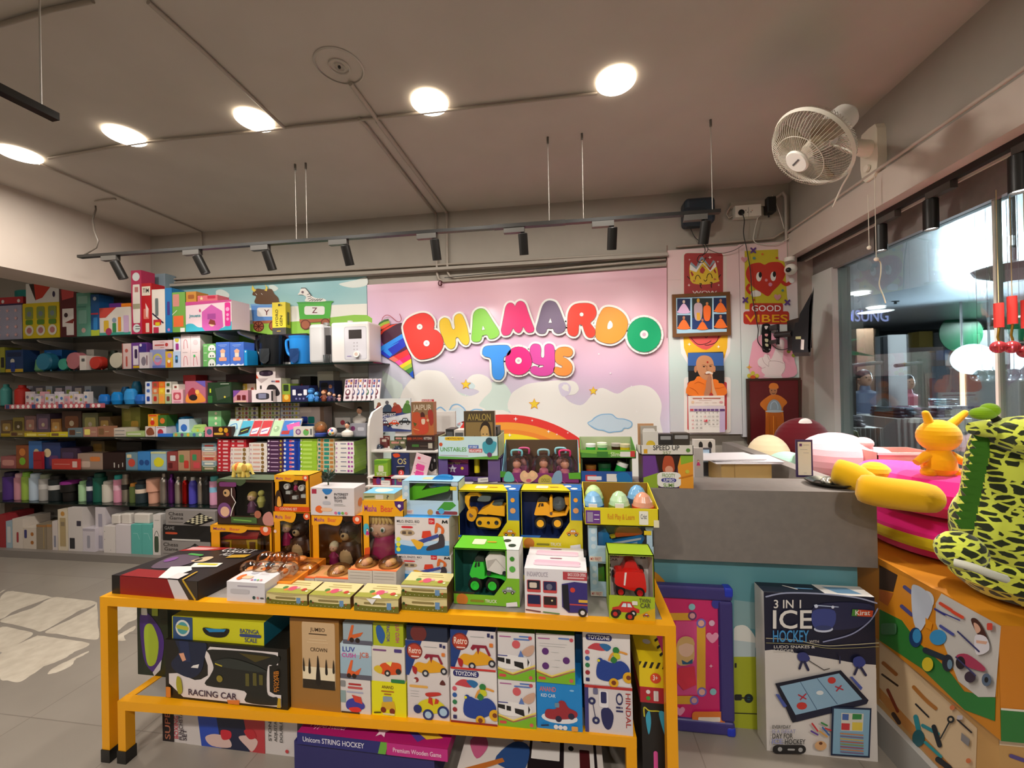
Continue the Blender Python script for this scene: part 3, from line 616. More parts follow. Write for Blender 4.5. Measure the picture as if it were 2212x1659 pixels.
# ------------------------------------------------------------------ poster panels
PY_=3.31
for(a,b,nm,z0,lb)in((1442,1597,'A',938,'pale pink poster panel with crown and heart stickers, beside the shop sign'),(1598,1722,'B',990,'pale poster panel with the red heart face, beside the shop window')):
 q0,q1=aY(a,600,PY_),aY(b,600,PY_);zt=aY((a+b)/2,536 if nm=='A' else 524,PY_).z;zb=aY((a+b)/2,z0,PY_).z if nm=='A' else 1.06
 m=MB();m.box(q0.x,q1.x,PY_,3.349,zb,zt,'postergrad')
 if nm=='A':
  gradmat('postergrad',((0,'d6d2da'),(.5,'c8dcd8'),(1,'e2c6c6')),2,.75,.15,.35)
  F=PX(m,1440,530,8.29,PY_)
  F.draw('''s b8a8a6 3 20,620 330,615;r 6a3a30 2,0 14,1659;R ded0c8 258,110 1075,1000 .15;R a23c3c 310,140 1010,1000 .08
c d8b838 405,430 420,330 440,345 480,420 530,470 570,400 620,290 660,270 710,340 780,450 830,400 880,370 910,450 930,600 930,650 700,700 500,690 440,650 420,600
p e8e4e0 415,360 430,330 530,430 620,280 780,450 870,300 890,380 850,410 780,475 640,320 530,480 415,440;p 8a9ca8 425,320 440,300 530,385 600,220 640,200 770,370 830,265 870,290 770,400 630,250 530,430 420,340
p a83c38 590,440 640,380 690,440 650,510 600,490;p a83c38 425,480 450,470 485,530 455,560;p a83c38 835,450 860,420 890,490 870,505
S 33201c 12 510,610 530,550 570,540 605,600;S 33201c 12 715,590 740,520 790,515 815,585;S 33201c 12 665,620 690,645 720,615;S 33201c 16 590,690 620,690 600,730 620,765;S 33201c 16 780,670 810,670 795,710 800,755;s 33201c 16 370,560 410,600;s 33201c 16 960,530 930,570
e c06a4a 490 640 22 14;e c06a4a 858 608 22 14;+ f0e0d8 770 220 36;+ f0e0d8 406 260 22;+ f0e0d8 912 296 22;+ f0e0d8 396 716 30;+ f0e0d8 928 714 22;t e0d4cc WOW 455 880 62 440''')
  F=PX(m,1420,480,3.318,PY_,.0008)
  F.draw('''p f2ece8 160,800 525,800 520,930 470,1020 220,1020 170,940;p f0ba2c 185,800 505,800 500,900 480,975 218,975 190,900
c e05a58 238,800 440,800 440,840 350,915 250,860;S 3a2220 5 240,830 290,875 350,870 385,850;S 3a2220 5 440,815 420,860 370,880 340,880;+ fff 228 875 14;+ fff 437 893 13;S 3a2220 4 340,822 350,828 360,820;e 3a2220 310 803 16;e e05a58 310 803 12
R efe9e4 190,1110 525,1510 .06;R d8464c 214,1145 497,1490 .04''')
  tag(m.build('poster_panel'),lb,'poster panel')
 else:
  F=PX(m,1590,530,5.72,PY_)
  F.draw('''p c8b62c 105,70 400,55 520,50 520,180 600,200 630,640 640,700 400,790 110,790
p b9352a 105,835 180,830 190,740 200,720 570,715 580,820 640,815 655,950 640,970 160,980 140,920 100,880;R b9352a 165,715 580,830;R b9352a 90,815 655,975 .2
c c03526 350,240 400,215 470,205 550,215 605,290 600,380 540,480 460,560 395,628 320,590 230,530 150,440 120,350 150,260 210,225 290,215
S c03526 42 570,455 620,485 680,450;e e8e4de 685 435 34;S c03526 36 160,490 135,530 160,580 200,595;c e8e4de 185,580 240,555 300,580 300,620 240,635 190,630
e e8e4de 280 390 34 58;e 1c1a18 296 365 20 36;e e8e4de 456 385 34 58;e 1c1a18 470 358 20 36;e d8909a 370 432 18;e d890a8 420 485 24
t eee8e2 GOOD 190 815 72 360;t e8a825 VIBES 105 950 92 530
* d06a30 322 112 22;h cf8f94 98 175 40;h cf8f94 508 640 44;h c0402c 210 675 18;h c0402c 500 158 16'''+''.join(';s 5d3a80 22 %d,%d %d,%d;s 5d3a80 22 %d,%d %d,%d'%(x-26,y-26,x+26,y+26,x-26,y+26,x+26,y-26)for x,y in((208,65),(110,678),(628,708)))+''';e 5a8a80 217 162 18;e 5a8a80 568 560 16
c e6a8ba 190,1620 190,1250 230,1170 300,1110 400,1080 520,1110 620,1170 700,1280 710,1400 710,1620;c e6dcda 345,1630 350,1600 310,1560 310,1510 270,1480 260,1430 290,1390 330,1380 350,1345 400,1360 430,1400 520,1180 560,1165 590,1200 580,1300 570,1420 600,1470 590,1560 550,1600 555,1640
S 9a8484 4 395,1500 400,1440 440,1430 520,1435 580,1460;S 9a8484 4 315,1390 340,1450 390,1495;S 9a8484 4 270,1490 310,1520 355,1505;S 9a8484 4 375,1345 395,1400 420,1430;S 9a8484 4 590,1440 598,1520 560,1590
+ d8a030 155 1505 42;e c8c040 200 1580 26;e c8c040 155 1612 26;e c8c040 250 1612 26;e d05a28 200 1630 34 24;e 8fa030 640 1310 24;e 8fa030 700 1360 24''')
  tag(m.build('poster_panel'),lb,'poster panel')
  # ------------------------------------------------------------------ pictures, calendar
def frame(name,label,cat,pts,Y,w,kf,fill,spec,crop,thick=.018):
 """pts px: x0,y0,x1,y1"""
 a,b=aY(pts[0],pts[1],Y),aY(pts[2],pts[3],Y)
 t=thing(name,label,cat,((a.x+b.x)/2,Y,b.z))
 m=MB()
 for(x0,x1,z0,z1)in((a.x,b.x,a.z-w,a.z),(a.x,b.x,b.z,b.z+w),(a.x,a.x+w,b.z+w,a.z-w),(b.x-w,b.x,b.z+w,a.z-w)):m.box(x0,x1,Y,Y+thick,z0,z1,kf)
 m.build('frame',t,bevel=.003)
 m=MB();m.box(a.x+w*.8,b.x-w*.8,Y+.006,Y+thick,b.z+w*.8,a.z-w*.8,fill)
 F=PX(m,*crop,Y+.006);F.draw(spec);m.build('picture',t)
 return t
def monk(x,y,h,k='e8702c',skin='b9795a',sit=True):
 if sit:return 'c %s %f,%f %f,%f %f,%f %f,%f %f,%f;c %s %f,%f %f,%f %f,%f %f,%f;e %s %f %f %f %f;'%(k,x-h*.42,y+h*.5,x-h*.25,y,x,y-h*.22,x+h*.25,y,x+h*.42,y+h*.5,k,x-h*.5,y+h*.48,x-h*.3,y+h*.3,x+h*.3,y+h*.3,x+h*.5,y+h*.48,skin,x,y-h*.36,h*.1,h*.13)
 return 'c %s %f,%f %f,%f %f,%f %f,%f %f,%f %f,%f;e %s %f %f %f %f;'%(k,x-h*.13,y+h*.45,x-h*.19,y-h*.1,x-h*.1,y-h*.28,x+h*.1,y-h*.28,x+h*.19,y-h*.1,x+h*.13,y+h*.45,skin,x,y-h*.38,h*.065,h*.08)
sp='''r a8cfe4 165,935 1110,1530;r 1c2a50 188,955 422,1215;r 1c2440 190,1250 425,1500;r 23302c 455,945 815,1380;r 20386e 455,1300 815,1505;r 1c2a50 840,940 1082,1195;r 1c2440 845,1230 1085,1495;e 5a1c20 300 1200 110 22;e 5a1c20 300 1490 110 18;e 5a1c20 965 1170 110 22;e 5a1c20 965 1470 110 20;'''
sp+=monk(305,1095,230,'e0b8dc','d8c0b0')+monk(305,1380,230)+monk(962,1075,230)+monk(962,1360,230)+monk(637,1410,190)+monk(560,1150,400,'b8a0a8','d09a60',False)+monk(718,1180,350,'ea6a28','c07a4a',False)+'e d0a030 560 985 26 30;p d8a030 530,1210 590,1210 600,1340 535,1340;'
frame('framed_picture','gold framed picture of seven small figures in orange and white robes','picture',(1452,636,1579,724),3.28,.028,'6a4420','a8cfe4',sp,(1440,530,8.29))
frame('framed_picture','dark red framed portrait of a person in orange robes holding a silver dish','picture',(1613,818,1733,960),3.27,.018,'3a2216','64181c','''r 5c1418 650,1130 1035,1700;
c c8701c 790,1250 830,1235 880,1245 930,1290 900,1330 905,1400 905,1560 870,1700 790,1700 775,1560 775,1370 760,1340 735,1300;c b55c18 790,1370 890,1370 905,1560 860,1700 800,1700 775,1560;e b07850 830 1205 28 36;c cf7a2a 802,1190 806,1160 832,1152 860,1162 864,1192;e 3a2a24 818 1207 4;e 3a2a24 842 1207 4;S 3a2a24 3 820,1224 830,1228 842,1224
c 8a9aa4 790,1350 795,1300 830,1270 870,1290 885,1350;e b0bcc4 838 1355 65 9;S a8c4d8 5 810,1340 815,1300 840,1285 860,1310 862,1340;S a85a14 5 800,1400 805,1560;S a85a14 5 850,1400 855,1600;S e89030 5 830,1390 832,1550''',(1420,480,3.318))
t=thing('wall_calendar','wall calendar topped by a portrait in orange robes with joined hands','calendar',aY(1525,935,3.29))
m=MB();a,b=aY(1486,762,3.29),aY(1565,934,3.29);m.box(a.x,b.x,3.285,3.29,b.z+.3,a.z,'26304a')
F=PX(m,1460,750,8.29,3.285)
F.draw('''r 3a64a8 215,100 850,330;r 2a3c50 215,330 860,440;r 15191a 225,420 865,640
c f07c24 228,860 228,640 330,590 380,525 450,530 530,570 600,600 690,570 760,600 770,640 860,670 872,860
c c98f66 370,380 360,280 390,200 450,155 530,148 610,175 660,240 680,330 672,440 640,520 590,580 530,590 450,540 400,460;e c08058 350 395 26 60;e c88a60 690 390 18 55
e b02018 565 268 17;S 8a5030 7 465,320 510,320 550,345;S 8a5030 7 590,335 620,310 660,315;e 2a1a14 500 347 22 11;e 2a1a14 618 340 20 10;S 9a6040 6 560,330 548,400 560,415 580,410;c e6dcd0 530,450 570,430 620,440 660,470 640,490 590,470 540,480;S 8a4030 8 510,475 560,485 610,475
c b98060 500,860 530,720 540,620 580,510 600,480 620,500 630,620 630,760 600,840 590,862;c e0aa80 640,700 630,520 630,475 650,500 665,620 690,740 730,862 660,862;S c85a14 6 240,720 330,760 400,840;S c85a14 6 690,730 780,730 865,710;S c85a14 6 330,650 400,620 500,660;c b8322a 590,862 630,815 665,862''')
m.build('portrait',t)
m=MB();m.box(aY(1488,900,3.28).x,b.x,3.278,3.29,b.z,aY(1525,855,3.28).z,'f0ece6')
F=PX(m,1460,750,8.29,3.278)
s='''r efe4dc 240,875 870,1045;r b05a4a 300,912 470,930;r b05a4a 490,910 800,928;r c8a8a0 410,950 640,958;r d8c4b8 350,990 460,1000;r d8c4b8 510,990 580,1000;r d8c4b8 650,990 730,1000;e e0a0a0 808 985 34 22;e e8c8a8 300 985 28 26;r e8d0c0 255,895 860,900;r d8ccd8 240,1052 880,1150;r c9b6d8 780,1150 880,1520'''
for i in range(7):s+=';r %s %d,1105 %d,1143'%('c8485a' if i==0 else '6a4a86',252+i*74,314+i*74)
s+=';r 5a3a7a 782,1105 872,1143'
for d in range(1,31):
 c,r=d%7,d//7;x=278+c*73;y=1185+r*68
 if d==17:s+=';r d83a48 %d,%d %d,%d'%(x-4,y-28,x+60,y+12)
 s+=';t %s %d %d %d %d %d'%('fff' if d==17 else('cc4450' if c==0 or d==10 else '5a5454'),d,x+(0 if d>9 else 12),y,26,36 if d>9 else 16)
F.draw(s)
m.build('date_pad',t)
# ------------------------------------------------------------------ television on its wall arm
t=thing('television','thin black television seen edge-on on its wall arm beside the window','television',aY(1745,760,2.9),None)
d=ray(1754,700);d.z=0;d=d/d.y*.45
W=lambda u,v:aY(1420+u/3.318,480+v/3.318,2.7)
m=MB();m.prism([W(*p)for p in pl("1122,458 1108,700 1098,930 1085,936 1078,900 1090,600")],d,'17181a_g');m.build('screen',t)
m=MB();m.prism([W(*p)for p in pl("1108,500 1095,930 968,935 962,870 988,720 1010,718 1020,660")],d,'24262a');hs=m.build('housing',t)
F=Face(MB(),lambda u,v:W(u,v),(0,-1,0));F.draw('r e8e8e0 0 0 0 0');m=MB();F=Face(m,W,(0,-1,0),.001)
F.draw('p e6e6e0 1030,840 1052,842 1048,915 1026,913;p c8cc9a 990,820 1028,818 1028,838 990,838;s c8c8c8 3 1034,850 1034,905');m.build('sticker',hs)
t=thing('tv_wall_mount','black perforated wall bracket and folding arm carrying the television','bracket',aY(1655,760,3.3))
m=MB();W=lambda u,v,Y=3.3:aY(1590+u/5.72,530+v/5.72,Y)
m.prism([W(*p)for p in crom(pl("320,1020 345,970 400,965 430,1010 435,1150 432,1280 400,1325 350,1320 325,1280"),True,3)],(0,.01,0),'141414')
F=Face(m,lambda u,v:W(u,v),(0,-1,0));F.draw('c d8d0cc 350,1000 395,1000 370,1040;c d89a9a 355,1095 392,1095 385,1125 360,1120;c c8c4a0 355,1155 395,1160 390,1195 360,1190;c c8c4a0 360,1215 395,1220 395,1250 365,1245;e 999 345 1285 10;e 999 412 1285 10');m.build('wall_plate',t)
m=MB()
for(v0,v1)in((1000,1060),(1180,1225)):m.box(W(400,v0).x,W(520,v0,3.2).x,3.18,3.29,W(400,v1).z,W(400,v0).z,'2a2426')
m.cyl(W(515,1000,3.2),W(515,1225,3.2),.012,'2a2426');m.build('hinge',t)
m=MB();m.tube([W(480,1110,3.2),W(690,1090,3.1)],.022,'241e20',4);m.build('arm',t)
m=MB();a=W(690,1090,3.1);m.box(a.x,a.x+.03,2.92,3.16,a.z-.12,a.z+.1,'1a1a1c');m.build('tv_plate',t)
# power strip, adapter, router box, camera, cables
W=lambda u,v,Y=3.33:aY(1400+u/2.724,380+v/2.724,Y)
t=thing('socket_box','white double socket box with a black plug, high on the wall','socket',W(575,240))
a,b=W(500,182),W(652,245);m=MB();m.box(a.x,b.x,3.29,3.35,b.z,a.z-.01,'dcd8ce');F=PX(m,1400,380,2.724,3.29);F.draw('r 333 572 200 578 204;r 333 582 212 588 216;e b06050 612 203 3;e 555 605 212 3;s 8a8680 2 590,185 592,243');m.build('box',t,bevel=.004)
m=MB();p=W(550,213,3.28);m.cyl(p,p+Vector((0,.02,0)),.022,'161616');m.build('plug',t)
m=MB();a,b=W(485,158),W(690,178);m.box(a.x,b.x,3.325,3.35,b.z,a.z,'a79e92');tag(m.build('cable_trunking'),'short grey trunking just above the white socket box','trunking')
pipe('grey loop of conduit left of the white socket box',[W(490,175),W(470,200),W(460,225),W(475,248),W(500,235)],.007,'a79e92')
m=MB();a,b=W(684,138),W(738,225);m.rbox(a.x,b.x,3.28,3.35,b.z,a.z,'1a1a1c',.008);m.cyl(W(710,225),W(710,243),.006,'1a1a1c');tag(m.build('power_adapter'),'black power adapter plugged high on the wall beside the socket box','adapter')
m=MB();a,b=W(190,172),W(366,305);m.rbox(a.x,b.x,3.2,3.35,b.z,a.z,'24323e',.03);F=PX(m,1400,380,2.724,3.2);F.draw('R 1c2832 205 185 352 295');tag(m.build('network_box'),'dark blue box on the wall behind the right end of the long rail','box')
def cable(label,pts,r=.0035,k='1e1c1a'):m=MB();m.tube(crom([tuple(p)for p in pts],False,6),r,k,6);tag(m.build('cable'),label,'cable')
cable('black cable from the plug down past the red heart poster to the bracket',[W(552,215,3.275),W(566,260,3.27),W(562,340,3.27),W(580,430,3.27),W(602,560,3.27),W(612,700,3.27),W(640,860,3.27),aY(1638,713,3.27),aY(1638,740,3.27),aY(1658,760,3.27)])
cable('white cable looping from the adapter round the corner',[W(645,245,3.3),W(625,330,3.3),W(622,380,3.3),W(660,402,3.3),W(750,402,3.29),W(850,355,3.29),W(950,290,3.2)],.0035,'d8d2c8')
cable('thin white cable from the adapter along the wall to the corner',[W(730,115,3.3),W(760,180,3.3),W(790,270,3.3),W(800,310,3.3)],.003,'d8d2c8')
cable('two twisted dark cables hanging below the dark blue box',[W(250,310,3.28),W(275,360,3.28),W(320,400,3.27),W(335,440,3.27),W(320,470,3.27)],.003)
cable('dark cable with a loop hanging over the crown poster',[W(310,320,3.27),W(325,380,3.27),W(352,430,3.26),W(330,460,3.26),W(300,470,3.26),W(290,500,3.26),W(320,510,3.26),W(340,480,3.26)],.003)
cable('thin cable across the top of the crown poster',[W(350,430,3.28),W(420,455,3.28),W(500,440,3.28),W(560,405,3.28)],.0025,'5a524c')
cable('thin black cable drooping from the bracket towards the television',[aY(1668,745,3.2),aY(1680,754,3.15),aY(1695,755,3.1),aY(1712,748,3.05)],.003)
t=thing('security_camera','small white dome security camera in the corner above the window edge','camera',aY(1706,585,3.25))
m=MB();p=aY(1706,565,3.27);m.cyl(p+Vector((0,0,.03)),p,.035,'e6e2da');m.build('base',t)
m=MB();p=aY(1708,582,3.25);m.ball(p,.042,'ece8e0');m.build('head',t)
m=MB();p=aY(1703,583,3.205);m.ball(p,.018,'141414');m.build('lens',t)
# ------------------------------------------------------------------ wall fan
t=thing('wall_fan','white oscillating wall fan with round wire guard high on the right wall','fan',(1.7,2.0,2.6))
W=lambda u,v,Y:aY(1600+u/3.606,180+v/3.606,Y)
FY=2.0
pr=W(555,500,FY)
vv=(pr-ORG).normalized();sd=(-.73*_r-.68*_u);sd=(sd-vv*sd.dot(vv)).normalized();ax=-vv*.6+sd*.8
Q=ax.to_track_quat('Z','Y').to_matrix().to_4x4();R0=.19
m=MB();m.lathe([(R0,-.012),(R0+.008,0),(R0,.012),(R0-.008,0),(R0,-.012)],'e6dfd0',pr,48,Q,cap=False)
m.build('guard_rim',t)
m=MB()
for i in range(72):
 a=2*PI*i/72
 P=[Vector((math.cos(a)*R0*r_,math.sin(a)*R0*r_,z_))for r_,z_ in((.27,.085),(.5,.08),(.75,.065),(.93,.035),(1,0))]
 m.tube([Q@p+pr for p in P],.0011,'cfc6b6',4)
 P=[Vector((math.cos(a)*R0*r_,math.sin(a)*R0*r_,-z_))for r_,z_ in((.3,.075),(.7,.065),(.93,.035),(1,0))]
 m.tube([Q@p+pr for p in P],.0011,'b8ae9e',4)
wg=m.build('wire_guard',t)
m=MB()
for rr_,zz in((.62,.0735),(.62,-.068)):m.tube([Q@Vector((math.cos(2*PI*i/40)*R0*rr_,math.sin(2*PI*i/40)*R0*rr_,zz))+pr for i in range(41)],.0018,'d8cfbf',5)
m.build('guard_ring',t)
m=MB();m.lathe([(.001,.092),(.05,.092),(.056,.086),(.056,.080),(.001,.078)],'f0ece4',pr,28,Q)
F=Face(m,lambda u,v:pr+Q@Vector((u,v,.0925)),ax,.0006);F.draw('r 555 -.026 -.004 .026 .004');m.build('badge',wg)
for i in range(3):
 m=MB();a0=2*PI*i/3;P=[]
 for(r_,da,z_)in((.03,-.3,-.012),(.10,-.45,-.02),(.17,-.35,-.022),(.185,.1,0),(.16,.5,.02),(.09,.55,.018),(.03,.4,.012)):
  P.append(Q@Vector((r_*math.cos(a0+da),r_*math.sin(a0+da),z_))+pr)
 m.prism(P,ax*.003,'b9a98f_j');m.build('blade',t)
m=MB();m.lathe([(.001,.03),(.03,.028),(.034,.0),(.034,-.03),(.001,-.03)],'ddd3c0',pr,20,Q);m.build('hub',t)
m=MB();m.lathe([(.05,-.04),(.062,-.075),(.065,-.14),(.058,-.19),(.035,-.215),(.001,-.22)],'e9e5dc',pr+Vector((0,0,0)),24,Q);m.build('motor_housing',t)
bx=1.73
m=MB();c1,c2=W(1075,315,1.95),W(975,765,1.95)
cy=aX(1600+1020/3.606,180+540/3.606,bx-.03);
prof=[(.0,.135),(.05,.13),(.062,.10),(.065,-.06),(.055,-.12),(.03,-.15),(-.03,-.15),(-.055,-.12),(-.065,-.06),(-.062,.10),(-.05,.13)]
m.prism([Vector((bx,cy.y+a,cy.z+b))for a,b in prof],(-.045,0,0),'e6ddcb');m.build('wall_base',t,bevel=.008)
m=MB();p=Vector((bx-.05,cy.y+.0,cy.z-.085));m.cyl(p,p+Vector((-.012,0,0)),.018,'f0e8d8');m.build('knob',t)
m=MB();m.tube([Vector((bx-.04,cy.y,cy.z+.02)),Vector((bx-.16,cy.y-.03,cy.z+.035)),pr-ax*.09+Vector((.02,0,-.02))],[.045,.036,.03],'efe6d6',12);m.build('arm',t)
m=MB();m.tube(crom([tuple(p)for p in(pr-ax*.08+Vector((0,0,-.04)),W(870,540,1.9),W(855,680,1.95),W(790,800,2.0),W(720,960,2.1))],False,5),.004,'ded6c6',6);m.build('flex',t)
for px,y1,y2,lb in((1875,420,535,'short'),(1889,380,560,'long')):
 a=aX(px,y1,1.66);b=Vector((a.x,a.y,aY(px,y2,a.y).z));m=MB();m.cyl(a,b,.002,'e0d8c8',n=6);m.ball(b,.011,'f0ead8')
 if px==1889:m.tube(crom([tuple(b+Vector(q))for q in((0,0,0),(.02,0,-.02),(.02,0,-.08),(.012,0,-.14),(.03,0,-.2),(.04,0,-.24))],False,4),.0028,'e6dcc0',6)
 tag(m.build('pull_cord'),'%s white pull cord with a bead hanging below the fan'%y2 if 0 else('short white pull cord ending in a round bead below the fan' if px==1875 else 'long white pull cord with a frayed end below the fan'),'pull cord')
 # ================================================================== glass wall shelves on the left
SF,GY=3.03,3.07
SHELVES=((2.022,520,'top'),(1.712,806,'second'),(1.394,804,'third'),(1.10,792,'fourth'),(.798,783,'fifth'),(.482,790,'sixth'))
SZ=[]
for z,xr,nm in SHELVES:
 x1=aY(xr,800,SF).x;SZ.append(z)
 t=thing('glass_shelf','%s glass wall shelf counted from above, left of the shop sign'%nm,'shelf',((x1-5.9)/2,3.19,z-.01),'glass wall shelves')
 m=MB();m.box(-5.9,x1,SF,3.35,z-.01,z,'1f3a34_j');m.build('glass_plate',t)
 for bx in(-5.75,-5.3,-5.0,-4.15,-3.88,-3.1,-2.86,-1.95):
  if bx<x1:
   m=MB();P=[(3.08,0),(3.35,0),(3.35,-.075),(3.1,-.018)]
   m.prism([Vector((bx,y,z-.0102+h))for y,h in P],(.022,0,0),'d6d0c6');m.build('bracket',t)
t=MB();t.box(-6.6,-2.3,2.95,3.35,0,.065,'7f7872');o=tag(t.build('shelf_plinth'),'low grey plinth along the wall under the glass shelves','plinth')
LZ=.065
def bx(z,xl,xr,yt,k,label,art='',dep=.12,Y=GY,cat='box',group=None,name='product_box',kt=None,ks=None,top=''):
 return carton(name,label,cat,xl,xr,yt,Y,dep,z,k,art,top,group,kt,ks)
S1,S2,S3,S4,S5,S6=SZ
pill=lambda k:'R %s .1 .1 .9 .9;'%k
# ---- top shelf
b=bx(S1,-14,47,660,'a9a7bd','lavender box with pale pink flowers on the left end of the top shelf',';'.join('* e6b8b8 %f %f .07'%(x,y)for x in(.2,.5,.8)for y in(.15,.38,.62,.85)))
z=o_dim[b.name][5];b=bx(z,-12,50,642,'b8343c','flat red box with two white dots, lying on the lavender box','e e8e0e0 .3 .5 .05;e e8e0e0 .85 .5 .05;r 3a2a50 0 .8 1 1')
z=o_dim[b.name][5];m=MB();x0,x1,z1=span(-10,52,622,GY,z);m.lathe([((x1-x0)/2,0),((x1-x0)/2,z1-z),(.001,z1-z)],'1f8f88',((x0+x1)/2,GY+.17,z),28,sy=.55)
tag(m.build('round_tin'),'teal round tin on top of the flat red box','tin')
b=bx(S1,49,128,654,'e0c61a','yellow box with three clear windows showing round pink toys',''.join('R 8a9a4a %f .1 %f .45;e 7a8a90 %f .3 .06;R 5a8a30 %f .46 %f .6;e e8e0d0 %f .76 .12;e c07a78 %f .76 .07;'%(u-.11,u+.11,u,u-.1,u+.1,u,u)for u in(.18,.5,.82)))
z=o_dim[b.name][5];bx(z,56,127,611,'e6e2dc','white and red box lying over the yellow window box','p c83a28 .05 0,.8 0,.5 .8,.2 .8'.replace('.05 0,.8 0,.5 .8,.2 .8','.25,.02 .85,.02 .5,.75 .3,.85')+';p 33251f .1,.02 .25,.02 .3,.9;e 3a3050 .85 .6 .04 .15')
bx(S1,129,164,621,'5e1a20','dark red box with white product picture next to the yellow window box','p c84848 .1,.03 .9,.03 .85,.2 .15,.25;r e8e0da .15 .42 .85 .95;e 3a2026 .38 .55 .12;p 8a3028 .3,.7 .9,.62 .8,.72;r 50181c .1 .78 .4 1')
bx(S1,165,195,632,'5f9a86','tall teal green box between the dark red box and blue box','R 86b0a0 .1 .08 .8 .25;r 4c8676 0 .3 .7 .34;e c8a8a0 .5 .85 .15;R 78a898 .15 .4 .75 .7')
bx(S1,196,214,636,'1a5590','narrow blue box with a lime green foot','r b6c43a 0 .84 1 1;r c03a50 0 .44 .9 .48;R 2f80c0 .3 .55 .8 .85;e c8d4e0 .5 .1 .2')
b=bx(S1,215,282,664,'ddd4ca','white box with coloured standing toys printed on it and a teal foot','p c8483c 0,0 .55,0 .2,.35 0,.35;r 3f9a8c 0 .88 1 1;R d8b030 .14 .45 .3 .85;e 8a98b0 .48 .45 .07;R 3a8a50 .42 .55 .54 .88;R e0902a .6 .35 .7 .85;e a83a60 .3 .85 .1;R c8a8c8 .78 .3 .95 .9')
z=o_dim[b.name][5];bx(z,236,262,655,'5c2a78','small flat purple box on the white box of standing toys','');bx(z,262,283,655,'d8781e','small flat orange box beside the flat purple one','')
bx(S1,283,305,584,'b8305a','tallest pink-red box on the top shelf with white oval labels','e dde2e4 .5 .1 .36;R e8dfd6 .14 .22 .88 .82 .5;R c07878 .35 .26 .7 .34;r a8a488 .16 .52 .86 .6;e d5dedc .5 .9 .36;s 3a3a3a .06 .4,.87 .8,.87;s 3a3a3a .06 .4,.91 .8,.91',dep=.12)
bx(S1,305.5,327,612,'bb1a24','tall red box with a cream label, right of the tallest box','R e4d8c8 .05 .06 .9 .24 .2;t 222 TIM .15 .18 .08 .6;R d87a6a .2 .5 .75 .7;p e8c8c0 .4,.38 .7,.5 .6,.68 .45,.65;R e8c8b8 .4 .78 .75 .96',dep=.12)
bx(S1,312,357,592,'8498a4','grey-blue box standing behind the red boxes','R b05a5a .1 .06 .3 .25;s a06878 .04 .3,.35 .9,.5;s 50485a .05 .4,.5 .9,.7;R 8a2c38 .8 .2 .95 .45',dep=.1,Y=3.24)
bx(S1,328,356,625,'e6ddd4','white box with grey and red prints beside the red box','R 6a7474 .25 .2 .5 .6;p 2c2440 0,.55 .05,.52 .9,.75 .85,.78;R c02838 .1 .68 .7 .8;R d8c020 .25 .74 .6 .82;R c03050 .1 .85 .5 .98')
bx(S1,356.5,371,622,'2377b8','narrow bright blue box right of the white box','R 4a3a88 .3 .3 .7 .6;e c878b8 .5 .92 .2')
bx(S1,372,400,631,'72a84c','green box with an orange square label on the top shelf','R d08a80 .05 .05 .55 .35;R e8703c .08 .58 .85 .85 .1;s e0e4d0 .05 0,.55 .35,.45;R e8e4e0 .6 .88 .95 .98')
b=bx(S1,401,500,650,'ecd4dc','pink and white box with a pink play tent printed on it','p c8488c 0,0 1,0 1,.06 0,.12;c 3fb0c8 0,.75 .15,.72 .3,.85 .6,.82 .8,.9 1,.7 1,1 0,1;p d060b0 .36,.35 .57,.12 .8,.35 .82,.85 .72,.97 .42,.97 .36,.85;p a84a9a .48,.42 .66,.42 .66,.6 .48,.6;e e8c0a0 .58 .75 .06 .09;p 8a3a30 .5,.75 .54,.6 .64,.65 .66,.8;R e02c90 .86 .08 .98 .85 .4;e f0a0d0 .92 .3 .04;e f0a0d0 .92 .48 .03;e f0a0d0 .92 .62 .03;t 3a9aa8 Jouets .08 .5 .09 .25;e d04878 .32 .3 .02 .05',dep=.2)
z=o_dim[b.name][5];bx(z,402,424,630,'c88a38','small orange-brown box on top of the pink tent box','R a05a28 .2 .3 .8 .7');bx(z,427,470,638,'d86a78','flat pink pack of small toys lying on the tent box','R c02848 .5 .1 .9 .6;* e8d0a0 .2 .5 .1')
# ---- second shelf
def clock(z,x,yt,w,k,face,label,name='alarm_clock',cat='clock'):
 c0=aY(x,yt,GY);r=(aY(x+w/2,yt,GY).x-c0.x);cz_=z+r*1.12
 t=thing(name,label,cat,(c0.x,GY+.05,z));m=MB()
 Q=Matrix.Rotation(PI/2,4,'X')
 m.lathe([(r*.86,-.045),(r,-.03),(r,.02),(r*.92,.035)],k,(c0.x,GY+.05,cz_),24,Q);m.build('case',t)
 m=MB();m.lathe([(.001,.03),(r*.78,.03)],face,(c0.x,GY+.05,cz_),24,Q)
 F=Face(m,lambda u,v:Vector((c0.x+u*r,GY+.0195,cz_-v*r)),(0,-1,0));F.draw('s 333 .07 0,0 .0,-.5;s 333 .07 0,0 .35,.2');m.build('dial',t)
 m=MB()
 for sx in(-1,1):m.cyl((c0.x+sx*r*.5,GY+.05,z),(c0.x+sx*r*.35,GY+.05,cz_-r*.7),.006,k)
 m.build('foot',t)
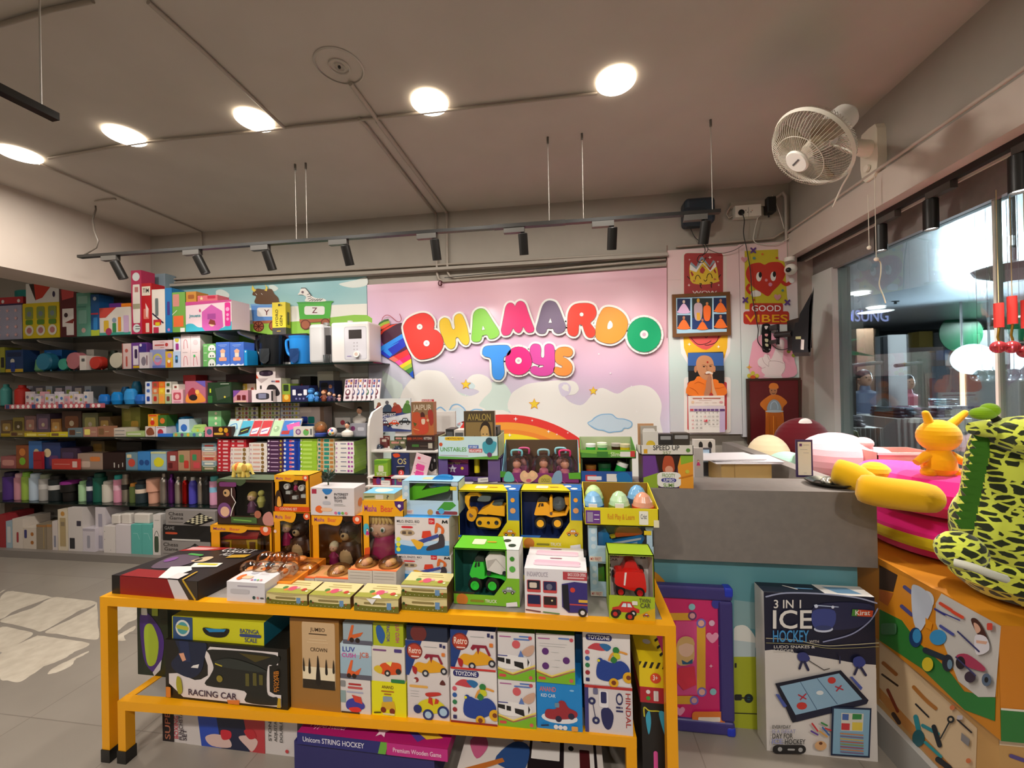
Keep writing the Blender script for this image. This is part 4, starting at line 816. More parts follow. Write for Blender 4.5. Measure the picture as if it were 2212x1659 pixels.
def jug(z,xl,xr,yt,kb,kw,label):
 x0,x1,z1=span(xl,xr,yt,GY,z);w=x1-x0;h=z1-z;cx=x0+w*.58
 t=thing('filter_jug',label,'jug',(cx,GY+.1,z));m=MB()
 m.lathe([(w*.32,0),(w*.36,.01),(w*.40,h*.9),(w*.43,h),(w*.38,h),(.001,h*.97)],kb,(cx,GY+.12,z),20,sy=.8);m.build('body',t)
 m=MB();m.tube(crom([(x0+w*.26,GY+.12,z+h*.9),(x0+w*.02,GY+.12,z+h*.85),(x0+w*.06,GY+.12,z+h*.45),(x0+w*.24,GY+.12,z+h*.3)],False,5),.013,kb);m.build('handle',t)
 m=MB();F=Face(m,lambda u,v:Vector((cx+(u-.5)*w*.72,GY+.12-math.sqrt(max(0,1-((u-.5)*1.7)**2))*w*.335-.004,z+h*(1-v))),(0,-1,0))
 F.poly(kw,[(.15,.45),(.3,.45),(.5,.45),(.7,.45),(.72,.6),(.68,.85),(.55,.93),(.4,.93),(.22,.85)]);m.build('water_window',t)
bx(S2,0,10,750,'9a9a30','dark yellow small box at the left end of the second shelf','R 222 .2 .4 .9 .8')
bx(S2,12,50,756,'1f3a68','dark blue bag-like box with a round badge on the second shelf','e c8c4b4 .4 .5 .12;R 12244a .1 .1 .9 .3;R d0a828 0 .85 1 1;R 203a80 .3 .55 .55 .98')
m=MB();p=aY(66,770,GY);m.lathe([(.05,0),(.065,.02),(.055,.12),(.03,.14),(.001,.15)],'6fae7c',(p.x,GY+.1,S2),18);tag(m.build('money_box'),'pale green rounded money box on the second shelf','money box')
clock(S2,88,772,32,'2f7fa0','d8dce0','teal round alarm clock with a pale dial on the second shelf')
bx(S2,96,134,756,'1464b0','bright blue flat box standing behind the small green clock','R 5aa0e0 .1 .1 .4 .5',Y=3.2)
clock(S2,131,776,22,'3f9a84','dfe6e2','small green round clock left of the pink clock');clock(S2,153,758,32,'b06a70','d89a98','dusty pink round clock, largest of the left group')
bx(S2,172,186,768,'d6ccc4','small white box beside the pink clock','R 555 .3 .2 .8 .4');bx(S2,187,203,755,'d8d4c8','white box with a leaf print behind the red clock','e 5a8a50 .5 .4 .3',Y=3.2)
clock(S2,200,764,24,'c03428','e4ded8','red alarm clock with a white dial on the second shelf')
m=MB();p=aY(220,760,GY);m.lathe([(.04,0),(.045,.01),(.045,.13),(.025,.16),(.025,.185),(.001,.185)],'1d2a1c',(p.x,GY+.1,S2),18);tag(m.build('dark_bottle'),'dark green bottle between the red clock and round white fan','bottle')
clock(S2,246,754,30,'cdc6b2','e6e0cc','cream round desk fan left of the pink and purple boxes','desk_fan','fan')
bx(S2,264,283,742,'dcc0bc','pale pink box with a red hand fan printed on it','e c05a50 .5 .28 .18;R c05a50 .4 .5 .6 .9;r a85a54 0 0 .1 1')
bx(S2,284,318,740,'6a3a8a','purple box with white panel and round gadget','r e6dce6 .1 .12 .45 .85;R 3a2450 .2 .25 .38 .6;R 3a2a80 .5 .05 .95 .4;e d8d0e0 .6 .1 .08;R d8b020 .1 .88 .5 .97')
bx(S2,301,322,761,'e6dde2','small white box with a grey oval printed on it, before the purple box','e 8a8090 .45 .55 .25 .28;r 6a2a40 .75 .2 .83 .8',Y=3.04)
b=bx(S2,324,357,755,'9aa4d8','lavender box with a rainbow letter ring','e e4d84a .5 .5 .3;e e88ab0 .52 .6 .26;e b8b4e0 .5 .5 .2;r 6a7ac8 0 .85 1 1;s 6a7ac8 .04 .4,.5 .75,.5')
b2=bx(S2,357.5,373,759,'e4b83a','narrow yellow and pink box','e b890c8 .6 .25 .3;R e0782a .2 .6 .8 .95;e f0e8d0 .5 .6 .2')
bx(o_dim[b.name][5],330,372,735,'e8ccd0','flat pink box with a red fan, lying across two boxes','R c04a4a .1 .45 .6 .6;e c04040 .72 .5 .08;s d08a8a .02 .4,.2 .6,.2;s d08a8a .02 .4,.8 .6,.8')
b=bx(S2,374,390,759,'b8cdea','pale blue box with a small blue phone','R 24486a .3 .25 .65 .7;R 4aa0d8 .35 .32 .6 .5');bx(o_dim[b.name][5],375,390,728,'dfe0ee','white and blue box stacked on the phone box','R a03a8a .3 .45 .75 .9;e d8c84a .5 .2 .3;r 8aa8d8 0 0 1 .1')
for i,(xl,lb)in enumerate(((391,'left'),(412,'right'))):
 b=bx(S2,xl,xl+20.6,757,'ead8da','lower %s white box with a pink curled tube printed on it'%lb,'S d06a78 .05 .3,.9 .35,.4 .6,.4 .7,.85;s a08a90 .03 .2,.12 .7,.12'+(';R 4ac070 .3 .25 .5 .4' if i else ''))
 bx(o_dim[b.name][5],xl,xl+20.6,722,'ecdcdf','upper %s white box with a pink curled tube printed on it'%lb,'S d06a78 .05 .3,.9 .35,.4 .6,.4 .7,.85;s a08a90 .03 .2,.12 .7,.12' if not i else 'e d8c8cc .5 .5 .25;s a08a90 .03 .2,.12 .7,.12')
z=S2
for i,w in enumerate(('bottom','middle','top')):
 b=bx(z,439,466,773-i*15.2,'6fb468','flat green box with a white panda face, %s of three'%w,'e e8ece4 .7 .75 .3 .6;e 222 .6 .75 .05 .12;e 222 .8 .75 .05 .12;s dfe8d8 .04 .1,.3 .3,.3',group='panda boxes');z=o_dim[b.name][5]
for i,xl in enumerate((466.5,497)):
 bx(S2,xl,xl+29.5,739,'4a74d0','bright blue box with a peach lantern print, %s of the pair'%('left','right')[i],'p f0b090 .3,.35 .5,.27 .7,.35 .65,.45 .35,.45;R e8d8c8 .35 .45 .65 .62;R f0a080 .22 .63 .78 .78 .5;s a8c0f0 .03 .2,.12 .8,.12;s a8c0f0 .02 .3,.18 .7,.18;c dfe6f8 0,.95 .2,.9 .4,.96 .6,.9 .8,.95 1,.9 1,1 0,1',group='blue lantern boxes')
bx(S2,527.5,534,756,'1f9ae0','thin bright blue box between lantern box and black jug','e d8eef8 .5 .1 .25')
b=bx(S2,549,663,722,'1e1424','wide black printed box standing behind the two jugs','e c8c8d0 .94 .3 .03;t d8d8e0 8 .93 .8 .12 .03;r 3a2438 0 .05 1 .2;R dcdad8 .38 .88 .7 .98',Y=3.26,dep=.07)
x0,x1,z1=span(588,617,653,3.262,o_dim[b.name][5]);zz=o_dim[b.name][5]
m=MB();m.box(x0,x1,3.262,3.322,zz,z1,'e4cf3c',ks='c8b424');F=LF(m,x0,x1,3.262,zz,z1);F.draw('r 4c4a4a 0 .79 1 1;R 3a3a30 .45 .05 .6 .12;t 4a4820 lo .62 .12 .07 .14;T 4a4820 HYDRO .44 .74 .2 .52;T 4a4820 GEN .76 .74 .2 .32;s d8b040 .05 .35,.9 .6,.9');LR(m,x1,3.262,3.322,zz,z1).draw('r 403e3e 0 .79 1 1;R 5a5a20 .3 .3 .8 .7')
tag(m.build('product_box'),'upright yellow and grey box marked HYDROGEN on the black box','box')
jug(S2,531,592,722,'1d1f22_g','3a3e42_g','glossy black water jug on the second shelf');jug(S2,597,654,723,'2c8ce0_g','2a4a80_g','bright blue water jug beside the black one')
# water machines
x0,x1,z1=span(665,712,699,GY,S2);t=thing('water_machine','silver and white water machine with a dark side screen','machine',((x0+x1)/2,3.15,S2))
m=MB();m.rbox(x0,x1-.06,GY,3.3,S2,z1,'d8d8da',.03);m.rbox(x1-.07,x1,GY+.02,3.3,S2,z1-.02,'b4b4b8_m',.01);m.build('body',t)
m=MB();m.box(x1-.045,x1-.004,GY+.012,GY+.022,S2+.08,z1-.1,'16161a');m.build('screen',t)
m=MB();m.cyl((x1-.09,3.17,z1-.005),(x1-.09,3.17,z1+.02),.03,'c8c8c8_m');m.build('spout_cap',t)
m=MB();m.lathe([(.02,0),(.024,.07)],'e8eef0_t',(aY(706,770,GY).x,GY-.01,S2),16);tag(m.build('drinking_glass'),'small clear glass in front of the silver water machine','glass')
x0,x1,z1=span(714,796,695,GY,S2);t=thing('water_machine','white water machine with a square screen and round front dial','machine',((x0+x1)/2,3.15,S2))
m=MB();m.rbox(x0,x1,GY,3.3,S2,z1,'eae6e4',.02);m.build('body',t)
m=MB();F=LF(m,x0,x1,GY,S2,z1);F.draw('R c6c4cc .36 .12 .95 .93 .08;R d6d4dc .38 .14 .93 .91 .08;r 2c2422 .48 .2 .82 .42;e b8b4bc .62 .52 .02;e b8b4bc .7 .52 .02;e b8b4bc .62 .6 .02;e b8b4bc .7 .6 .02;e b8b4bc .62 .68 .02;e b8b4bc .7 .68 .02;s 9a90c0 .02 .44,.84 .54,.84');m.build('control_panel',t)
m=MB();c=Vector((x0+(x1-x0)*.7,GY,S2+(z1-S2)*.2));m.cyl(c,c+Vector((0,-.02,0)),.026,'f0eeec');m.cyl(c+Vector((0,-.02,0)),c+Vector((0,-.021,0)),.015,'d8c0b4');m.build('dial',t)
m=MB();m.cyl((x0+.12,3.17,z1-.005),(x0+.12,3.17,z1+.025),.022,'dcdad8');m.build('spout_cap',t)
# ---- third shelf
def bottle(z,x,w,yt,k,cap,label,band=None,kind='b',Y=GY+.03,group='bottles on the sixth shelf'):
 c=aY(x,yt,Y);r=(aY(x+w/2,yt,Y).x-c.x)*.97;h=c.z-z
 t=thing('water_bottle',label,'bottle',(c.x,Y+.03,z),group);m=MB();P=(c.x,Y+.03,z)
 if kind=='b':m.lathe([(r*.9,0),(r,.006),(r,h*.72),(r*.85,h*.8),(r*.5,h*.88)],k,P,18);ch=(h*.88,h,r*.52)
 elif kind=='t':m.lathe([(r*.72,0),(r*.75,.006),(r*.78,h*.45),(r,h*.5),(r,h*.88)],k,P,18);ch=(h*.88,h,r*1.02)
 else:m.lathe([(r*.95,0),(r,.006),(r,h*.84)],k,P,18);ch=(h*.84,h,r*.8)
 m.build('body',t)
 m=MB();m.lathe([(ch[2],ch[0]-.001),(ch[2],ch[1]-.006),(ch[2]*.85,ch[1]),(.001,ch[1])],cap,P,18);m.build('cap',t)
 if band:m=MB();m.lathe([(r*1.01,h*.45),(r*1.02,h*.46),(r*1.02,h*.62),(r*1.01,h*.63)],band,P,18);m.build('band',t)
 return t
bottle(S3,39,19,832,'c02a20','b8241c','red bottle at the left end of the third shelf',group=None);bottle(S3,4,14,830,'4a9a94','3a8a84','teal bottle at the very left edge of the third shelf',group=None)
random.seed(4)
for i in range(13):
 x=55+i*10.5;k=('e0d0d0','cfc6d2','dcd4d0','d8a0aa','c8c4cc')[i%5]
 bx(S3,x,x+9.5,846+(i%3)*5,k,'%s pale blister pack from the left on the third shelf'%('1st 2nd 3rd'.split()+['%dth'%q for q in range(4,14)])[i],'e %s .5 .4 .3;R d07a80 .2 .75 .8 .92'%('8a8090','4a78b0','c8b040','90a858','a8a0b0')[(i*3)%5],dep=.04,Y=GY+.01*(i%2),group='blister packs on the third shelf',name='blister_pack',cat='blister pack')
 if i%2==0:bx(S3,x+2,x+16,834+(i%4)*2,('a8a4b4','b8aca8','98a0a8','b4a4ac')[i//2%4],'pale box standing behind the blister packs, %s from the left'%'first second third fourth fifth sixth seventh'.split()[i//2],'R %s .2 .2 .8 .6'%('5a6a8a','c8b03a','8aa04a')[i%3],Y=3.2,group='pale boxes behind the blister packs')
m=MB();x0,x1=aY(12,875,SF-.02).x,aY(222,875,SF-.02).x;m.box(x0,x1,SF-.025,SF-.002,S3-.028,S3+.012,'c86a74');F=LF(m,x0,x1,SF-.025,S3-.028,S3+.012)
for i in range(18):F.draw('e efe2de %f .5 .016'%(.03+i*.0555)if i%5 else 'r 3a4a7a %f .05 %f .95'%(.01+i*.0555,.05+i*.0555))
tag(m.build('shelf_strip'),'pink strip with white discs clipped to the edge of the third shelf','strip')
for i,(x,y,w)in enumerate(((210,852,30),(238,847,30),(268,840,34),(290,852,30),(225,836,24),(250,824,26),(283,822,26))):
 m=MB();p=aY(x,860,GY);h=aY(x,y,GY+.05).z-S3;r=w/2/853*3.2
 Y=GY+.06+(.12 if i>3 else 0);m.lathe([(r*.8,0),(r,h*.3),(r*.9,h*.8),(r*.6,h),(.001,h)],('2478d0_g','1f8ad8_g','3a9ae0_g','2a6ac0_g','1a70a8','1a80a8','2078a0')[i],(p.x,Y,S3),10,sy=.7)
 tag(m.build('blue_pouch'),'shiny blue wrapped pouch, %s of the blue heap on the third shelf'%('leftmost','second','largest front','rightmost front','rear left','rear middle','rear right')[i],'pouch','blue pouches on the third shelf')
for i,(x,cols)in enumerate(((314,('dfe4f0','d8e0f0','e6e6f2')),(329,('c8483a','d87a48','b8a078')),(343,('e87020','e8b828','e0a040')),(357,('c8c4b8','e0dcd0','a8b890')))):
 z=S3
 for j in range(3):
  b=bx(z,x,x+13,851-j*13.3,cols[2-j],'%s small cube box in the %s stack of cubes'%(('bottom','middle','top')[j],('first','second','third','fourth')[i]),'R %s .25 .25 .75 .75'%(('20409a','4a70c0','2a50b0'),('c02a20','d8c0a0','8a5a3a'),('f09040','f0d040','d89030'),('7a3a34','3a2a28','3a5a2a'))[i][j],dep=.06,group='cube boxes');z=o_dim[b.name][5]
b=bx(S3,371,395,842,'e6b4bc','pink box with a small screen gadget','R c05060 .15 .2 .85 .75;e e8b0b0 .5 .5 .2;s b03a70 .04 .2,.9 .8,.9');bx(o_dim[b.name][5],373,386,830,'e4dcd0','tiny flat white box on the pink gadget box','R 8a3a30 .3 .3 .7 .7')
bx(S3,396,423,810,'b83438','red box behind the dragon-coloured box','R e8a030 .5 .3 .8 .7;r e0c8c4 0 .35 1 .5',Y=3.2)
bx(S3,400,444,823,'b86a80','box with a bright red and orange creature painting','c e8903a .05,.7 .3,.4 .6,.45 .9,.7 .95,.95 .1,.98;c a02a38 .15,.5 .4,.3 .55,.6 .4,.85 .2,.8;e 2a1a20 .4 .75 .2 .14;e f0b860 .6 .5 .1;p 6a5ab0 .5,0 1,0 1,.3')
bx(S3,449,500,826,'1f3a22','dark green box with a slanted grey shape','p 3a4a3a .3,.3 .95,.15 .95,.7 .4,.9;R c8d838 .08 .3 .14 .5;e d8c848 .72 .72 .04;R 2f6a34 0 .65 .2 1;s c8d0c0 .02 .55,.08 .9,.08')
bx(S3,488,552,808,'3a2226','long brown box behind the yellow box on the third shelf','R 5a2a2a .1 .2 .4 .8;e 6a5a6a .75 .5 .08',Y=3.22)
b=bx(S3,504,536,843,'c88a9a','pink box with two round dark windows','p 7a4a9a 0,0 .5,0 0,.6;R 6a1c20 .25 .4 .5 .8;R 6a1c20 .6 .4 .85 .8;R e0b8a0 .1 .85 .9 .98');bx(S3,508,552,829,'d8c040','yellow box behind the pink box with round windows','r e0dcc0 .6 0 1 .6;e c05a4a .85 .3 .07;R e8e0a0 .1 .1 .5 .3',Y=3.2)
b=bx(S3,554,607,817,'ece2e0','white box with a black game controller and red word','p c0b0b0 0,0 .5,0 .2,.2;c 2a262a .4,.55 .5,.3 .75,.3 .95,.6 .85,.75 .45,.7;R 2a2424 .15 .3 .22 .45;R c03a30 .78 .1 .95 .18;t 40407a MINI .62 .17 .07 .14',dep=.12)
bx(o_dim[b.name][5],554,595,794,'e8dcda','white box with a dark oval on top of the controller box','R 2c1c30 .15 .25 .88 .8 .5;e 4a3a4a .3 .5 .08;e 4a3a4a .7 .5 .08;p d04a2a 0,.6 .12,1 0,1')
bx(S3,544,590,842,'ecdfe2','small white box with a handheld game console','R 3a3640 .2 .25 .82 .78 .4;R 8a8aa8 .32 .3 .68 .7 .05;R 2a2628 .92 .1 1 .9',Y=3.03,dep=.03)
bx(S3,610,627,829,'8aa83a','green and orange narrow box','r d88a20 0 .6 1 1;R 2a3a20 .15 .05 .8 .4;e e8d060 .5 .75 .3')
bx(S3,628,668,833,'22244e','dark blue box with two white character tokens','R e4e4ec .1 .25 .28 .6;R e4e4ec .7 .25 .88 .6;R d8d8e0 .38 .5 .62 .62 .5;R 14143a .32 .2 .66 .45;e 8080b0 .3 .82 .05;e 8080b0 .5 .82 .05;e 8080b0 .7 .82 .05')
bx(S3,648,671,813,'1a1716','black box standing behind the dark blue token box','R 8a2a28 .1 .3 .25 .45',Y=3.2);bx(S3,618,645,820,'dcd6d4','white slim box behind the narrow green box','R 5a5a60 .1 .3 .4 .6;R 5a5a60 .55 .3 .9 .6',Y=3.2)
bx(S3,686,720,802,'b8b4a0','grey box with two round cups behind the figurines','e 7a7a70 .3 .5 .2;e 7a7a70 .75 .5 .2',Y=3.24);bx(S3,690,722,822,'24305c','blue box just behind the small figurines','R 141418 .1 .1 .6 .8;e c08060 .75 .3 .12',Y=3.2)
def figurine(z,x,yt,k1,k2,k3,label,Y=GY,cat='figurine'):
 c=aY(x,yt,Y);h=c.z-z;t=thing('figurine',label,cat,(c.x,Y,z),None)
 m=MB();m.lathe([(h*.2,0),(h*.22,.005),(h*.24,h*.2),(h*.16,h*.5),(h*.1,h*.58)],k1,(c.x,Y,z),12,sy=.8)
 for sx in(-1,1):m.tube([(c.x+sx*h*.14,Y,z+h*.5),(c.x+sx*h*.3,Y-.01,z+h*.3)],h*.06,k1)
 m.build('body',t)
 m=MB();m.ball((c.x,Y,z+h*.76),h*.23,k2,12);m.build('head',t)
 m=MB();m.lathe([(h*.25,-.01),(h*.24,h*.1),(h*.14,h*.2),(.001,h*.23)],k3,(c.x,Y+.004,z+h*.78),12);m.build('hair',t)
for i,(x,y,a,b,c)in enumerate(((672,838,'3a8ad0','4a9ae0','2a5a90'),(684,846,'2a6ab0','60a8e0','204a80'),(700,842,'7a3a20','d8a078','6a3018'),(712,846,'3a2a50','e0b090','402818'),(722,850,'4a3a4a','d09a80','2a1c1c'),(733,852,'c8a0a0','e0b8a8','5a3028'))):
 figurine(S3,x,y,a,b,c,'%s small painted figurine from the left on the third shelf'%('first','second','third','fourth','fifth','sixth')[i],GY-.015*(i%2))
for i in range(7):
 x=741+i*9.8;p=aY(x+6,864,GY);M=Matrix.Translation((p.x,GY+.02+i*.002,S3))@Matrix.Rotation(-.22,4,'X')@Matrix.Rotation(-.25,4,'Z')
 m=MB();w=.09;h=aY(x,817,GY).z-S3;m.box(-w/2,w/2,0,.006,0,h,'d8ccd0',M=M)
 F=Face(m,lambda u,v:M@Vector((-w/2+w*u,0,h*(1-v))),M.to_3x3()@Vector((0,-1,0)));F.asp=h/w
 random.seed(i);F.draw('r c0a0b0 .06 .04 .94 .22;'+''.join('r %s %f %f %f %f;'%(random.choice(('8a3a4a','3a5a9a','c88a40','5a3a6a','e8e0e0')),u,v,u+.2,v+.09)for u in(.1,.4,.7)for v in(.06,.17,.3))+'e %s .5 .62 .3;e e8d8d8 .5 .6 .18;R 5a3040 .3 .8 .7 .9'%random.choice(('3a5a8a','5a4a6a','6a3040','3a6a4a')))
 tag(m.build('card_pack'),'%s leaning collector card pack from the left at the right end of the third shelf'%'first second third fourth fifth sixth seventh'.split()[i],'card pack','collector card packs')
 # ---- fourth shelf
MUT=[('6a5238','a88a4a'),('8a7a3a','5a4a28'),('7a5a5a','b08070'),('5a4a60','8a6a80'),('9a6a3a','c89a5a'),('4a3028','7a4a30'),('6a6a4a','a8a060')]  # muted colours stand in for the dim left end of the shelves
ORD='first second third fourth fifth sixth seventh eighth ninth tenth eleventh twelfth'.split()
for i,(xl,xr,yt)in enumerate(((2,27,908),(28,52,902),(53,78,898),(79,108,894),(110,132,905),(134,176,888),(178,212,892),(214,238,900))):
 c=MUT[i%7];bx(S4,xl,xr,yt,c[0],'%s brownish box from the left on the fourth shelf'%ORD[i],'R %s .15 .2 .85 .7;r %s 0 .85 1 1;e c8b8a0 .5 .5 .12'%(c[1],('b89a2a','8a6a30','c0a838')[i%3]),Y=3.12,group='brownish boxes on the fourth shelf')
for i,(xl,xr,yt,k)in enumerate(((22,52,932,'8a7438'),(53,105,935,'c8b028'),(108,146,934,'d4c428'),(147,178,925,'6a7a80'),(180,210,923,'a87868'),(211,238,921,'9a6a50'))):
 bx(S4,xl,xr,yt,k,'%s low flat pack from the left at the front of the fourth shelf'%ORD[i],'R %s .1 .2 .5 .8;s d8c8a0 .03 .6,.5 .9,.5'%('5a3a2a','e8d870','7a5a3a')[i%3],dep=.06,Y=3.04,group='low packs on the fourth shelf')
b=bx(S4,240,272,925,'cdc2b4','white printed box with small faces on the fourth shelf','e 555 .15 .3 .06;e 555 .15 .75 .06;s 888 .04 .3,.3 .9,.3;s 888 .04 .3,.75 .9,.75');bx(S4,273,312,933,'a8bc78','flat pale green box beside the white printed box','s e8e8d8 .05 .1,.5 .8,.5')
bx(S4,263,303,880,'8a8a3c','olive box standing tall at the back of the fourth shelf','R a8a050 .1 .1 .5 .5;R c8a040 .5 .5 .9 .9',Y=3.2)
b=bx(S4,314,335,921,'d8c8c0','square box with a brown face photo','c 8a4a30 .2,.3 .5,.1 .8,.3 .9,.8 .3,.9 .1,.6');b2=bx(S4,337,359,921,'ddd6dc','white square box with a red fruit','e b83040 .45 .6 .28;r c08080 .1 .08 .9 .14')
bx(o_dim[b.name][5],320,341,895,'e09a20','orange box with a red pot printed, on the face photo box','e d03020 .45 .7 .22;e e8e0d0 .45 .4 .1;r d84020 .1 .05 .9 .15',dep=.1);bx(o_dim[b2.name][5],342,360,897,'3a6a28','green and orange little box next to the orange box','e d8702a .5 .5 .3',dep=.1)
bx(S4,361,384,895,'7a5a3c','plain brown box behind the egg pack','',Y=3.2);bx(S4,341,373,937,'2a70c8','flat blue strip pack at the shelf edge','',Y=3.035,dep=.03)
bx(S4,374,440,935,'7ab890','long flat green box with yellow spots',''.join('e %s %f .5 .05;'%(c,u)for u,c in((.1,'c8a050'),(.3,'6a4a7a'),(.5,'d8b840'),(.7,'507ab0'),(.9,'e0e0c0'))),Y=3.035,dep=.05)
bx(S4,386,409,906,'c8dcee','pale blue pack with a dark blue egg','e 3a70c8 .5 .5 .3 .22;s 2a50a0 .05 .3,.6 .5,.7')
m=MB();p=aY(398,893,3.2);m.lathe([(.07,0),(.08,.1),(.05,.16),(.001,.17)],'1f80b8',(p.x,3.22,S4),16);tag(m.build('blue_toy'),'rounded blue toy behind the egg pack','toy')
m=MB();c=aY(427,927,GY+.02);m.prism([c+Vector((.065*math.cos(PI/3*i),0,.057*math.sin(PI/3*i)-(c.z-S4-.0495)))for i in range(6)],(0,.05,0),'b0cf78');F=Face(m,lambda u,v:Vector((c.x+u,GY+.02,S4+.0495-v)),(0,-1,0));F.draw('* d8c040 0 0 .018;s 7aa040 .004 -.03,-.025 .03,-.025');tag(m.build('hexagon_box'),'light green six-sided box on the fourth shelf','box')
z=S4
for k,lb,h in(('e08030','orange',932),('5a9ac8','blue',921),('78c080','mint green',909),('84c884','pale green',898),('90cf90','lightest green',888)):
 b=bx(z,450,478,h,k,'small %s box in the stack beside the chocolate pack'%lb,'e e8e0c0 .6 .5 .1',dep=.1,Y=3.1);z=o_dim[b.name][5]
bx(S4,443,500,922,'3a1c14','dark chocolate-coloured box with gold sweets and a pink end','r d88098 0 0 .3 1;e 4a6a80 .17 .5 .1;e d8a028 .6 .3 .08;e d8a028 .8 .35 .08;R e0b040 .35 .6 .7 .8;e a03a20 .85 .75 .06',Y=3.03,dep=.04)
for i,(xl,xr,k,a)in enumerate(((484,513,'bcd8d8','S 3a8ac8 .06 .2,.4 .6,.3 .8,.6;e d8e8e8 .5 .6 .2;R c05030 .5 .02 .7 .12'),(513,538,'4ab0d0','p 1a1a1a .05,.6 .9,.45 .85,.8 .05,.95;s c8e040 .05 .2,.75 .7,.62;R c04a3a .4 .02 .65 .12'),(538,558,'c8303a','p e8e0e8 .1,.6 .9,.5 .8,.85 .1,.9;s 4a3a9a .08 .2,.78 .7,.7;R f0d0c0 .4 .02 .65 .12'),
(558,581,'cc343c','p e8e0e8 .1,.6 .9,.5 .8,.85 .1,.9;s 7a3a9a .08 .2,.75 .7,.66;R f0d0c0 .4 .02 .65 .12'),(582,604,'bcdcb0','e 9aba90 .5 .6 .3;e d8e8c8 .4 .55 .12;R c05030 .4 .02 .65 .12'),(604,643,'3a7ac8','p d85aa8 .2,.4 .9,.2 1,.5 .4,.7;R b03030 .05 .7 .5 .9;p e8e8f0 .3,.35 .6,.25 .6,.3'))):
 p0,p1=aY(xl,940,3.05),aY(xr,940,3.05);M=Matrix.Translation((p0.x,3.05,S4+.002))@Matrix.Rotation(-.45,4,'X');w,h=p1.x-p0.x-.004,.165
 m=MB();m.box(0,w,0,.012,0,h,'ddd8d4',M=M);m.box(.002,w-.002,-.001,0,.002,h*.86,k,M=M);F=Face(m,lambda u,v:M@Vector((w*u,-.001,h*(1-v))),M.to_3x3()@Vector((0,-1,0)));F.asp=h/w;F.draw(a)
 tag(m.build('toy_card_pack'),'%s leaning carded toy on the fourth shelf, %s'%(ORD[i],('pale blue','cyan with black arrow','red left one','red right one','pale green','blue and pink')[i]),'toy pack','carded toys on the fourth shelf')
bx(S4,634,676,922,'dcd8cc','white box printed with a purple plum and green fruit','e 8a5a90 .25 .5 .14;e c8b8c8 .25 .5 .08;e 6ab05a .65 .55 .15;p c04040 .6,.2 .8,.3 .7,.4;R 777 .86 .2 .96 .8',Y=3.03,dep=.05)
for q,(xl,xr,n,k)in enumerate(((508,558,3,'b0ac40'),(563,605,4,'b8b030'),(606,647,4,'9aa0c8'))):
 z=S4+0
 b=bx(z,xl,xr,906,'6a6448','plain riser box under the %s stack of fruit puzzle boxes'%('left','middle','right')[q],'',Y=3.2);z=o_dim[b.name][5]
 for j in range(n):
  b=bx(z,xl,xr,897-j*9.2,k,'%s box from below in the %s stack of fruit puzzle boxes'%(ORD[j],('left','middle','right')[q]),'r e0dcd0 .03 .1 1 .9;'+''.join('e %s %f .5 .06;'%(c,u)for u,c in((.2,'8a5a50'),(.35,'c8a050'),(.5,'a85a5a'),(.65,'7a9a50'),(.85,'6a5a7a' if k!='9aa0c8' else 'd8c840'))),Y=3.2,group='fruit puzzle boxes');z=o_dim[b.name][5]
b=bx(S4,646,700,879,'ccbcb8','clear pack of coloured building bricks','R e0d0c8 .05 .03 .5 .2;R 2a4ab8 .08 .35 .35 .6;R 1a8a80 .36 .35 .62 .6;R d8c820 .05 .75 .3 .95;R c83028 .32 .78 .75 .97;R 2a6ab0 .1 .62 .6 .72;'+'r 7a6050 .85 0 1 .9',Y=3.2)
m=MB();p=aY(693,935,3.08);m.lathe([(.045,0),(.05,.02),(.03,.03)],'3a50a0',(p.x,3.08,S4),16);m.ball((p.x,3.08,S4+.075),.05,'d8a878_j',16);m.ball((p.x,3.08,S4+.06),.025,'e09040',10);tag(m.build('toy_globe'),'clear orange toy globe on a blue foot','toy')
m=MB();p=aY(718,935,3.06);c=Vector((p.x,3.06,S4+.038));m.ball(c,.038,'e6e0dc',16)
for a,b,k in((-.5,.4,'e0503a'),(.5,.5,'3a6ac0'),(0,-.4,'3aa05a'),(.7,-.3,'e8a030'),(-.7,-.2,'8a4aa0'),(0,.9,'e05a80')):
 d=Vector((a,-1,b)).normalized();m.ball(c+d*.030,.012,k,8)
tag(m.build('play_ball'),'small white ball with coloured dots on the fourth shelf','ball')
def bust(x,yt,base,label,Y):
 c=aY(x,yt,Y);h=c.z-base;t=thing('bust_figurine',label,'figurine',(c.x,Y,base));m=MB()
 m.lathe([(h*.36,0),(h*.42,h*.12),(h*.4,h*.3),(h*.2,h*.42),(h*.1,h*.46),(h*.1,h*.55)],'dcd6cc',(c.x,Y,base),16,sy=.65);m.build('shirt',t)
 m=MB();m.ball((c.x,Y,base+h*.74),(h*.15,h*.16,h*.2),'d8a080',14);m.ball((c.x,Y-h*.16,base+h*.72),h*.03,'cc9070',8)
 for s in(-1,1):m.ball((c.x+s*h*.06,Y-h*.145,base+h*.78),h*.016,'2a1a14',6);m.ball((c.x+s*h*.155,Y,base+h*.73),h*.03,'cc9070',8)
 m.tube([(c.x-h*.05,Y-h*.148,base+h*.64),(c.x,Y-h*.16,base+h*.632),(c.x+h*.05,Y-h*.148,base+h*.64)],h*.008,'8a3a30',5);m.build('head',t)
 m=MB();m.ball((c.x,Y+h*.04,base+h*.84),(h*.165,h*.16,h*.15),'1c1614',12);m.build('hair',t)
bust(750,911,S4,'small bust of a person with folded white shirt, on the fourth shelf',3.06)
b=bx(S4,756,790,915,'8a8a92','grey box at the right end of the fourth shelf, below a bust','e 6a2a5a .2 .4 .14;R b0b0b8 .5 .3 .9 .6',Y=3.1,dep=.15)
bust(776,878,o_dim[b.name][5],'small bust of a dark haired person on the grey box',3.17)
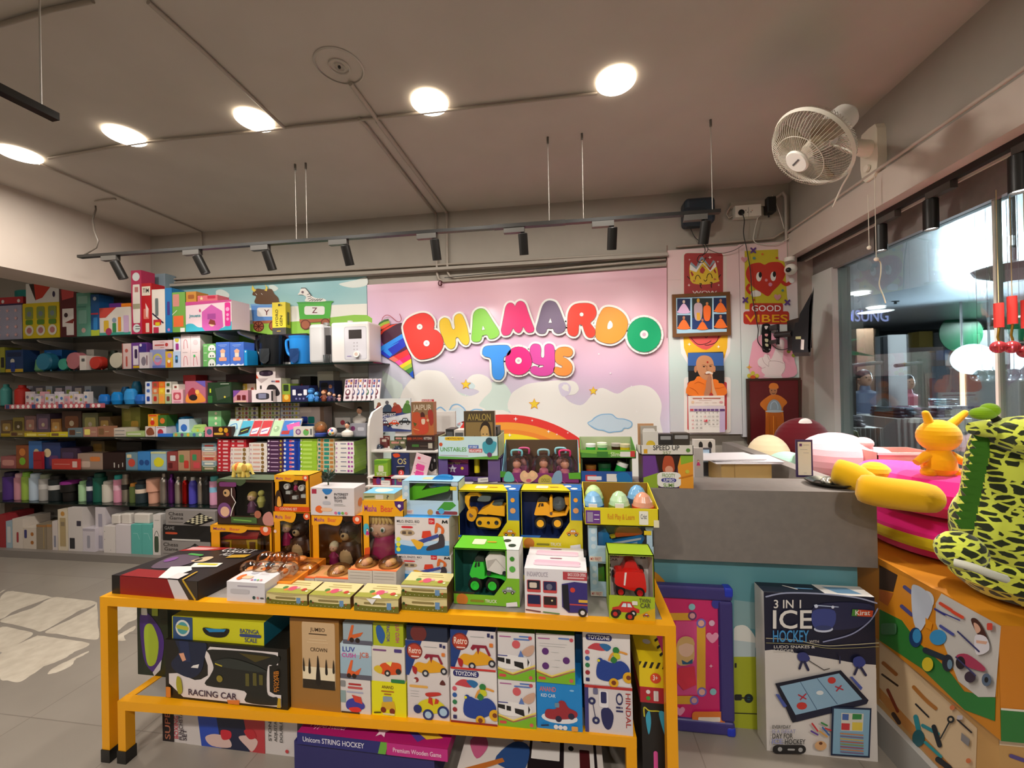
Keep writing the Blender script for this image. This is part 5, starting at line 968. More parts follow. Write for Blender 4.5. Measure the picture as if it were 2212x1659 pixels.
bx(S4,724,757,902,'d0ccc8','white box behind the first bust','e b04050 .5 .3 .15;R 555 .1 .6 .9 .9',Y=3.2)
# ---- fifth shelf
for i,(xl,xr,yt,k,a)in enumerate(((2,34,986,'9a5a5a','R c88a80 .1 .3 .9 .8'),(35,62,962,'8a4a28','e c87a3a .5 .3 .25;e 7ab030 .5 .7 .25'),(62,90,953,'3a6aa8','e c8b890 .6 .4 .2'),(91,130,956,'2a3a6a','e d8c49a .3 .4 .2;R 5a3a6a .4 .5 .9 .9'),(131,166,968,'3a2a40','R 4a3a5a .1 .2 .8 .5'),(168,222,980,'a08878','R c8b0a0 .1 .5 .5 .9;R d07a3a .5 .2 .9 .5'),(196,226,953,'6a5a38','R 8a6a30 .2 .1 .8 .5'),(222,270,978,'2a1614','r c8c0b8 .5 .6 .55 .9;r c8c0b8 .7 .7 .74 .9;r c8c0b8 .88 .6 .92 .85'),(252,306,955,'16120f','R 2a2420 .1 .2 .9 .8'),
(272,297,978,'6a8a9a','e c84a3a .5 .6 .3;R d8c8a0 .1 .1 .5 .3'),(298,324,976,'3a80c0','e 1f4a8a .3 .6 .2;e 1f4a8a .75 .6 .2'),(326,359,976,'9ab8c4','c d8d028 .2,.5 .5,.3 .85,.5 .7,.8 .3,.8;r c8c890 0 0 1 .1'),(361,384,976,'8a3a38','R c8c8c8 .3 .2 .8 .5;R 5a1a1c .1 .6 .5 .9'),(385,410,974,'b08a6a','R 5a8a4a .1 .2 .5 .6;R c03a30 .5 .5 .9 .9'),(411,434,973,'a85a48','R 3a8a5a .2 .2 .6 .5;R c84a50 .3 .6 .9 .9'))):
 bx(S5,xl,xr,yt,k,'%s mixed pack from the left on the fifth shelf'%(ORD+['thirteenth','fourteenth','fifteenth'])[i],a,Y=3.2 if i in(6,8)else GY,dep=.12,group='mixed packs on the fifth shelf')
bx(S5,72,90,976,'a02028','small red box before the blue pack on the fifth shelf','s 7a1418 .05 .1,.5 .9,.5',Y=3.04,dep=.02);bx(S5,112,168,992,'b83830','low wide red pack at the front of the fifth shelf','R d8b8b0 .8 .2 .98 .8;s d88a80 .02 .1,.5 .7,.5',Y=3.04,dep=.025)
z=S5
for i,(k,h)in enumerate((('5a6a48',1006),('8aa0a8',995),('d08a6a',984),('c89a8a',974),('9ab0b8',966),('7a9aa8',958))):
 b=bx(z,436,468,h,k,'%s clear tub from below, left of the red packet stack'%ORD[i],'s e0e0d8 .04 .1,.15 .9,.15;R %s .2 .4 .8 .8'%('c8b090','d8d8c8','c04a40')[i%3],name='clear_tub',cat='tub',group='clear tubs');z=o_dim[b.name][5]
STK=((470,497,949,9,'b82430','red','R e8c8c8 .1 .3 .25 .7;R e0b0b0 .45 .25 .85 .75'),(498,538,967,6,'e6ddd4','left white','R d8a89a .2 .3 .6 .7;e 8a6a3a .75 .5 .09;e c8a0a8 .08 .5 .05'),(539,577,957,7,'e8dfd6','right white','R d8a89a .2 .3 .6 .7;e 8a6a3a .75 .5 .09;e c8a0a8 .08 .5 .05'),
(578,612,949,8,'4c2a4c','purple','R c8a8c8 .2 .4 .7 .6;e e0d8e0 .08 .4 .06;e b8a040 .85 .4 .07'),(613,648,948,8,'1c44b0','blue','R d86a8a .35 .2 .5 .8;R e8b0b8 .5 .3 .65 .7;e e0e0f0 .08 .4 .07;r 12308a .72 0 .9 1'),(649,685,948,8,'9ac434','lime green','R b8dc60 .15 .25 .7 .75;e e8f0d0 .06 .4 .05'),(686,722,947,8,'cbbf9a','teal striped','R 2a8a78 .4 .15 .7 .85;e 2a7a6a .12 .4 .07;r b87a3a .2 .1 .35 .9;R b87a3a .75 .2 .95 .8'),(724,765,954,7,'e6e0da','widest white','e b890b0 .08 .5 .05;R 8a8a9a .3 .35 .6 .6;R a0409a .68 .25 .78 .75;R a0409a .84 .3 .94 .7'))
for xl,xr,yt,n,k,lb,a in STK:
 z=S5;base=1022
 for j in range(n):
  y=base-(base-yt)*(j+1)/n
  b=bx(z,xl+((j*7)%3-1)*.5,xr+((j*5)%3-1)*.5,y,k,'%s box from below in the %s stack of flat game boxes'%(ORD[j],lb),a,dep=.2,Y=3.045,group='flat game boxes in stacks',name='flat_game_box',ks='8ab030' if lb=='widest white' else None,cat='game box')
  z=o_dim[b.name][5]+.0006
 if lb=='left white':
  for j in range(2):b=bx(z,xl,xr-6,958-j*9,'b82430','%s red packet lying on the left white stack'%('lower','upper')[j],'R e8c8c8 .1 .3 .25 .7;R e0b0b0 .45 .25 .85 .75',Y=3.05,name='flat_game_box',cat='game box',group='flat game boxes in stacks');z=o_dim[b.name][5]
  # ---- sixth shelf: bottles
BT=((16,22,1020,'4a2a78','2a1a40','purple',None,'s'),(35,16,1023,'c88a98','d8a8b0','dusty pink',None,'s'),(51,16,1020,'9ab84a','8ac040','lime green',None,'s'),(70,19,1023,'b8c8d8','c0d0dc','pale blue',None,'s'),(92,20,1025,'a8a4a0','8a9078','grey','c8c4c0','s'),(116,24,1027,'1c2426','14120f','black with white band','d0ccc8','s'),(145,28,1040,'14100f','8a2a80','black with magenta lid',None,'t'),
(173,15,1040,'a8d0a0','90c088','mint',None,'s'),(190,15,1031,'14223e','0f1a30','navy','dfe0e4','s'),(208,20,1022,'0f5a4a','0c4a3c','tall green',None,'s'),(227,19,1040,'d0cabc','c8c4b8','cream with dark window',None,'s'),(249,16,1027,'d890a8','2a9a94','pink with teal lid','e0b0c0','s'),(265,14,1024,'b0a89c_m','a8a098_m','steel with black band','1c1a18','s'),(282,14,1045,'5a6a38','d8903a','olive with orange lid',None,'s'),
(301,22,1038,'24343a','1c2226','dark teal with cream band','dcc8b4','s'),(326,24,1035,'d8a088','e0a890','peach',None,'t'),(348,15,1023,'b0a8a0_m','b8b0a8_m','steel, tallest silver',None,'b'),(364,12,1025,'7a3a90_m','6a3080_m','shiny violet',None,'b'),(379,13,1031,'c0b8b0_m','b8b0a8_m','slim silver',None,'b'),(394,12,1031,'b01c18_m','c8c0b8_m','shiny red',None,'b'),(410,14,1032,'4a44b0','b8b4b0','violet-blue',None,'b'),
(427,11,1033,'b8b0a8_m','b0a8a0_m','thin silver',None,'b'),(441,14,1030,'161618','222224','matt black',None,'b'),(457,17,1030,'d89ab8','4a9a98','pink and sky blue','8ac0e0','s'))
for i,(x,w,yt,k,cp_,lb,bd,kd)in enumerate(BT):
 bottle(S6,x,w,yt,k,cp_,'%s drinking bottle on the sixth shelf%s'%(lb,' beside the black bottle' if lb.startswith('pink and')else ''),bd,kd)
for x,w,yt,k,lb in((746,14,1060,'b8b8b0','pale'),(758,15,1056,'1a1a1c','black left'),(772,15,1056,'242426','black right'),(688,12,1062,'3a3a3c','grey')):
 bottle(S6,x,w,yt,k,'a8a8a8_m','%s bottle on the sixth shelf, right of the long bottle row'%lb,None,'b')
 # ---- plinth
PB=((-4,12,1112,'9a2a30','red',''),(13,26,1126,'9ab0bc','pale blue','R c8c8c8 .2 .2 .8 .8'),(27,49,1121,'d2c6ba','white with red pen','R a03038 .4 .45 .6 .8'),(50,78,1140,'cdc0b2','white with orange dots','e a86a30 .7 .3 .12;e a86a30 .7 .7 .12;R 3a3a70 .1 .1 .3 .5'),(79,100,1133,'8a7c68','brown-grey','r a07040 0 .02 1 .1;s c8a860 .04 .75,.1 .75,.95'),(101,112,1133,'968672','narrow brown-grey','r b07a40 0 0 1 .1'),
(113,124,1126,'cfc4c0','narrow white with bottle','R 8a8a9a .3 .5 .7 .9'),(125,146,1101,'d6c8b0','tall white with gold panel','R b09a70 .2 .2 .8 .9 .1;e c08a40 .5 .1 .2;R 8a7a60 .3 .3 .7 .4'),(147,178,1097,'d0c8c4','tall white with dark window','R 2a2a30 .1 .7 .45 .95 .05;R 3a3444 .6 .3 .9 .42'),(179,205,1142,'ccc4cc','white with grey bottle print','R 9a98a4 .35 .3 .6 .85;r b0a8b4 0 0 1 .1'),(206,227,1096,'d2cad0','tallest lilac-white','R a09cac .3 .15 .7 .45;R a09cac .3 .65 .7 .95'),
(224,249,1137,'dad2ce','plain white with dotted edge','e 888 .1 .2 .03;e 888 .1 .5 .03;e 888 .6 .9 .03'),(250,282,1134,'d4ccd0','pale lilac',''),(283.5,306,1133,'5ab0a8','left teal','s a8dcd8 .03 .2,.3 .6,.3;s a8dcd8 .03 .6,.3 .8,.5'),(306.5,329,1133,'5ab0a8','right teal','s a8dcd8 .03 .2,.3 .6,.3;s a8dcd8 .03 .6,.3 .8,.5'),(330,347,1141,'d6d0cc','white with dark green bottle','R 3a4a38 .2 .3 .75 .9 .4;S 444 .05 .2,.3 .5,.1 .8,.3'))
tops={}
for i,(xl,xr,yt,k,lb,a)in enumerate(PB):
 b=bx(LZ,xl,xr,yt,k,'%s carton standing on the low grey plinth'%lb,a,dep=.2,Y=3.0 if i!=10 else 3.03,group='cartons on the plinth',name='carton');tops[lb]=o_dim[b.name][5]
for xl,xr,yt,on,lb in((240,258,1112,'pale lilac','left'),(262,281,1110,'pale lilac','middle'),(289,322,1110,'left teal','right')):
 x0,x1,z1=span(xl,xr,yt,3.02,tops[on]);m=MB();m.rbox(x0,x1,3.02,3.16,tops[on],z1,'d8d0c8',.01);tag(m.build('carton'),'small white carton lying on the tall cartons, %s of three'%lb,'box','cartons on the plinth')
bx(tops['white with dark green bottle'],331,347,1112,'d8d2ce','upper white carton on the carton with the dark green bottle','s 888 .04 .2,.4 .8,.4',Y=3.0,group='cartons on the plinth',name='carton')
b=bx(LZ,28,108,1127,'9a8a76','wide plain carton at the back of the plinth','',Y=3.24,dep=.09);bx(o_dim[b.name][5],10,64,1088,'4a3020','dark brown open carton at the left back of the plinth','R 14100e .3 .2 .8 .8',Y=3.24,dep=.09)
bx(LZ,228,262,1098,'2a2c60','navy box with a silver frame behind the white cartons','s 8a8ab0 .03 .1,.2 .3,.9',Y=3.22)
z=LZ
for i,(xl,xr,yt,k,lb)in enumerate(((347,454,1169,'8f8986','bottom'),(352,458,1135,'141214','middle'),(358,465,1102,'8f8986','top'))):
 a='t 3a3434 Chess .06 .35 .22 .3;t 3a3434 Game .08 .62 .2 .28;s 6a6460 .01 .06,.8 .35,.8' if i!=1 else 'R c04a2a .05 .45 .3 .6 .5;t 8a8684 GAME .04 .3 .2 .2;s c8c4c0 .03 .2,.92 .75,.92'
 a+=';p 141010 .36,.9 .7,.12 .98,.6 .66,1.0;' if i!=1 else ';p 0f0d0d .4,.0 .95,.0 .7,.7 .6,.7;'
 vs=''
 for r in range(6):
  for c in range(6):
   if(r+c)%2==0:
    P=[(.42+(c+da)*.045+(r+db)*.045,.75-(c+da)*.09+(r+db)*.03)for da,db in((0,0),(1,0),(1,1),(0,1))]
    if i!=1 or r>9:vs+='p d6cfae '+' '.join('%.3f,%.3f'%p for p in P)+';'
 b=bx(z,xl,xr,yt,k,'%s of three stacked chess game boxes at the right end of the plinth'%lb,a+vs,dep=.25,Y=2.98,group='chess game boxes',name='chess_game_box',cat='game box');z=o_dim[b.name][5]
 # ================================================================== yellow display table and the bench nested under it
YEL='f0a600'
def rack(name,label,fl,fr,yb0,yb1,z,leg,brd=.03,foot=True):
 """fl, fr: front corners (x,y); back rail at y yb0/yb1"""
 t=thing(name,label,'table',(fl[0],fl[1],0));bl,br=(fl[0]+.01,yb0),(fr[0],yb1);h=.036
 def bar(a,b,nm):
  a,b=Vector((a[0],a[1],z-h/2)),Vector((b[0],b[1],z-h/2));d=b-a;M=d.to_track_quat('X','Z').to_matrix().to_4x4();M.translation=a
  m=MB();m.box(*((-h/2,d.length+h/2)if nm[0]in 'fb' else(h/2,d.length-h/2)),-h/2,h/2,-h/2,h/2,YEL,M=M);m.build(nm,t,bevel=.002)
 bar(fl,fr,'front_rail');bar(bl,br,'back_rail');bar(fl,bl,'side_rail');bar(fr,br,'side_rail')
 m=MB();m.poly([(fl[0],fl[1],z-.004),(fr[0],fr[1],z-.004),(br[0],br[1],z-.004),(bl[0],bl[1],z-.004)],'9a948e');m.poly([(fl[0],fl[1],z-.016),(fr[0],fr[1],z-.016),(br[0],br[1],z-.016),(bl[0],bl[1],z-.016)],'9a948e');m.build('table_board',t)
 for c in(fl,fr,bl,br):
  m=MB();m.box(c[0]-h/2,c[0]+h/2,c[1]-h/2,c[1]+h/2,.03,z-h,YEL);L=m.build('leg',t,bevel=.002)
  m=MB();m.box(c[0]-h/2-.003,c[0]+h/2+.003,c[1]-h/2-.003,c[1]+h/2+.003,0,.05,'181614');q=m.build('foot_cap',L);
TZ,BZ=.67,.25
rack('display_table','long yellow metal display table covered with boxed toys',(-1.888,1.374),(.328,1.425),1.80,1.80,TZ,1)
rack('display_bench','low yellow metal bench nested under the display table',(-1.815,1.377),(.196,1.455),1.74,1.74,BZ,1)
def tb(pl_,pr_,yt,Y,z,dep,k,label,art='',top='',side='',**kw):
 return carton(kw.pop('name','toy_box'),label,'box',pl_,pr_,yt,Y,dep,z,k,art,top,kw.pop('group',None),kw.pop('kt',None),kw.pop('ks',None),side)
def TOP(o):return o_dim[o.name][5]
# ---- window boxes
def shell(m,x0,x1,y0,y1,z0,z1,k,kin,fl,fr_,ft,fb,kt=None,ks=None):
 w=.003;m.box(x0,x1,y1-w,y1,z0,z1,k);m.box(x0,x0+w,y0,y1,z0,z1,k);m.box(x1-w,x1,y0,y1,z0,z1,ks or k)
 m.box(x0,x1,y0,y1,z0,z0+w,k);m.box(x0,x1,y0,y1,z1-w,z1,kt or k)
 m.poly([(x0+w,y1-w-.0005,z0+w),(x1-w,y1-w-.0005,z0+w),(x1-w,y1-w-.0005,z1-w),(x0+w,y1-w-.0005,z1-w)],kin)
 for a,b,c,d in((x0,x0+fl,z0,z1),(x1-fr_,x1,z0,z1),(x0+fl,x1-fr_,z0,z0+fb),(x0+fl,x1-fr_,z1-ft,z1)):
  if b-a>1e-4 and d-c>1e-4:m.box(a,b,y0,y0+.002,c,d,k)
 for xx,s in((x0+w+.0004,1),(x1-w-.0004,-1)):m.poly([(xx,y0,z0),(xx,y1,z0),(xx,y1,z1),(xx,y0,z1)],kin)
 m.poly([(x0,y0,z0+w+.0004),(x1,y0,z0+w+.0004),(x1,y1,z0+w+.0004),(x0,y1,z0+w+.0004)],kin)
def winbox(label,pl_,pr_,yt,Y,dep,z,k,kin,fr,art='',topart='',kt=None,ks=None,win='fafcfc_t',name='toy_window_box',group=None):
 x0,x1,z1=span(pl_,pr_,yt,Y,z);W_,H_=x1-x0,z1-z
 t=thing(name,label,'box',((x0+x1)/2,Y+dep/2,z),group);m=MB()
 shell(m,x0,x1,Y,Y+dep,z,z1,k,kin,fr[0]*W_,fr[1]*W_,fr[2]*H_,fr[3]*H_,kt,ks)
 if art:LF(m,x0,x1,Y,z,z1).draw(art)
 if topart:LT(m,x0,x1,Y,Y+dep,z1).draw(topart)
 m.build('carton',t)
 a_,b_,c_,d_=x0+fr[0]*W_-.002,x1-fr[1]*W_+.002,z+fr[3]*H_-.002,z1-fr[2]*H_+.002;m=MB();m.poly([(a_,Y+.003,c_),(b_,Y+.003,c_),(b_,Y+.003,d_),(a_,Y+.003,d_)],win)
 if win:m.build('clear_window',t)
 o_dim[t.name]=(x0,x1,Y,Y+dep,z,z1);return t
def sil(m,W,Y,th,k,P,smooth=False):
 """silhouette P drawn in crop pixels, at depth Y, thickness th"""
 q=pl(P);q=crom(q,True,3)if smooth else q;m.prism([W(u,v,Y)for u,v in q],(0,th,0),k)
def wheel(m,W,u,v,Y,ru,k,kh,w=.03):
 c=W(u,v,Y);r=(W(u+ru,v,Y)-c).length;Q=Matrix.Rotation(PI/2,4,'X')
 m.lathe([(r*.6,-w),(r*.92,-w),(r,-w*.8),(r,-.003),(r*.92,0),(r*.58,0)],k,c,20,Q)
 m.lathe([(r*.58,.001),(r*.6,.004),(r*.3,.003),(r*.25,-.004),(.001,-.004)],kh,c,18,Q)
W3_=lambda u,v,Y:aY(960+u/4.608,1020+v/4.608,Y)
TART='p d9c81c 0,.82 .62,.82 .82,.5 1,.5 1,1 0,1;p 1f5fae 0,.82 .3,.82 .33,.78 0,.78;p 2468b8 .82,0 1,0 1,.5 .82,.5;e c8782c .13 .92 .09;t e8e4d8 TRUCK .48 .95 .055 .18;s 8a8428 .035 .27,.93 .45,.93;K d88a28 .84 .72 .2;e e8a038 .9 .15 .035;e d89a60 .9 .33 .045;p e6e2e6 .8,.93 .96,.9 .97,.98 .8,1'
TTOP='p 2468b8 .68,0 1,0 1,1 .82,1;R e8e0c0 .25 .3 .45 .7;e e8e4dc .78 .35 .06;e e8e4dc .88 .7 .06;s c89a28 .05 .5,.5 .6,.5'
def truckbox(label,pl_,pr_,yt,Y,z,dep=.11,green=False):
 a,tp=TART,TTOP
 if green:
  a=a.replace('d9c81c','7ab82c').replace('1f5fae','2a2a20').replace('2468b8','e4e4e0').replace('e8a038','3a8a2a').replace('d89a60','5ab04a').replace('K d88a28','K 8a9490');tp=tp.replace('2468b8','e4e4e0').replace('e8e4dc','2a3a28')
 return winbox(label,pl_,pr_,yt,Y,dep,z,'5fa824' if green else 'd9c81c','2a6a60' if green else '15285c',(.02,.2,.02,.17),a,tp,'66c22c' if green else 'e6cf1a','e0dfd8' if green else '2468b8',None)
RYk=1.665
lo1=truckbox('yellow and blue truck box at the back, under the excavator box',990,1122,1185,RYk,TZ);x0,x1,y0,y1,_,_=o_dim[lo1.name]
ZT=.878
lo2=truckbox('yellow and blue truck box with a hidden truck, behind the white van boxes',1127,1257,1185,RYk,TZ)
for L in(lo1,lo2):pass
t=[truckbox('open yellow and blue box holding a yellow toy excavator',989,1121,1060,RYk,TOP(lo1)),truckbox('open yellow and blue box holding a yellow toy cement mixer',1124,1257,1060,RYk,TOP(lo2))]
YM=RYk+.03
m=MB();W=W3_
sil(m,W,YM,.05,'f0a81a',"330,415 355,385 435,340 470,310 600,340 600,440 430,420 420,425");sil(m,W,YM,.05,'4a5254',"480,310 560,298 580,310 560,335 490,332",1);m.build('toy_body',t[0])
m=MB();sil(m,W,YM,.05,'efb020',"315,500 330,460 380,450 520,458 560,490 558,530 530,555 470,560 380,545 335,540",1)
for u in(350,437,518):wheel(m,W,u,505,YM-.002,22 if u!=437 else 16,'2a2826','3a3a3a',.01)
sil(m,W,YM+.008,.035,'26282a',"310,430 560,450 575,470 540,575 340,560 310,520");m.build('track',t[0])
m=MB();sil(m,W,YM+.01,.016,'f0ae1c',"205,240 250,205 330,205 375,240 375,265 330,235 260,240 245,280 245,340 265,370 240,370 205,300");sil(m,W,YM+.005,.03,'596264',"340,255 370,235 450,240 460,260 440,290 345,290 328,275",1);sil(m,W,YM,.03,'e09a18',"222,410 250,368 300,365 320,395 318,440 285,490 235,475",1);m.cyl(W(268,425,YM-.001),W(268,425,YM+.02),.010,'5a3408');m.build('arm',t[0])
m=MB();sil(m,W,YM,.05,'f0a81a',"893,420 903,380 925,300 1010,300 1045,330 1045,400 1200,410 1230,330 1250,350 1215,430 1060,450 1010,430 905,430");sil(m,W,YM-.001,.004,'3a2410',"933,345 945,310 960,308 945,350");sil(m,W,YM-.001,.004,'3a2410',"960,340 965,308 985,310 988,340");sil(m,W,YM,.05,'222',"930,295 935,262 975,240 1030,260 1030,292");sil(m,W,YM-.002,.04,'f0a81a',"1046,260 1058,243 1075,255 1078,390 1046,400");m.cyl(W(1062,412,YM-.004),W(1062,412,YM),.006,'4a2a08');m.build('toy_body',t[1])
m=MB();m.ball(W(1138,312,YM+.02),.031,'4e565a',18);m.cyl(W(1125,288,YM-.012),W(1125,288,YM-.006),.009,'2a2e30');sil(m,W,YM+.01,.03,'e09a18',"1195,255 1250,250 1262,290 1240,340 1205,320");m.build('mixer_drum',t[1])
m=MB()
for u in(955,1125):wheel(m,W,u,508,YM-.004,60,'1e1c1a','efb01c',.04)
m.build('wheels',t[1])
g=truckbox('green and white box holding a green toy dump truck',979,1121,1186,1.465,TZ,.13,True);YG=1.50
m=MB();sil(m,W,YG,.05,'36c83a',"250,1020 262,970 290,895 385,895 400,970 400,1040 620,1040 618,1090 560,1060 430,1040 385,1065 270,1050");sil(m,W,YG-.001,.004,'1c2a20',"297,945 310,900 325,898 318,948");sil(m,W,YG-.001,.004,'1c2a20',"330,940 332,898 352,898 352,940");sil(m,W,YG,.05,'2a332e',"300,890 305,855 330,835 390,850 395,890");m.build('toy_body',g)
m=MB();sil(m,W,YG,.06,'dcd9d2',"408,860 450,812 560,815 618,850 618,1010 560,1020 425,975");sil(m,W,YG-.001,.004,'b8b4ae',"425,880 515,862 610,975 615,985 512,872 430,970 425,960");m.build('dump_bed',g)
m=MB()
for u,v in((305,1125),(478,1130)):wheel(m,W,u,v,YG-.004,72,'1a1c18','34c83a',.045)
for u in(440,597):wheel(m,W,u,1010,YG-.004,22,'22262a','30343a',.01)
m.build('wheels',g)
m=MB();sil(m,W,YM,.05,'e8a81c',"890,845 905,790 950,770 1060,775 1065,845");sil(m,W,YM-.001,.003,'2a1c10',"965,845 970,810 1025,808 1030,845");sil(m,W,YM,.04,'e8a81c',"1075,845 1080,815 1190,810 1195,845");m.build('toy_body',lo2)
# police van boxes
VA='r b84048 .62 .04 1 .22;t f0e4e4 BACK~DOOR~OPENS .7 .13 .07 .28;s e8c0c0 .02 .7,.17 .95,.17;t b0a8b4 INDIAPOLICE .04 .17 .1 .34;R c84848 .04 .25 .26 .52 .1;r 2a2430 .05 .26 .25 .46;R c84848 .3 .26 .52 .52 .1;r 2a2850 .31 .27 .51 .46;R c84848 .04 .57 .26 .84 .1;r 1c2450 .05 .58 .25 .78;R c84848 .3 .59 .52 .84 .1;r 2a2226 .31 .6 .51 .78;e e8d8a0 .44 .68 .015;R d8c8b8 .08 .3 .2 .42;e 6a6a80 .4 .38 .05;p 3a3078 .6,.3 .8,.24 1,.26 1,.9 .7,.92 .6,.8;p 1c1c28 .6,.32 .7,.3 .72,.9 .62,.82;e d04030 .77 .42 .04;r c04848 .72 .72 1 .75;e 222 .92 .9 .07;e ddd .92 .9 .035;r e0b040 .86 .62 1 .68;s 6a3a4a .02 .02,.9 .25,.93;s 5a8a5a .02 .3,.93 .55,.95'
VT='R 8a4a60 .4 .15 .6 .22;s e0b8cc .12 .2,.45 .85,.5;s e4c4d4 .1 .18,.65 .86,.7'
b=tb(1133,1268,1230,1.43,TZ,.11,'e6e2e6','front white box showing a blue police van',VA,VT,group='police van boxes')
tb(1140,1262,1206,1.545,TZ,.10,'e2dee2','white police van box standing behind the first one','',VT,group='police van boxes')
# right column: launcher boxes, egg tray, red car box
LA='p a8c8de 0,0 .13,0 .13,1 0,1;e c8d8e4 .07 .2 .04;e c8d8e4 .07 .4 .04;e c8d8e4 .07 .6 .04;p b8d4e6 .13,.75 1,.55 1,1 0,1 0,.85;r e0d8d0 .0 .86 .2 1;t c04838 MY~FIRST .02 .97 .08 .16;r e8c828 .86 .14 .97 .25;p 4a9a3a .62,.85 .75,.6 .9,.6 .96,.7 .85,.85;R 8a3a40 .6 .88 .98 .98;e 5aa8d0 .7 .88 .05;e c89a50 .5 .92 .05;R b8c8d8 .88 0 1 .12'
def launcher(label,pl_,pr_,yt,Y,z,k1,kc,crop,dep=.13,shapes=()):
 b=winbox(label,pl_,pr_,yt,Y,dep,z,'b4cfe2','b8c4cc',(.13,.1,.05,.42),LA,'p 9cc8e0 0,0 1,0 1,1 0,1;R c8c89a .3 .3 .7 .7','c0dcea','c0d4e0')
 W=lambda u,v,Y:aY(crop[0]+u/crop[2],crop[1]+v/crop[2],Y);m=MB()
 for P,kk,th,sm in shapes:sil(m,W,Y+.03,th,kk,P,sm)
 m.build('toy_launcher',b);return b
d2=launcher('lower launcher box with a green toy, beside the red car box',1275,1408,1215,1.575,TZ,0,0,(960,1020,4.608),shapes=(("1530,1160 1530,960 1590,940 1600,1140",'4cae2a',.05,0),))
d1=launcher('launcher box with a blue toy ramp and orange car, under the egg tray',1272,1411,1133,1.575,TOP(d2),0,0,(960,1020,4.608),shapes=(("1530,800 1530,600 1600,560 1650,640 1680,690 1960,620 2000,650 1960,720 1700,740",'2f8ad0_g',.05,0),("1700,640 1720,560 1800,520 1900,530 1960,580 1960,620 1780,640",'d8642a_g',.03,1),("1640,640 1700,625 1705,650 1650,665",'d8c028',.02,0)))
m2=MB();F_=PX(m2,960,1020,4.608,1.575+.029);F_.draw('p dfe8ee 1670,700 1960,650 1955,672 1680,722;p b8d4e6 1530,795 1920,690 1920,720 1530,800');m2.build('ramp_steps',d1)
# egg tray
x0,x1,z1=span(1262,1428,1098,1.55,TOP(d1));zb=TOP(d1)+.002;t=thing('egg_tray','yellow open tray of large toy eggs on the launcher boxes','tray',(x0,1.55,zb))
m=MB();yb=1.75;x1b=x1-.008
m.box(x0,x1b,1.55,yb,zb,zb+.004,'e0cc20');m.box(x0,x1b,1.55,1.553,zb,z1,'e2cf22');zt=aY(1335,1042,yb).z
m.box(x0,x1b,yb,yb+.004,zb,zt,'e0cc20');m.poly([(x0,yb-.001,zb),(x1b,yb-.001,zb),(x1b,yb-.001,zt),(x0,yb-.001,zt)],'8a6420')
for xx in(x0,x1b-.003):m.prism([(xx,1.55,zb),(xx,yb,zb),(xx,yb,zt),(xx,1.55,z1)],(.003,0,0),'ead42a')
LF(m,x0,x1b,1.55,zb,z1).draw('R 6a3a8a .02 .15 .22 .9 .1;r 9a8aa8 .04 .25 .12 .8;s e0d8e8 .012 .14,.4 .2,.4;s e0d8e8 .012 .14,.65 .2,.65;t d8902a Roll~Play~&~Learn .32 .62 .3 .36;R eeeae0 .74 .12 .86 .88 .5;t 445 Crist .76 .55 .25 .08;R e8dfc0 .93 .6 1 1');m.build('tray',t)
def egg(px,py,Y,k1,k2,k3,label,h=.115):
 p=aY(px,py,Y);e=thing('toy_egg',label,'egg',(p.x,Y,zb+.004),'toy eggs in the yellow tray');r=h*.36;P=(p.x,Y,zb+.004);m=MB()
 m.lathe([(r*.4,0),(r*.8,h*.08),(r,h*.3),(r*.98,h*.5)],k2,P,20);m.build('egg_base',e)
 m=MB();m.lathe([(r*.98,h*.5),(r*.86,h*.7),(r*.6,h*.88),(r*.3,h*.97),(.001,h)],k1,P,20);m.build('egg_cap',e)
 m=MB();m.lathe([(r*1.01,h*.3),(r*1.02,h*.4),(r*1.01,h*.55)],k3,P,20)
 m.box(p.x-.02,p.x+.012,Y-r*1.0-.003,Y-r*.97,P[2]+h*.5,P[2]+h*.66,'e6e2e0')if k3!='c8482a' else m.box(p.x-.018,p.x+.018,Y-r*1.03,Y-r,P[2]+h*.5,P[2]+h*.56,'2a3a8a');m.build('wrap',e)
for a in((1282,1060,1.70,'c4e0a0','3a6a4a','5a8a5a','pale green egg at the back left of the tray'),(1281,1060,1.60,'84b8e0_g','1c5a7a_g','2a4a8a','blue topped egg at the front left of the tray'),(1337,1060,1.61,'bcdcb0_g','b0b81c_g','8a9a2a','green topped yellow egg in the middle of the tray'),(1376,1060,1.71,'7ab0dc_g','3a5a5a','2a4a70','blue egg at the back right of the tray'),(1388,1060,1.60,'e0a084_g','e0801c_g','c8482a','orange egg at the front right of the tray')):
 egg(*a)
 # red car in tilted yellow-green box
t=winbox('tall green and yellow open box holding a red toy car',1314,1413,1198,1.43,.1,TZ,'9ab828','e0dcd8',(.03,.03,.02,.36),'r a8c028 0 .64 1 1;p d8b020 .4,1 1,.8 1,1;K c8302a .36 .85 .6;e 1c1c1c .13 .92 .1;e c03030 .13 .92 .05;e 1c1c1c .45 .95 .1;e c03030 .45 .95 .05;t 4a4a38 TWIN .66 .72 .06 .24;t 4a4a38 CAR .68 .8 .07 .22;K b03a30 .8 .91 .14;R e8e0d8 .5 .7 .62 .76','',None,'86b428',None)
W=W3_;m=MB();m.poly([W(u,v,1.527)for u,v in((1610,820),(2020,825),(2030,1060),(1620,1050))],'c89a1c');F=PX(m,960,1020,4.608,1.5265);F.draw('t 3a2a18 TWIN 1622 850 22 110;t 3a2a18 CAR 1630 880 22 95;p 222 1950,862 1952,842 1962,842 1975,855 1988,842 1998,842 2000,862 1990,862 1988,852 1976,864 1963,852 1960,862;R 222 1622 908 1655 940;R 222 1622 955 1655 985;R 222 1622 1000 1655 1030');m.build('back_card',t)
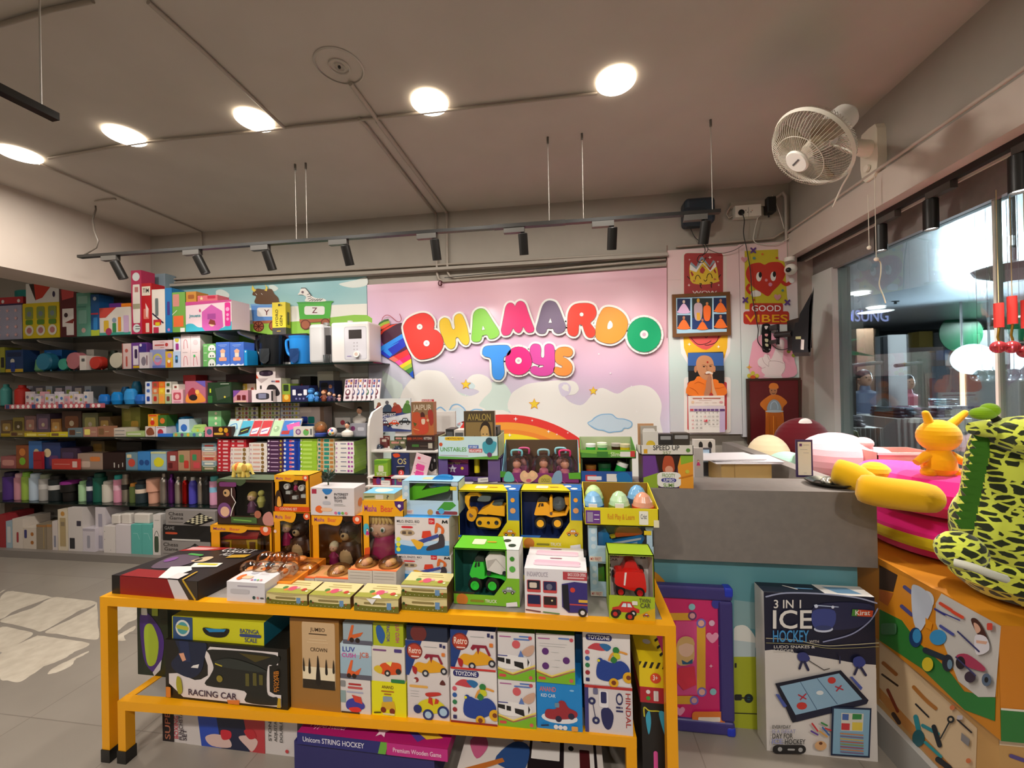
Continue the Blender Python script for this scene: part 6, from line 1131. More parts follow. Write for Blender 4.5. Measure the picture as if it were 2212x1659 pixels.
m=MB();sil(m,W,1.46,.05,'d62018_g',"1700,1010 1740,990 1960,1000 1995,1040 2010,1180 1960,1200 1720,1130 1698,1060",1);sil(m,W,1.475,.045,'c41c16_g',"1775,980 1785,950 1815,890 1890,880 1925,950 1950,990",1);sil(m,W,1.459,.004,'e8e4e0',"1795,1000 1815,1000 1800,1130 1785,1125");m.build('toy_body',t)
m=MB()
for u,v,r in((1755,1190,48),(1945,1200,52),(1700,1030,32),(1960,985,30),(1850,970,26)):wheel(m,W,u,v,1.458 if v>1100 else 1.49,r,'1c1a1a','b82020',.03)
m.build('wheels',t)
# milo excavator boxes
MA='t 222 MILO,~ENZO,~RIO .04 .15 .07 .42;s 999 .006 .04,.2 .4,.2;R d0303a .12 .24 .34 .3 .5;R d02834 .63 .01 .74 .17 .15;t f8e8e8 12+ .65 .12 .06 .07;p 1c1c1c .87,.14 .88,.05 .9,.05 .925,.1 .95,.05 .97,.05 .98,.14 .96,.14 .95,.1 .925,.14 .9,.1 .89,.14;R b8a080 .1 .33 .37 .5 .5;R 5a4a40 .14 .38 .21 .46;R 6a5a50 .25 .38 .32 .46;p 1f86d0 0,.72 .3,.78 1,.72 1,1 0,1;p b8d4f0 0,.6 .3,.64 1,.6 1,.72 .3,.78 0,.72;c e06a30 .74,.4 .76,.16 .8,.13 .9,.25 .91,.38 .86,.42 .86,.28 .8,.24 .79,.36;p d8402a .52,.36 .66,.34 .68,.48 .66,.56 .5,.54;p 3a4a9a .42,.62 .8,.42 .82,.5 .5,.7;c 3a3440 .6,.88 .62,.76 .8,.64 .82,.44 .9,.44 .92,.72 .84,.8;p e8b030 .3,.6 .36,.58 .52,.66 .54,.72 .48,.84 .42,.86;e e0e040 .07 .6 .04;e e0e040 .07 .74 .04;e e0e040 .07 .87 .04'
b=tb(858,975,1198,1.62,TZ,.17,'dcd4d4','lower white and blue box with a printed toy excavator',MA,group='excavator print boxes')
b=tb(853,970,1118,1.62,TOP(b),.17,'e0d8d8','upper white and blue box with a printed excavator and blue top',MA,'t e8f0f8 MIRANA~TOYS .3 .55 .35 .45','s c8c0c4 .02 .2,.3 .6,.4',kt='1f96e0',group='excavator print boxes')
launcher('launcher box with a green toy ramp on the excavator boxes',869,990,1040,1.66,TOP(b),0,0,(640,1000,4.88),.11,(("1195,400 1195,270 1270,215 1340,185 1400,200 1320,290 1600,235 1625,260 1600,300 1400,350",'62c41c_g',.04,0),("1410,240 1420,190 1480,140 1600,140 1640,180 1620,235 1500,250",'2c84c8_g',.03,1),("1400,225 1440,200 1480,225 1470,255 1410,260",'5a6870',.03,1)))
# ---- yellow doll boxes (plain dolls and teddies inside)
def dollp(t,px,py,h,Y,kd='b02058',kh='d8b060',part='doll'):
 p=aY(px,py,Y);m=MB();c=(p.x,Y,p.z)
 m.lathe([(h*.2,0),(h*.17,h*.25),(h*.09,h*.48),(.001,h*.5)],kd,c,14)
 for s in(-1,1):m.cyl((p.x+s*h*.05,Y,p.z-h*.15),(p.x+s*h*.05,Y,p.z),h*.035,'e0b090');m.tube([(p.x+s*h*.08,Y,p.z+h*.42),(p.x+s*h*.22,Y,p.z+h*.25)],h*.035,kd)
 m.ball((p.x,Y,p.z+h*.66),h*.19,'e6b898',14);m.ball((p.x,Y+h*.03,p.z+h*.71),h*.2,kh,14)
 for s in(-1,1):m.ball((p.x+s*h*.07,Y-h*.175,p.z+h*.66),h*.022,'2a3a2a',6)
 m.build(part,t)
def teddyp(t,px,py,h,Y,k='3a2418',kb='c8a878',part='teddy'):
 p=aY(px,py,Y);m=MB();z=p.z
 m.ball((p.x,Y,z+h*.32),(h*.24,h*.18,h*.32),k,16);m.ball((p.x,Y-h*.06,z+h*.28),(h*.18,h*.14,h*.25),kb,14)
 m.ball((p.x,Y,z+h*.78),h*.2,k,14);m.ball((p.x,Y-h*.14,z+h*.73),h*.1,kb,12);m.ball((p.x,Y-h*.235,z+h*.76),h*.03,'111',8)
 for s in(-1,1):m.ball((p.x+s*h*.15,Y,z+h*.94),h*.07,k,10);m.tube([(p.x+s*h*.2,Y,z+h*.5),(p.x+s*h*.3,Y-h*.06,z+h*.25)],h*.075,k);m.ball((p.x+s*h*.15,Y-h*.1,z+h*.05),h*.1,k,10);m.ball((p.x+s*h*.07,Y-h*.19,z+h*.83),h*.02,'111',6)
 m.build(part,t)
MT=lambda s=1.:'c f0a814 0,0 .55,0 .6,.1 .5,.2 .25,.17 0,.2;t 8a3a8a Masha .05 .13 .07 .2;t d85a4a Bear .32 .13 .07 .17;e e05a28 .9 .07 .09;e f0d8c8 .9 .07 .04;'
B=1.70
h1=winbox('yellow window box with a red roofed toy house',455,588,1136,B,.11,TZ,'e8a010','8a5014',(.15,.04,.1,.05),MT()+'e 1c1410 .08 .88 .05;e 1c1410 .18 .88 .05;e c8a060 .13 .94 .06')
m=MB();W=lambda u,v,Y:aY(460+u/7.54,1000+v/7.54,Y);sil(m,W,B+.03,.05,'b01c20',"100,1230 340,1130 760,1120 720,1240 100,1240");sil(m,W,B+.04,.04,'9a6418',"100,1240 720,1240 725,1540 110,1530");sil(m,W,B+.035,.02,'d8b020',"100,1260 300,1260 300,1460 100,1450");sil(m,W,B+.03,.02,'6a4420',"150,1290 260,1290 260,1410 150,1405");sil(m,W,B+.035,.02,'d8b020',"540,1260 725,1250 725,1530 590,1525");sil(m,W,B+.03,.02,'7a4a20',"590,1290 680,1290 680,1440 600,1440");m.build('toy_house',h1)
f1=winbox('brown and green forest window box with a doll and a pear-shaped toy',469,592,1036,B+.01,.11,TOP(h1),'3c2a1c','2c2a1c',(.3,.04,.06,.2),'c 48583a 0,0 .5,0 .42,.14 .3,.1 .1,.16 0,.1;c 3a1c1a 0,.1 .28,.12 .33,.4 .25,.6 .3,.8 0,.85;s e8e0d8 .015 .26,.2 .26,.35 .33,.5 .27,.65 .24,.8;e c8a070 .17 .3 .06;e 222 .15 .3 .02;e 7a4a80 .13 .68 .12;e e8b898 .14 .71 .08;R 7a3a70 .05 .06 .35 .16;r 4a6a38 .25 .82 .7 .95;s 7ab050 .02 .3,.88 .6,.9;c c88a80 .8,.85 .85,.72 .95,.7 1,.95 .85,.98;e b06a50 .72 .75 .06','','5a6a50')
dollp(f1,545,1105,.11,B+.06,'6a3a5a','c8a858');m=MB();p=aY(565,1095,B+.06);m.lathe([(.012,0),(.02,.03),(.014,.05),(.001,.055)],'c8c060',p,12);m.ball(p+Vector((0,0,.068)),.015,'c8c060');m.build('pear_toy',f1)
# elephant
t=thing('toy_elephant','small yellow toy elephant standing on the forest window box','toy',aY(525,1037,B+.06));zE=TOP(f1);W=lambda u,v:aY(460+u/7.54,1000+v/7.54,B+.06);s_=(W(560,290)-W(400,290)).length/160
m=MB();c=W(480,290);c.z=zE;u_=s_
m.ball(c+Vector((-50*u_,0,130*u_)),(115*u_,60*u_,78*u_),'e8cc6a',16);m.ball(c+Vector((90*u_,0,140*u_)),(62*u_,55*u_,62*u_),'e8c860',14)
for dx in(-125,-60,30,75):m.cyl(c+Vector((dx*u_,(-20 if dx in(-125,30)else 20)*u_,0)),c+Vector((dx*u_,0,110*u_)),26*u_,'e6c862')
m.tube([c+Vector((q[0]*u_,-8*u_,q[1]*u_))for q in((140,130),(170,80),(185,40),(200,55))],[28*u_,18*u_,12*u_,9*u_],'e8cc6a');m.build('body',t)
m=MB();m.ball(c+Vector((75*u_,-50*u_,145*u_)),(45*u_,10*u_,55*u_),'d8ac50',12);m.build('ear',t)
m=MB();m.ball(c+Vector((-55*u_,-8*u_,140*u_)),(42*u_,58*u_,76*u_),'e87a2c',12);m.build('saddle',t)
h2=winbox('yellow window box with a doll and a teddy, second from the left',591,671,1106,B,.11,TZ,'e8a010','4a2410',(.17,.03,.02,.05),MT()+'e 1c1410 .12 .88 .05;e 1c1410 .27 .88 .05;e c8a060 .2 .93 .09;e f0d0c0 .05 .37 .04')
dollp(h2,620,1175,.12,B+.05);teddyp(h2,650,1207,.19,B+.06)
c1=winbox('yellow window box with white toy cooking pots, topmost left',593,668,1026,B+.01,.1,TOP(h2),'e8a010','5a3420',(.12,.1,.14,.2),MT()+'r d8481c 0 .87 1 1;t f0d8c0 COOKING~SET .15 .97 .07 .5;c 3a2414 .02,.85 .05,.5 .14,.42 .2,.55 .24,.85;c e8a840 .08,.85 .1,.62 .17,.62 .2,.85','','f0b01c')
m=MB();Yc=B+.035
for px,py,r in((622,1050,.014),(654,1053,.015)):p=aY(px,py,Yc);Q=Matrix.Rotation(PI/2,4,'X');m.lathe([(r,0),(r,.012),(r*.7,.012),(r*.7,.002),(.001,.002)],'e6e0d8',p,14,Q)
for px,py in((622,1064),(636,1075),(655,1072)):p=aY(px,py,Yc);m.box(p.x-.012,p.x+.012,Yc,Yc+.015,p.z-.008,p.z+.008,'d8d4cc_g')
m.build('toy_pots',c1);dollp(c1,639,1058,.05,Yc+.01)
h3=winbox('yellow window box with a teddy and a small doll, third from the left',674,783,1112,B-.02,.12,TZ,'eaa010','9a5c14',(.13,.02,.02,.05),MT()+'e 1c1410 .1 .86 .04;e 1c1410 .2 .86 .04;e c8a060 .15 .91 .07')
teddyp(h3,755,1225,.22,B+.05);dollp(h3,722,1215,.11,B+.03,'9a1c58','e8d8b0')
g1=winbox('tall yellow box with a large blonde doll looking out',783,872,1082,1.625,.13,TZ,'eba616','3a1c14',(.15,.05,.2,.06),'c eba616 0,0 1,0 1,.12 .75,.16 .5,.14 .2,.11 0,.2;t a03a90 Masha .05 .14 .08 .3;t d8483a Bear .45 .14 .08 .3;p 4a2470 .78,0 1,0 1,.1 .92,.13 .8,.06;e e8e0e8 .9 .06 .04;R 4ab0c8 .02 .3 .16 .45 .5;D c02878 .12 .42 .2;p d8501c 0,.9 .05,.62 .18,.6 .15,.9;e 1c1410 .2 .78 .05;e 1c1410 .35 .78 .05;e c8a060 .28 .85 .09','','f0b41c')
t=g1;p=aY(826,1133,1.70);m=MB();m.ball(p,(.066,.055,.062),'e8bc9c',22)
for s in(-1,1):q=p+Vector((s*.026,-.05,-.006));m.ball(q,(.012,.006,.012),'f4f0ec',12);m.ball(q+Vector((0,-.004,0)),(.007,.004,.008),'3a6a4a',10);m.ball(q+Vector((0,-.007,.001)),.003,'111',8)
m.ball(p+Vector((0,-.056,-.02)),.006,'dfa888',8);m.tube([p+Vector((x,-.053+abs(x)*.2,-.036+abs(x)*.3))for x in(-.014,-.007,0,.007,.014)],.0018,'b04048',6);dh=m.build('doll_head',t)
m=MB();m.ball(p+Vector((0,.012,.018)),(.074,.06,.064),'d0ac68',20)
for i in range(9):x=-.056+i*.014;m.tube([p+Vector((x*.6,-.02,.08)),p+Vector((x,-.052,.055)),p+Vector((x*1.15,-.055+abs(x)*.25,.022))],[.007,.009,.006],'dcb870',8)
m.build('doll_hair',dh)
m=MB();m.lathe([(.08,0),(.065,.08),(.045,.145),(.03,.165)],'b01860',(p.x+.01,1.70,TZ+.006),18);m.tube([(p.x-.03,1.69,TZ+.14),(p.x-.062,1.67,TZ+.08)],.014,'d8d0d0');m.build('doll_dress',t)
b=tb(785,852,1066,1.64,TOP(g1),.1,'b8b8a0','flat pale blue game box lying on the large doll box','r a8a880 0 0 1 1;R c8c8c0 .4 .2 .65 .9;t 3a3a3a ? .75 .85 .6 .08;s 5a6a3a .04 .05,.6 .35,.5','p 7ac0e0 0,0 1,0 1,1 0,1;c d8e8d0 .2,.3 .5,.2 .8,.4 .6,.8 .3,.7')
IB='R a83048 .03 .05 .14 .22 .05;c 2f7ac0 .28,.05 .5,.05 .46,.2 .38,.25 .32,.2;e 333 .36 .35 .03;R b8b8c0 .28 .48 .46 .62 .4;c e86a28 .12,.85 .13,.7 .22,.65 .28,.8 .24,.92;R e8c0a0 .24 .72 .5 .86 .4;t 3a3840 INTEREST .55 .27 .09 .32;t 3a3840 BLOWER .55 .39 .09 .28;t 3a3840 TOYS .55 .51 .09 .18;s aaa .01 .55,.58 .75,.58;s aaa .01 .55,.63 .8,.63;e d86a9a .58 .9 .03;e 4a8ad0 .66 .9 .03;e 6ab04a .74 .9 .03;e e08080 .82 .9 .03'
b=tb(671,765,1054,B-.03,TOP(h3),.1,'d8d2d4','white box marked INTEREST BLOWER TOYS on the teddy window box',IB,'','e e0905a .5 .6 .2')
m=MB();p=aY(709,1040,B+.02);zt=TOP(b)
m.tube([p,(p.x,p.y,zt)],.003,'2a3a20')
for i in range(26):a=i*2.4;q=Vector((p.x,p.y,zt+.012+.03*(i%5)/4));d=Vector((math.cos(a),math.sin(a),.5+.3*(i%3)))*.035;m.poly([q,q+d*.5+Vector((.006,0,.004)),q+d,q+d*.5-Vector((.006,0,-.004))],'24382a')
tag(m.build('artificial_sprig'),'dark green artificial sprig standing on the INTEREST BLOWER TOYS box','plant')
# ---- front row of the table
x0,x1=-1.88,-1.37;m=MB();zt=TZ+.075
A=[Vector((-1.885,1.385,TZ)),Vector((-1.47,1.375,TZ)),Vector((-1.42,1.68,TZ)),Vector((-1.83,1.69,TZ))];up=Vector((0,0,.075))
m.prism(A,up,'161314');m.poly([v+up*1.001 for v in A],'1c1618')
Fr=Face(m,lambda u,v:A[0]+(A[1]-A[0])*u+up*(1-v),(0,-1,0));Fr.asp=.18
Fr.draw('r 14100f 0 0 .1 1;p 8a1418 .1,0 .66,0 .74,1 .1,1;p d8d0d0 .66,0 .78,0 .9,1 .74,1;p 3a3028 .78,0 1,0 1,1 .9,1;s c8a028 .02 .84,0 .97,.95')
Ft=Face(m,lambda u,v:A[3]+(A[2]-A[3])*u+(A[0]-A[3])*v+up*1.002+(A[1]-A[0]-A[2]+A[3])*u*v,(0,0,1));Ft.asp=.6
Ft.draw('p b02424 .1,0 .6,0 .4,.12 0,.2;p d8a0a0 .05,.05 .4,.03 .3,.12 .05,.15;p 8a1418 .1,.8 .66,.8 .66,1 .1,1;t d8d4d0 COLLECT .5 .14 .12 .4;t b8b4b0 ALL .6 .27 .1 .14;c 5a4a5a .1,.4 .3,.3 .5,.45 .45,.7 .2,.75;c c8b090 .45,.5 .5,.35 .6,.35 .6,.5;e 1c1414 .5 .45 .03;p e0e0d8 .55,.55 .85,.5 .88,.62 .6,.68;s c8c030 .03 .62,.57 .82,.56;p e8e4e0 .4,.7 .6,.65 .7,.75 .66,1 .55,1;p b8902a .75,.25 .95,.2 .95,.3 .75,.35;e 7a4a8a .2 .5 .05;s 4a9a4a .03 .25,.3 .42,.32;p d8d0d0 .64,.85 .76,.85 .78,1 .66,1;s c8a028 .02 .8,.8 .84,1')
tag(m.build('racing_set_box'),'large flat red and black box marked COLLECT ALL at the table left end','box')
t=thing('toy_window_box','orange edged clear window pack lying behind the white blower box','box',(-1.3,1.5,TZ));m=MB()
m.box(-1.40,-1.12,1.45,1.68,TZ,TZ+.05,'e8861c');m.poly([(-1.385,1.462,TZ+.0505),(-1.13,1.462,TZ+.0505),(-1.13,1.668,TZ+.0505),(-1.385,1.668,TZ+.0505)],'b87020');m.build('tray',t)
m=MB();
for i in range(9):m.ball((-1.34+(i%3)*.07,1.50+(i//3)*.06,TZ+.07),(.026,.02,.012),('e8a060','d88040','c87830')[i%3],10)
m.build('toy_food',t)
m=MB()
for i in range(7):m.ball((-1.35+(i%4)*.06,1.50+(i//4)*.09,TZ+.078),(.04,.035,.03),'f4e4d0_t',12)
m.build('clear_blister',t)
b=tb(490,572,1258,1.385,TZ,.17,'d8d4d8','flat white blower toy box lying at the front left of the table','s a8a0ac .03 .3,.2 .8,.2;R c0bcc0 .1 .35 .6 .6;e 2a4a4a .72 .75 .04;e c88080 .82 .75 .03;s 555 .04 .9,.75 .96,.75',IB.replace('t 3a3840','t 6a6870'))
# packs of small dolls: two rows of upturned window cartons
for i,(xl,xr,yt,zz)in enumerate(((611,679,1248,0),(680,752,1250,0),(752,804,1255,0),(805,856,1257,0))):
 b=tb(xl,xr,yt,1.53,TZ,.12,'c8c0b8','%s grey-backed pack with small dolls under clear film, behind the tea set boxes'%ORD[i],'s a8a098 .02 .08,.3 .9,.3;s a8a098 .02 .08,.55 .9,.55','r d0905a 0 0 1 1;R b8884a .1 .1 .9 .8;s e05a28 .08 0,.95 1,.95',group='small doll packs',kt='d88a50')
 if i>1:b=tb(xl,xr,yt-23,1.53,TOP(b),.12,'ccc4bc','%s upper grey-backed pack with small dolls under clear film'%('left','right')[i-2],'s a8a098 .02 .08,.2 .9,.2;s a8a098 .02 .08,.5 .9,.5;s a8a098 .015 .08,.75 .9,.75','s e05a28 .08 0,.95 1,.95;R b8884a .1 .1 .9 .8',group='small doll packs',kt='d88a50')
 zz=TOP(b);xm=(o_dim[b.name][0]+o_dim[b.name][1])/2
 m=MB();m.ball((xm,1.58,zz+.012),(.018,.018,.014),'e8b898',12);m.ball((xm+.01,1.585,zz+.016),(.018,.016,.014),'e0b878',10);m.build('doll_head',b,origin=b.location)
 m=MB();m.ball((xm,1.59,zz+.002),(.05,.05,.035),'f0e8dc_t',16);m.build('clear_blister',b,origin=b.location)
TS='p b8a870 0,0 1,0 1,.45 0,.5;r 6a6a20 0 .55 1 1;c d8c890 0,.1 .5,.25 1,.1 1,.5 .5,.62 0,.5;s 8a7a48 .05 .25,.4 .7,.4;R 6a90b8 .74 .3 .84 .8;e 7a2a20 .1 .6 .02;e 2a4a20 .05 .5 .03;e c05a30 .9 .6 .02;'+''.join('e e0dcc0 %f .82 .008;'%(u/10)for u in range(1,10))
TSt='r d8c890 0 0 1 1;s a89860 .04 .3,.2 .75,.2;s a89860 .03 .25,.35 .8,.35;p 9a9a40 0,.7 1,.65 1,1 0,1;e 4a7a3a .3 .6 .06;e c8506a .5 .65 .1;e d87a40 .38 .75 .05;e b83a30 .8 .7 .06;e e8e0c0 .9 .8 .03;e e0a0a8 .62 .6 .04'
bs=[]
for i,(xl,xr,yt,Y,lb)in enumerate(((576,664,1282,1.385,'leftmost small'),(668,757,1288,1.382,'second small'),(765,861,1292,1.378,'third small, torn'),(868,966,1290,1.40,'lower right'))):
 b=tb(xl,xr,yt,Y,TZ,.1,'c8b878','%s flat flowered tea set box along the table front'%lb,TS,TSt,group='flowered tea set boxes',kt='d8c890',ks='5a3a20')
 if i==2:
  m=MB();x=o_dim[b.name];z=TOP(b);m.poly([(x[0]+.05,x[2]-.003,z-.002),(x[0]+.09,x[2]-.004,z-.002),(x[0]+.075,x[2]-.006,z-.022)],'e0dcd8');m.poly([(x[0]+.07,x[2]-.002,z+.001),(x[0]+.11,x[2]-.002,z+.001),(x[0]+.09,x[2]+.015,z+.006)],'e0dcd8');m.build('torn_flap',b,origin=b.location)
b=tb(867,966,1265,1.40,TOP(b)+.001,.1,'c8b878','upper right flat flowered tea set box stacked on another',TS+'r e8e4d8 0 0 1 .16',TSt,group='flowered tea set boxes',kt='d8c890',ks='5a3a20')
# ================================================================== goods on the low bench
GB=1.415
def bb(pl_,pr_,yt,k,label,art='',z=None,dep=.2,Y=None,**kw):return tb(pl_,pr_,yt,Y if Y else 1.40+.045*(((pl_+pr_)/2)-360)/1000,BZ if z is None else z,dep,k,label,art,**kw)
bb(296,362,1312,'1e2a18','dark green and purple upright pack at the left end of the bench','c 4a2a80 .1,.15 .4,.1 .85,.4 .8,.75 .55,.95 .2,.75;c a8c030 .25,.3 .5,.25 .7,.5 .6,.8 .35,.85 .25,.6;R c8c8c0 .15 .02 .35 .12;R 9ab030 .5 .0 .7 .12;p d0d0d8 .5,.95 .8,.75 .75,.9 .55,1',dep=.1,Y=1.5)
r=tb(357,620,1392,1.40,BZ,.2,'17150f','black box with a window showing a dark toy racing car','p e0d6d4 .03,.58 .1,.56 .25,.65 .3,.63 .36,.55 .36,.38 .33,.2 .38,.06 .93,.06 .93,.27 .9,.27 .86,.3 .86,.72 .9,.76 .95,.76 .95,.96 .15,.96 .03,.75;c 14203c .1,-.04 .34,-.04 .33,.3 .3,.5 .22,.62 .1,.55 .05,.4 .12,.2;p 1c2a50 .12,0 .2,0 .22,.35 .15,.35;p e0a080 .12,.22 .16,.2 .18,.32 .15,.35;p e8e4e0 .24,.4 .29,.37 .28,.44 .22,.44;c 1a1c18 .4,.1 .91,.1 .91,.28 .85,.3 .84,.72 .88,.8 .92,.8 .92,.93 .67,.93 .66,.75 .35,.72 .38,.55 .41,.4 .38,.2;p 4a4014 .62,.12 .88,.14 .75,.25;R 5a5420 .67 .45 .7 .66;R 5a5420 .73 .43 .76 .64;R 5a5420 .78 .45 .81 .62;e 8a7a28 .46 .58 .025;c 2a302c .42,.3 .55,.22 .75,.3 .83,.4 .5,.38;s b8a830 .01 .43,.33 .48,.36;t 3a2440 RACING~CAR .2 .9 .1 .4;R d8802c .01 .8 .05 .98 .5;p d87a38 .52,.92 .62,.9 .62,.98 .53,.98;p c8a020 .93,.8 .95,.8 .95,.96 .92,.96;c a8a020 .11,.6 .14,.65 .15,.85 .12,.9 .1,.75;T c8781c THUMB .94 .7 .02 .35;T c8781c POWER .92 .7 .02 .35')
s_=tb(372,570,1338,1.41,TOP(r),.16,'cbc81c','yellow case with a dark handle and blue badge, on the racing car box','r 2c4a78 .01 0 .23 1;e d8d8d0 .12 .5 .08;e 4a9aa0 .12 .5 .06;s b8b838 .04 .07,.45 .17,.5;c 14140f .35,.4 .5,.42 .63,.38 .6,.7 .5,.8 .38,.7;p 1f80b8 .37,.42 .6,.4 .58,.52 .42,.58;t 34447a BAZINGA .75 .5 .18 .2;s 34447a .03 .76,.6 .96,.6;t 34447a SCALE .8 .88 .18 .13','',kt='b8b41c',ks='1c6a80')
bb(626,732,1338,'9a6c30','tall brown chess box with a picture of chessmen','R c8a880 .25 .03 .92 .76 .05;t 4a3420 JUMBO .42 .13 .04 .3;s 4a3420 .02 .4,.16 .75,.16;t 4a3420 CROWN .42 .35 .04 .34;s e0c8a0 .01 .4,.22 .75,.22;s e0c8a0 .01 .36,.25 .78,.25;r e8d8b8 .26 .52 .91 .7;r 2a2014 .26 .66 .91 .76;c 1c140c .53,.7 .55,.5 .57,.39 .6,.5 .62,.7;c 1c140c .38,.58 .4,.42 .43,.58;c 1c140c .72,.58 .74,.42 .77,.58;c 1c140c .27,.56 .28,.42 .31,.56;c 1c140c .87,.56 .89,.42 .91,.56',dep=.2)
LUV='r 9ab4c4 0 .3 1 .9;r 5a5a68 0 .86 1 1;t 3a4aa0 LUV .08 .22 .14 .4;t d03a9a CUSH .06 .38 .12 .44;t d06a50 JCB .62 .35 .14 .3;p e0602a .35,.45 .42,.45 .36,.75 .48,.78 .68,.65 .6,.85 .2,.92 .24,.75;e 2a1a14 .28 .9 .07;e 2a1a14 .45 .9 .07'
a=bb(734,800,1467,'d8d0cc','white toy box with a blue and red car, lowest in the first column','R 888 .03 .06 .2 .25;s b03030 .06 .32,.15 .68,.15;s c05050 .07 .3,.25 .72,.25;s a8a8c0 .05 .25,.38 .75,.38;r 8aa0a0 .03 .35 .2 .7;c 3a3a9a .2,.75 .3,.6 .55,.55 .8,.7 .75,.85 .3,.9;p d04030 .4,.45 .7,.5 .75,.7 .5,.65;c d83030 .3,.85 .6,.8 .7,.9 .45,.97;r 3a2a20 .05 .95 .65 1')
a=bb(735,802,1392,'b8ccd8','pale blue toy crane box in the middle of the first column',LUV,z=TOP(a));bb(741,804,1346,'98a8b0','pale blue toy crane box half hidden under the table rail','r 5a5a68 0 .8 1 1;p d0602a .3,.1 .38,.1 .32,.55 .7,.4 .6,.6 .15,.85;e 2a1a14 .3 .8 .08;e 2a1a14 .5 .8 .08',z=TOP(a))
a=bb(803,877,1473,'e4dc18','bright yellow box marked ANAND with a small car','t 5a2a20 ANAND .3 .2 .09 .34;s b06a20 .04 .3,.28 .64,.28;s b06a20 .04 .38,.36 .56,.36;R 8a9aa8 .33 .42 .6 .6;p d8a828 .3,.6 .65,.55 .7,.8 .28,.8;e 7a2a18 .34 .82 .08;e 7a2a18 .6 .84 .08;s 4a4a14 .04 .08,.92 .26,.9;s d8d0a0 .05 .35,.93 .65,.93')
a=bb(800,874,1396,'d8d0c4','white box with an orange racing toy car','s 7a4a7a .05 .1,.12 .45,.12;R 4a3a7a .7 .06 .92 .16;c d8501c .25,.7 .3,.52 .5,.45 .85,.45 .9,.6 .85,.75 .4,.8;c d8b828 .12,.6 .25,.55 .35,.65 .3,.78 .12,.7;e 2a2a2a .5 .75 .09;e d8d4c8 .5 .75 .04;e 2a2a2a .82 .68 .08;R 2a7a40 .6 .9 1 1;p e8e080 .45,.45 .65,.4 .6,.55',z=TOP(a));bb(806,871,1347,'a8b41c','yellow box lying on its side marked TRACTOR','c 2a5a9a .1,.2 .25,.1 .4,.5 .3,.9 .15,.7;V 5a3a8a TRACTOR .45 .0 .1 .8;V c0307a LUV~CUSH .75 .0 .12 .8',z=TOP(a))
TR='e 8a2a28 .22 .1 .06;e e0d8d0 .18 .12 .04;R e0a850 .05 .22 .5 .28 .5;c 5a2420 .78,.16 .85,.05 .92,.16;s aaa .008 .08,.36 .28,.36;s aaa .008 .08,.42 .26,.42;s aaa .008 .08,.48 .28,.48;c d8c81c .25,.8 .3,.6 .6,.5 .85,.6 .9,.75 .6,.85;c c03028 .45,.38 .75,.34 .8,.4 .5,.46;p c8341c .5,.6 .52,.46 .6,.48 .62,.66;p c8341c .65,.62 .68,.48 .76,.52 .74,.6;e 24306a .5 .88 .13;e a8c4d8 .5 .88 .08;e 24306a .86 .78 .14;e a8c4d8 .86 .78 .09;e 24306a .25 .76 .1'
RT='p 1c3a7a 0,0 .4,0 .08,1 0,1;e 7a2824 .22 .3 .19;e b8402c .22 .3 .16;t f0d8c8 Retro .08 .36 .17 .3;s e8c8c0 .03 .15,.45 .32,.45;s aaa .015 .45,.15 .75,.15;r 2a2a5a .82 .04 .88 .14;r 2a2a5a .9 .08 .96 .16;c e0a01c .2,.75 .3,.6 .5,.62 .6,.5 .75,.55 .9,.65 .95,.8 .4,.9;p 8a1c34 .45,.45 .5,.35 .8,.35 .9,.6 .85,.62 .77,.42 .66,.42 .62,.6 .58,.42 .5,.5;c a82028 .17,.72 .28,.78 .25,.95 .18,.88;e 2a2a34 .48 .9 .08;e c8c8c8 .48 .9 .04;e 2a2a34 .92 .8 .08;e c8c8c8 .92 .8 .04;R d8782c .87 .28 .95 .38'
TZN='R 2a2a66 .06 .03 .62 .15 .5;t f0f0f4 TOYZONE .11 .125 .075 .46;c c0404a .1,.3 .25,.2 .45,.22 .55,.3 .4,.34 .2,.32;c 2a6aa0 .35,.22 .5,.2 .6,.26 .5,.34;e d05a6a .09 .38 .05;e 2a5aa0 .09 .5 .05;e 2a7a4a .09 .63 .05;e 9a2a34 .09 .77 .05;R 2a2a60 .05 .87 .13 .94;S e09a40 .045 .55,.5 .62,.38 .76,.33 .92,.36;c 1f3f90 .3,.85 .3,.6 .42,.5 .6,.55 .8,.5 .95,.6 .95,.75 .6,.9;e 1f3f90 .36 .52 .06;e e0d828 .33 .52 .03;e 2a7a3a .7 .3 .07;c c8c828 .64,.36 .76,.36 .78,.45 .68,.46;c 2f7a3a .58,.5 .64,.42 .72,.48 .66,.55;e e0a81c .64 .92 .1;e 7a3a1c .64 .92 .05;e e0a81c .95 .8 .12;e 7a3a1c .95 .8 .05'
a=bb(880,970,1461,'d6ccca','white box with a yellow and red toy tractor',TR);a=bb(876,966,1385,'d8ceca','box with a yellow retro car, above the toy tractor box',RT,z=TOP(a));bb(878,966,1353,'1c2840','dark blue box shaded under the table rail above the left retro car','e 6a2a28 .3 .5 .2',z=TOP(a))
a=bb(973,1073,1446,'e2dcda','toy train box marked TOYZONE on the bench middle',TZN+';r 8a2420 0 .96 1 1');bb(973,1070,1362,'d8d0d0','box with a yellow retro car, above the middle TOYZONE box',RT+';r c8302a 0 .95 1 1',z=TOP(a),kt='2a3a6a')
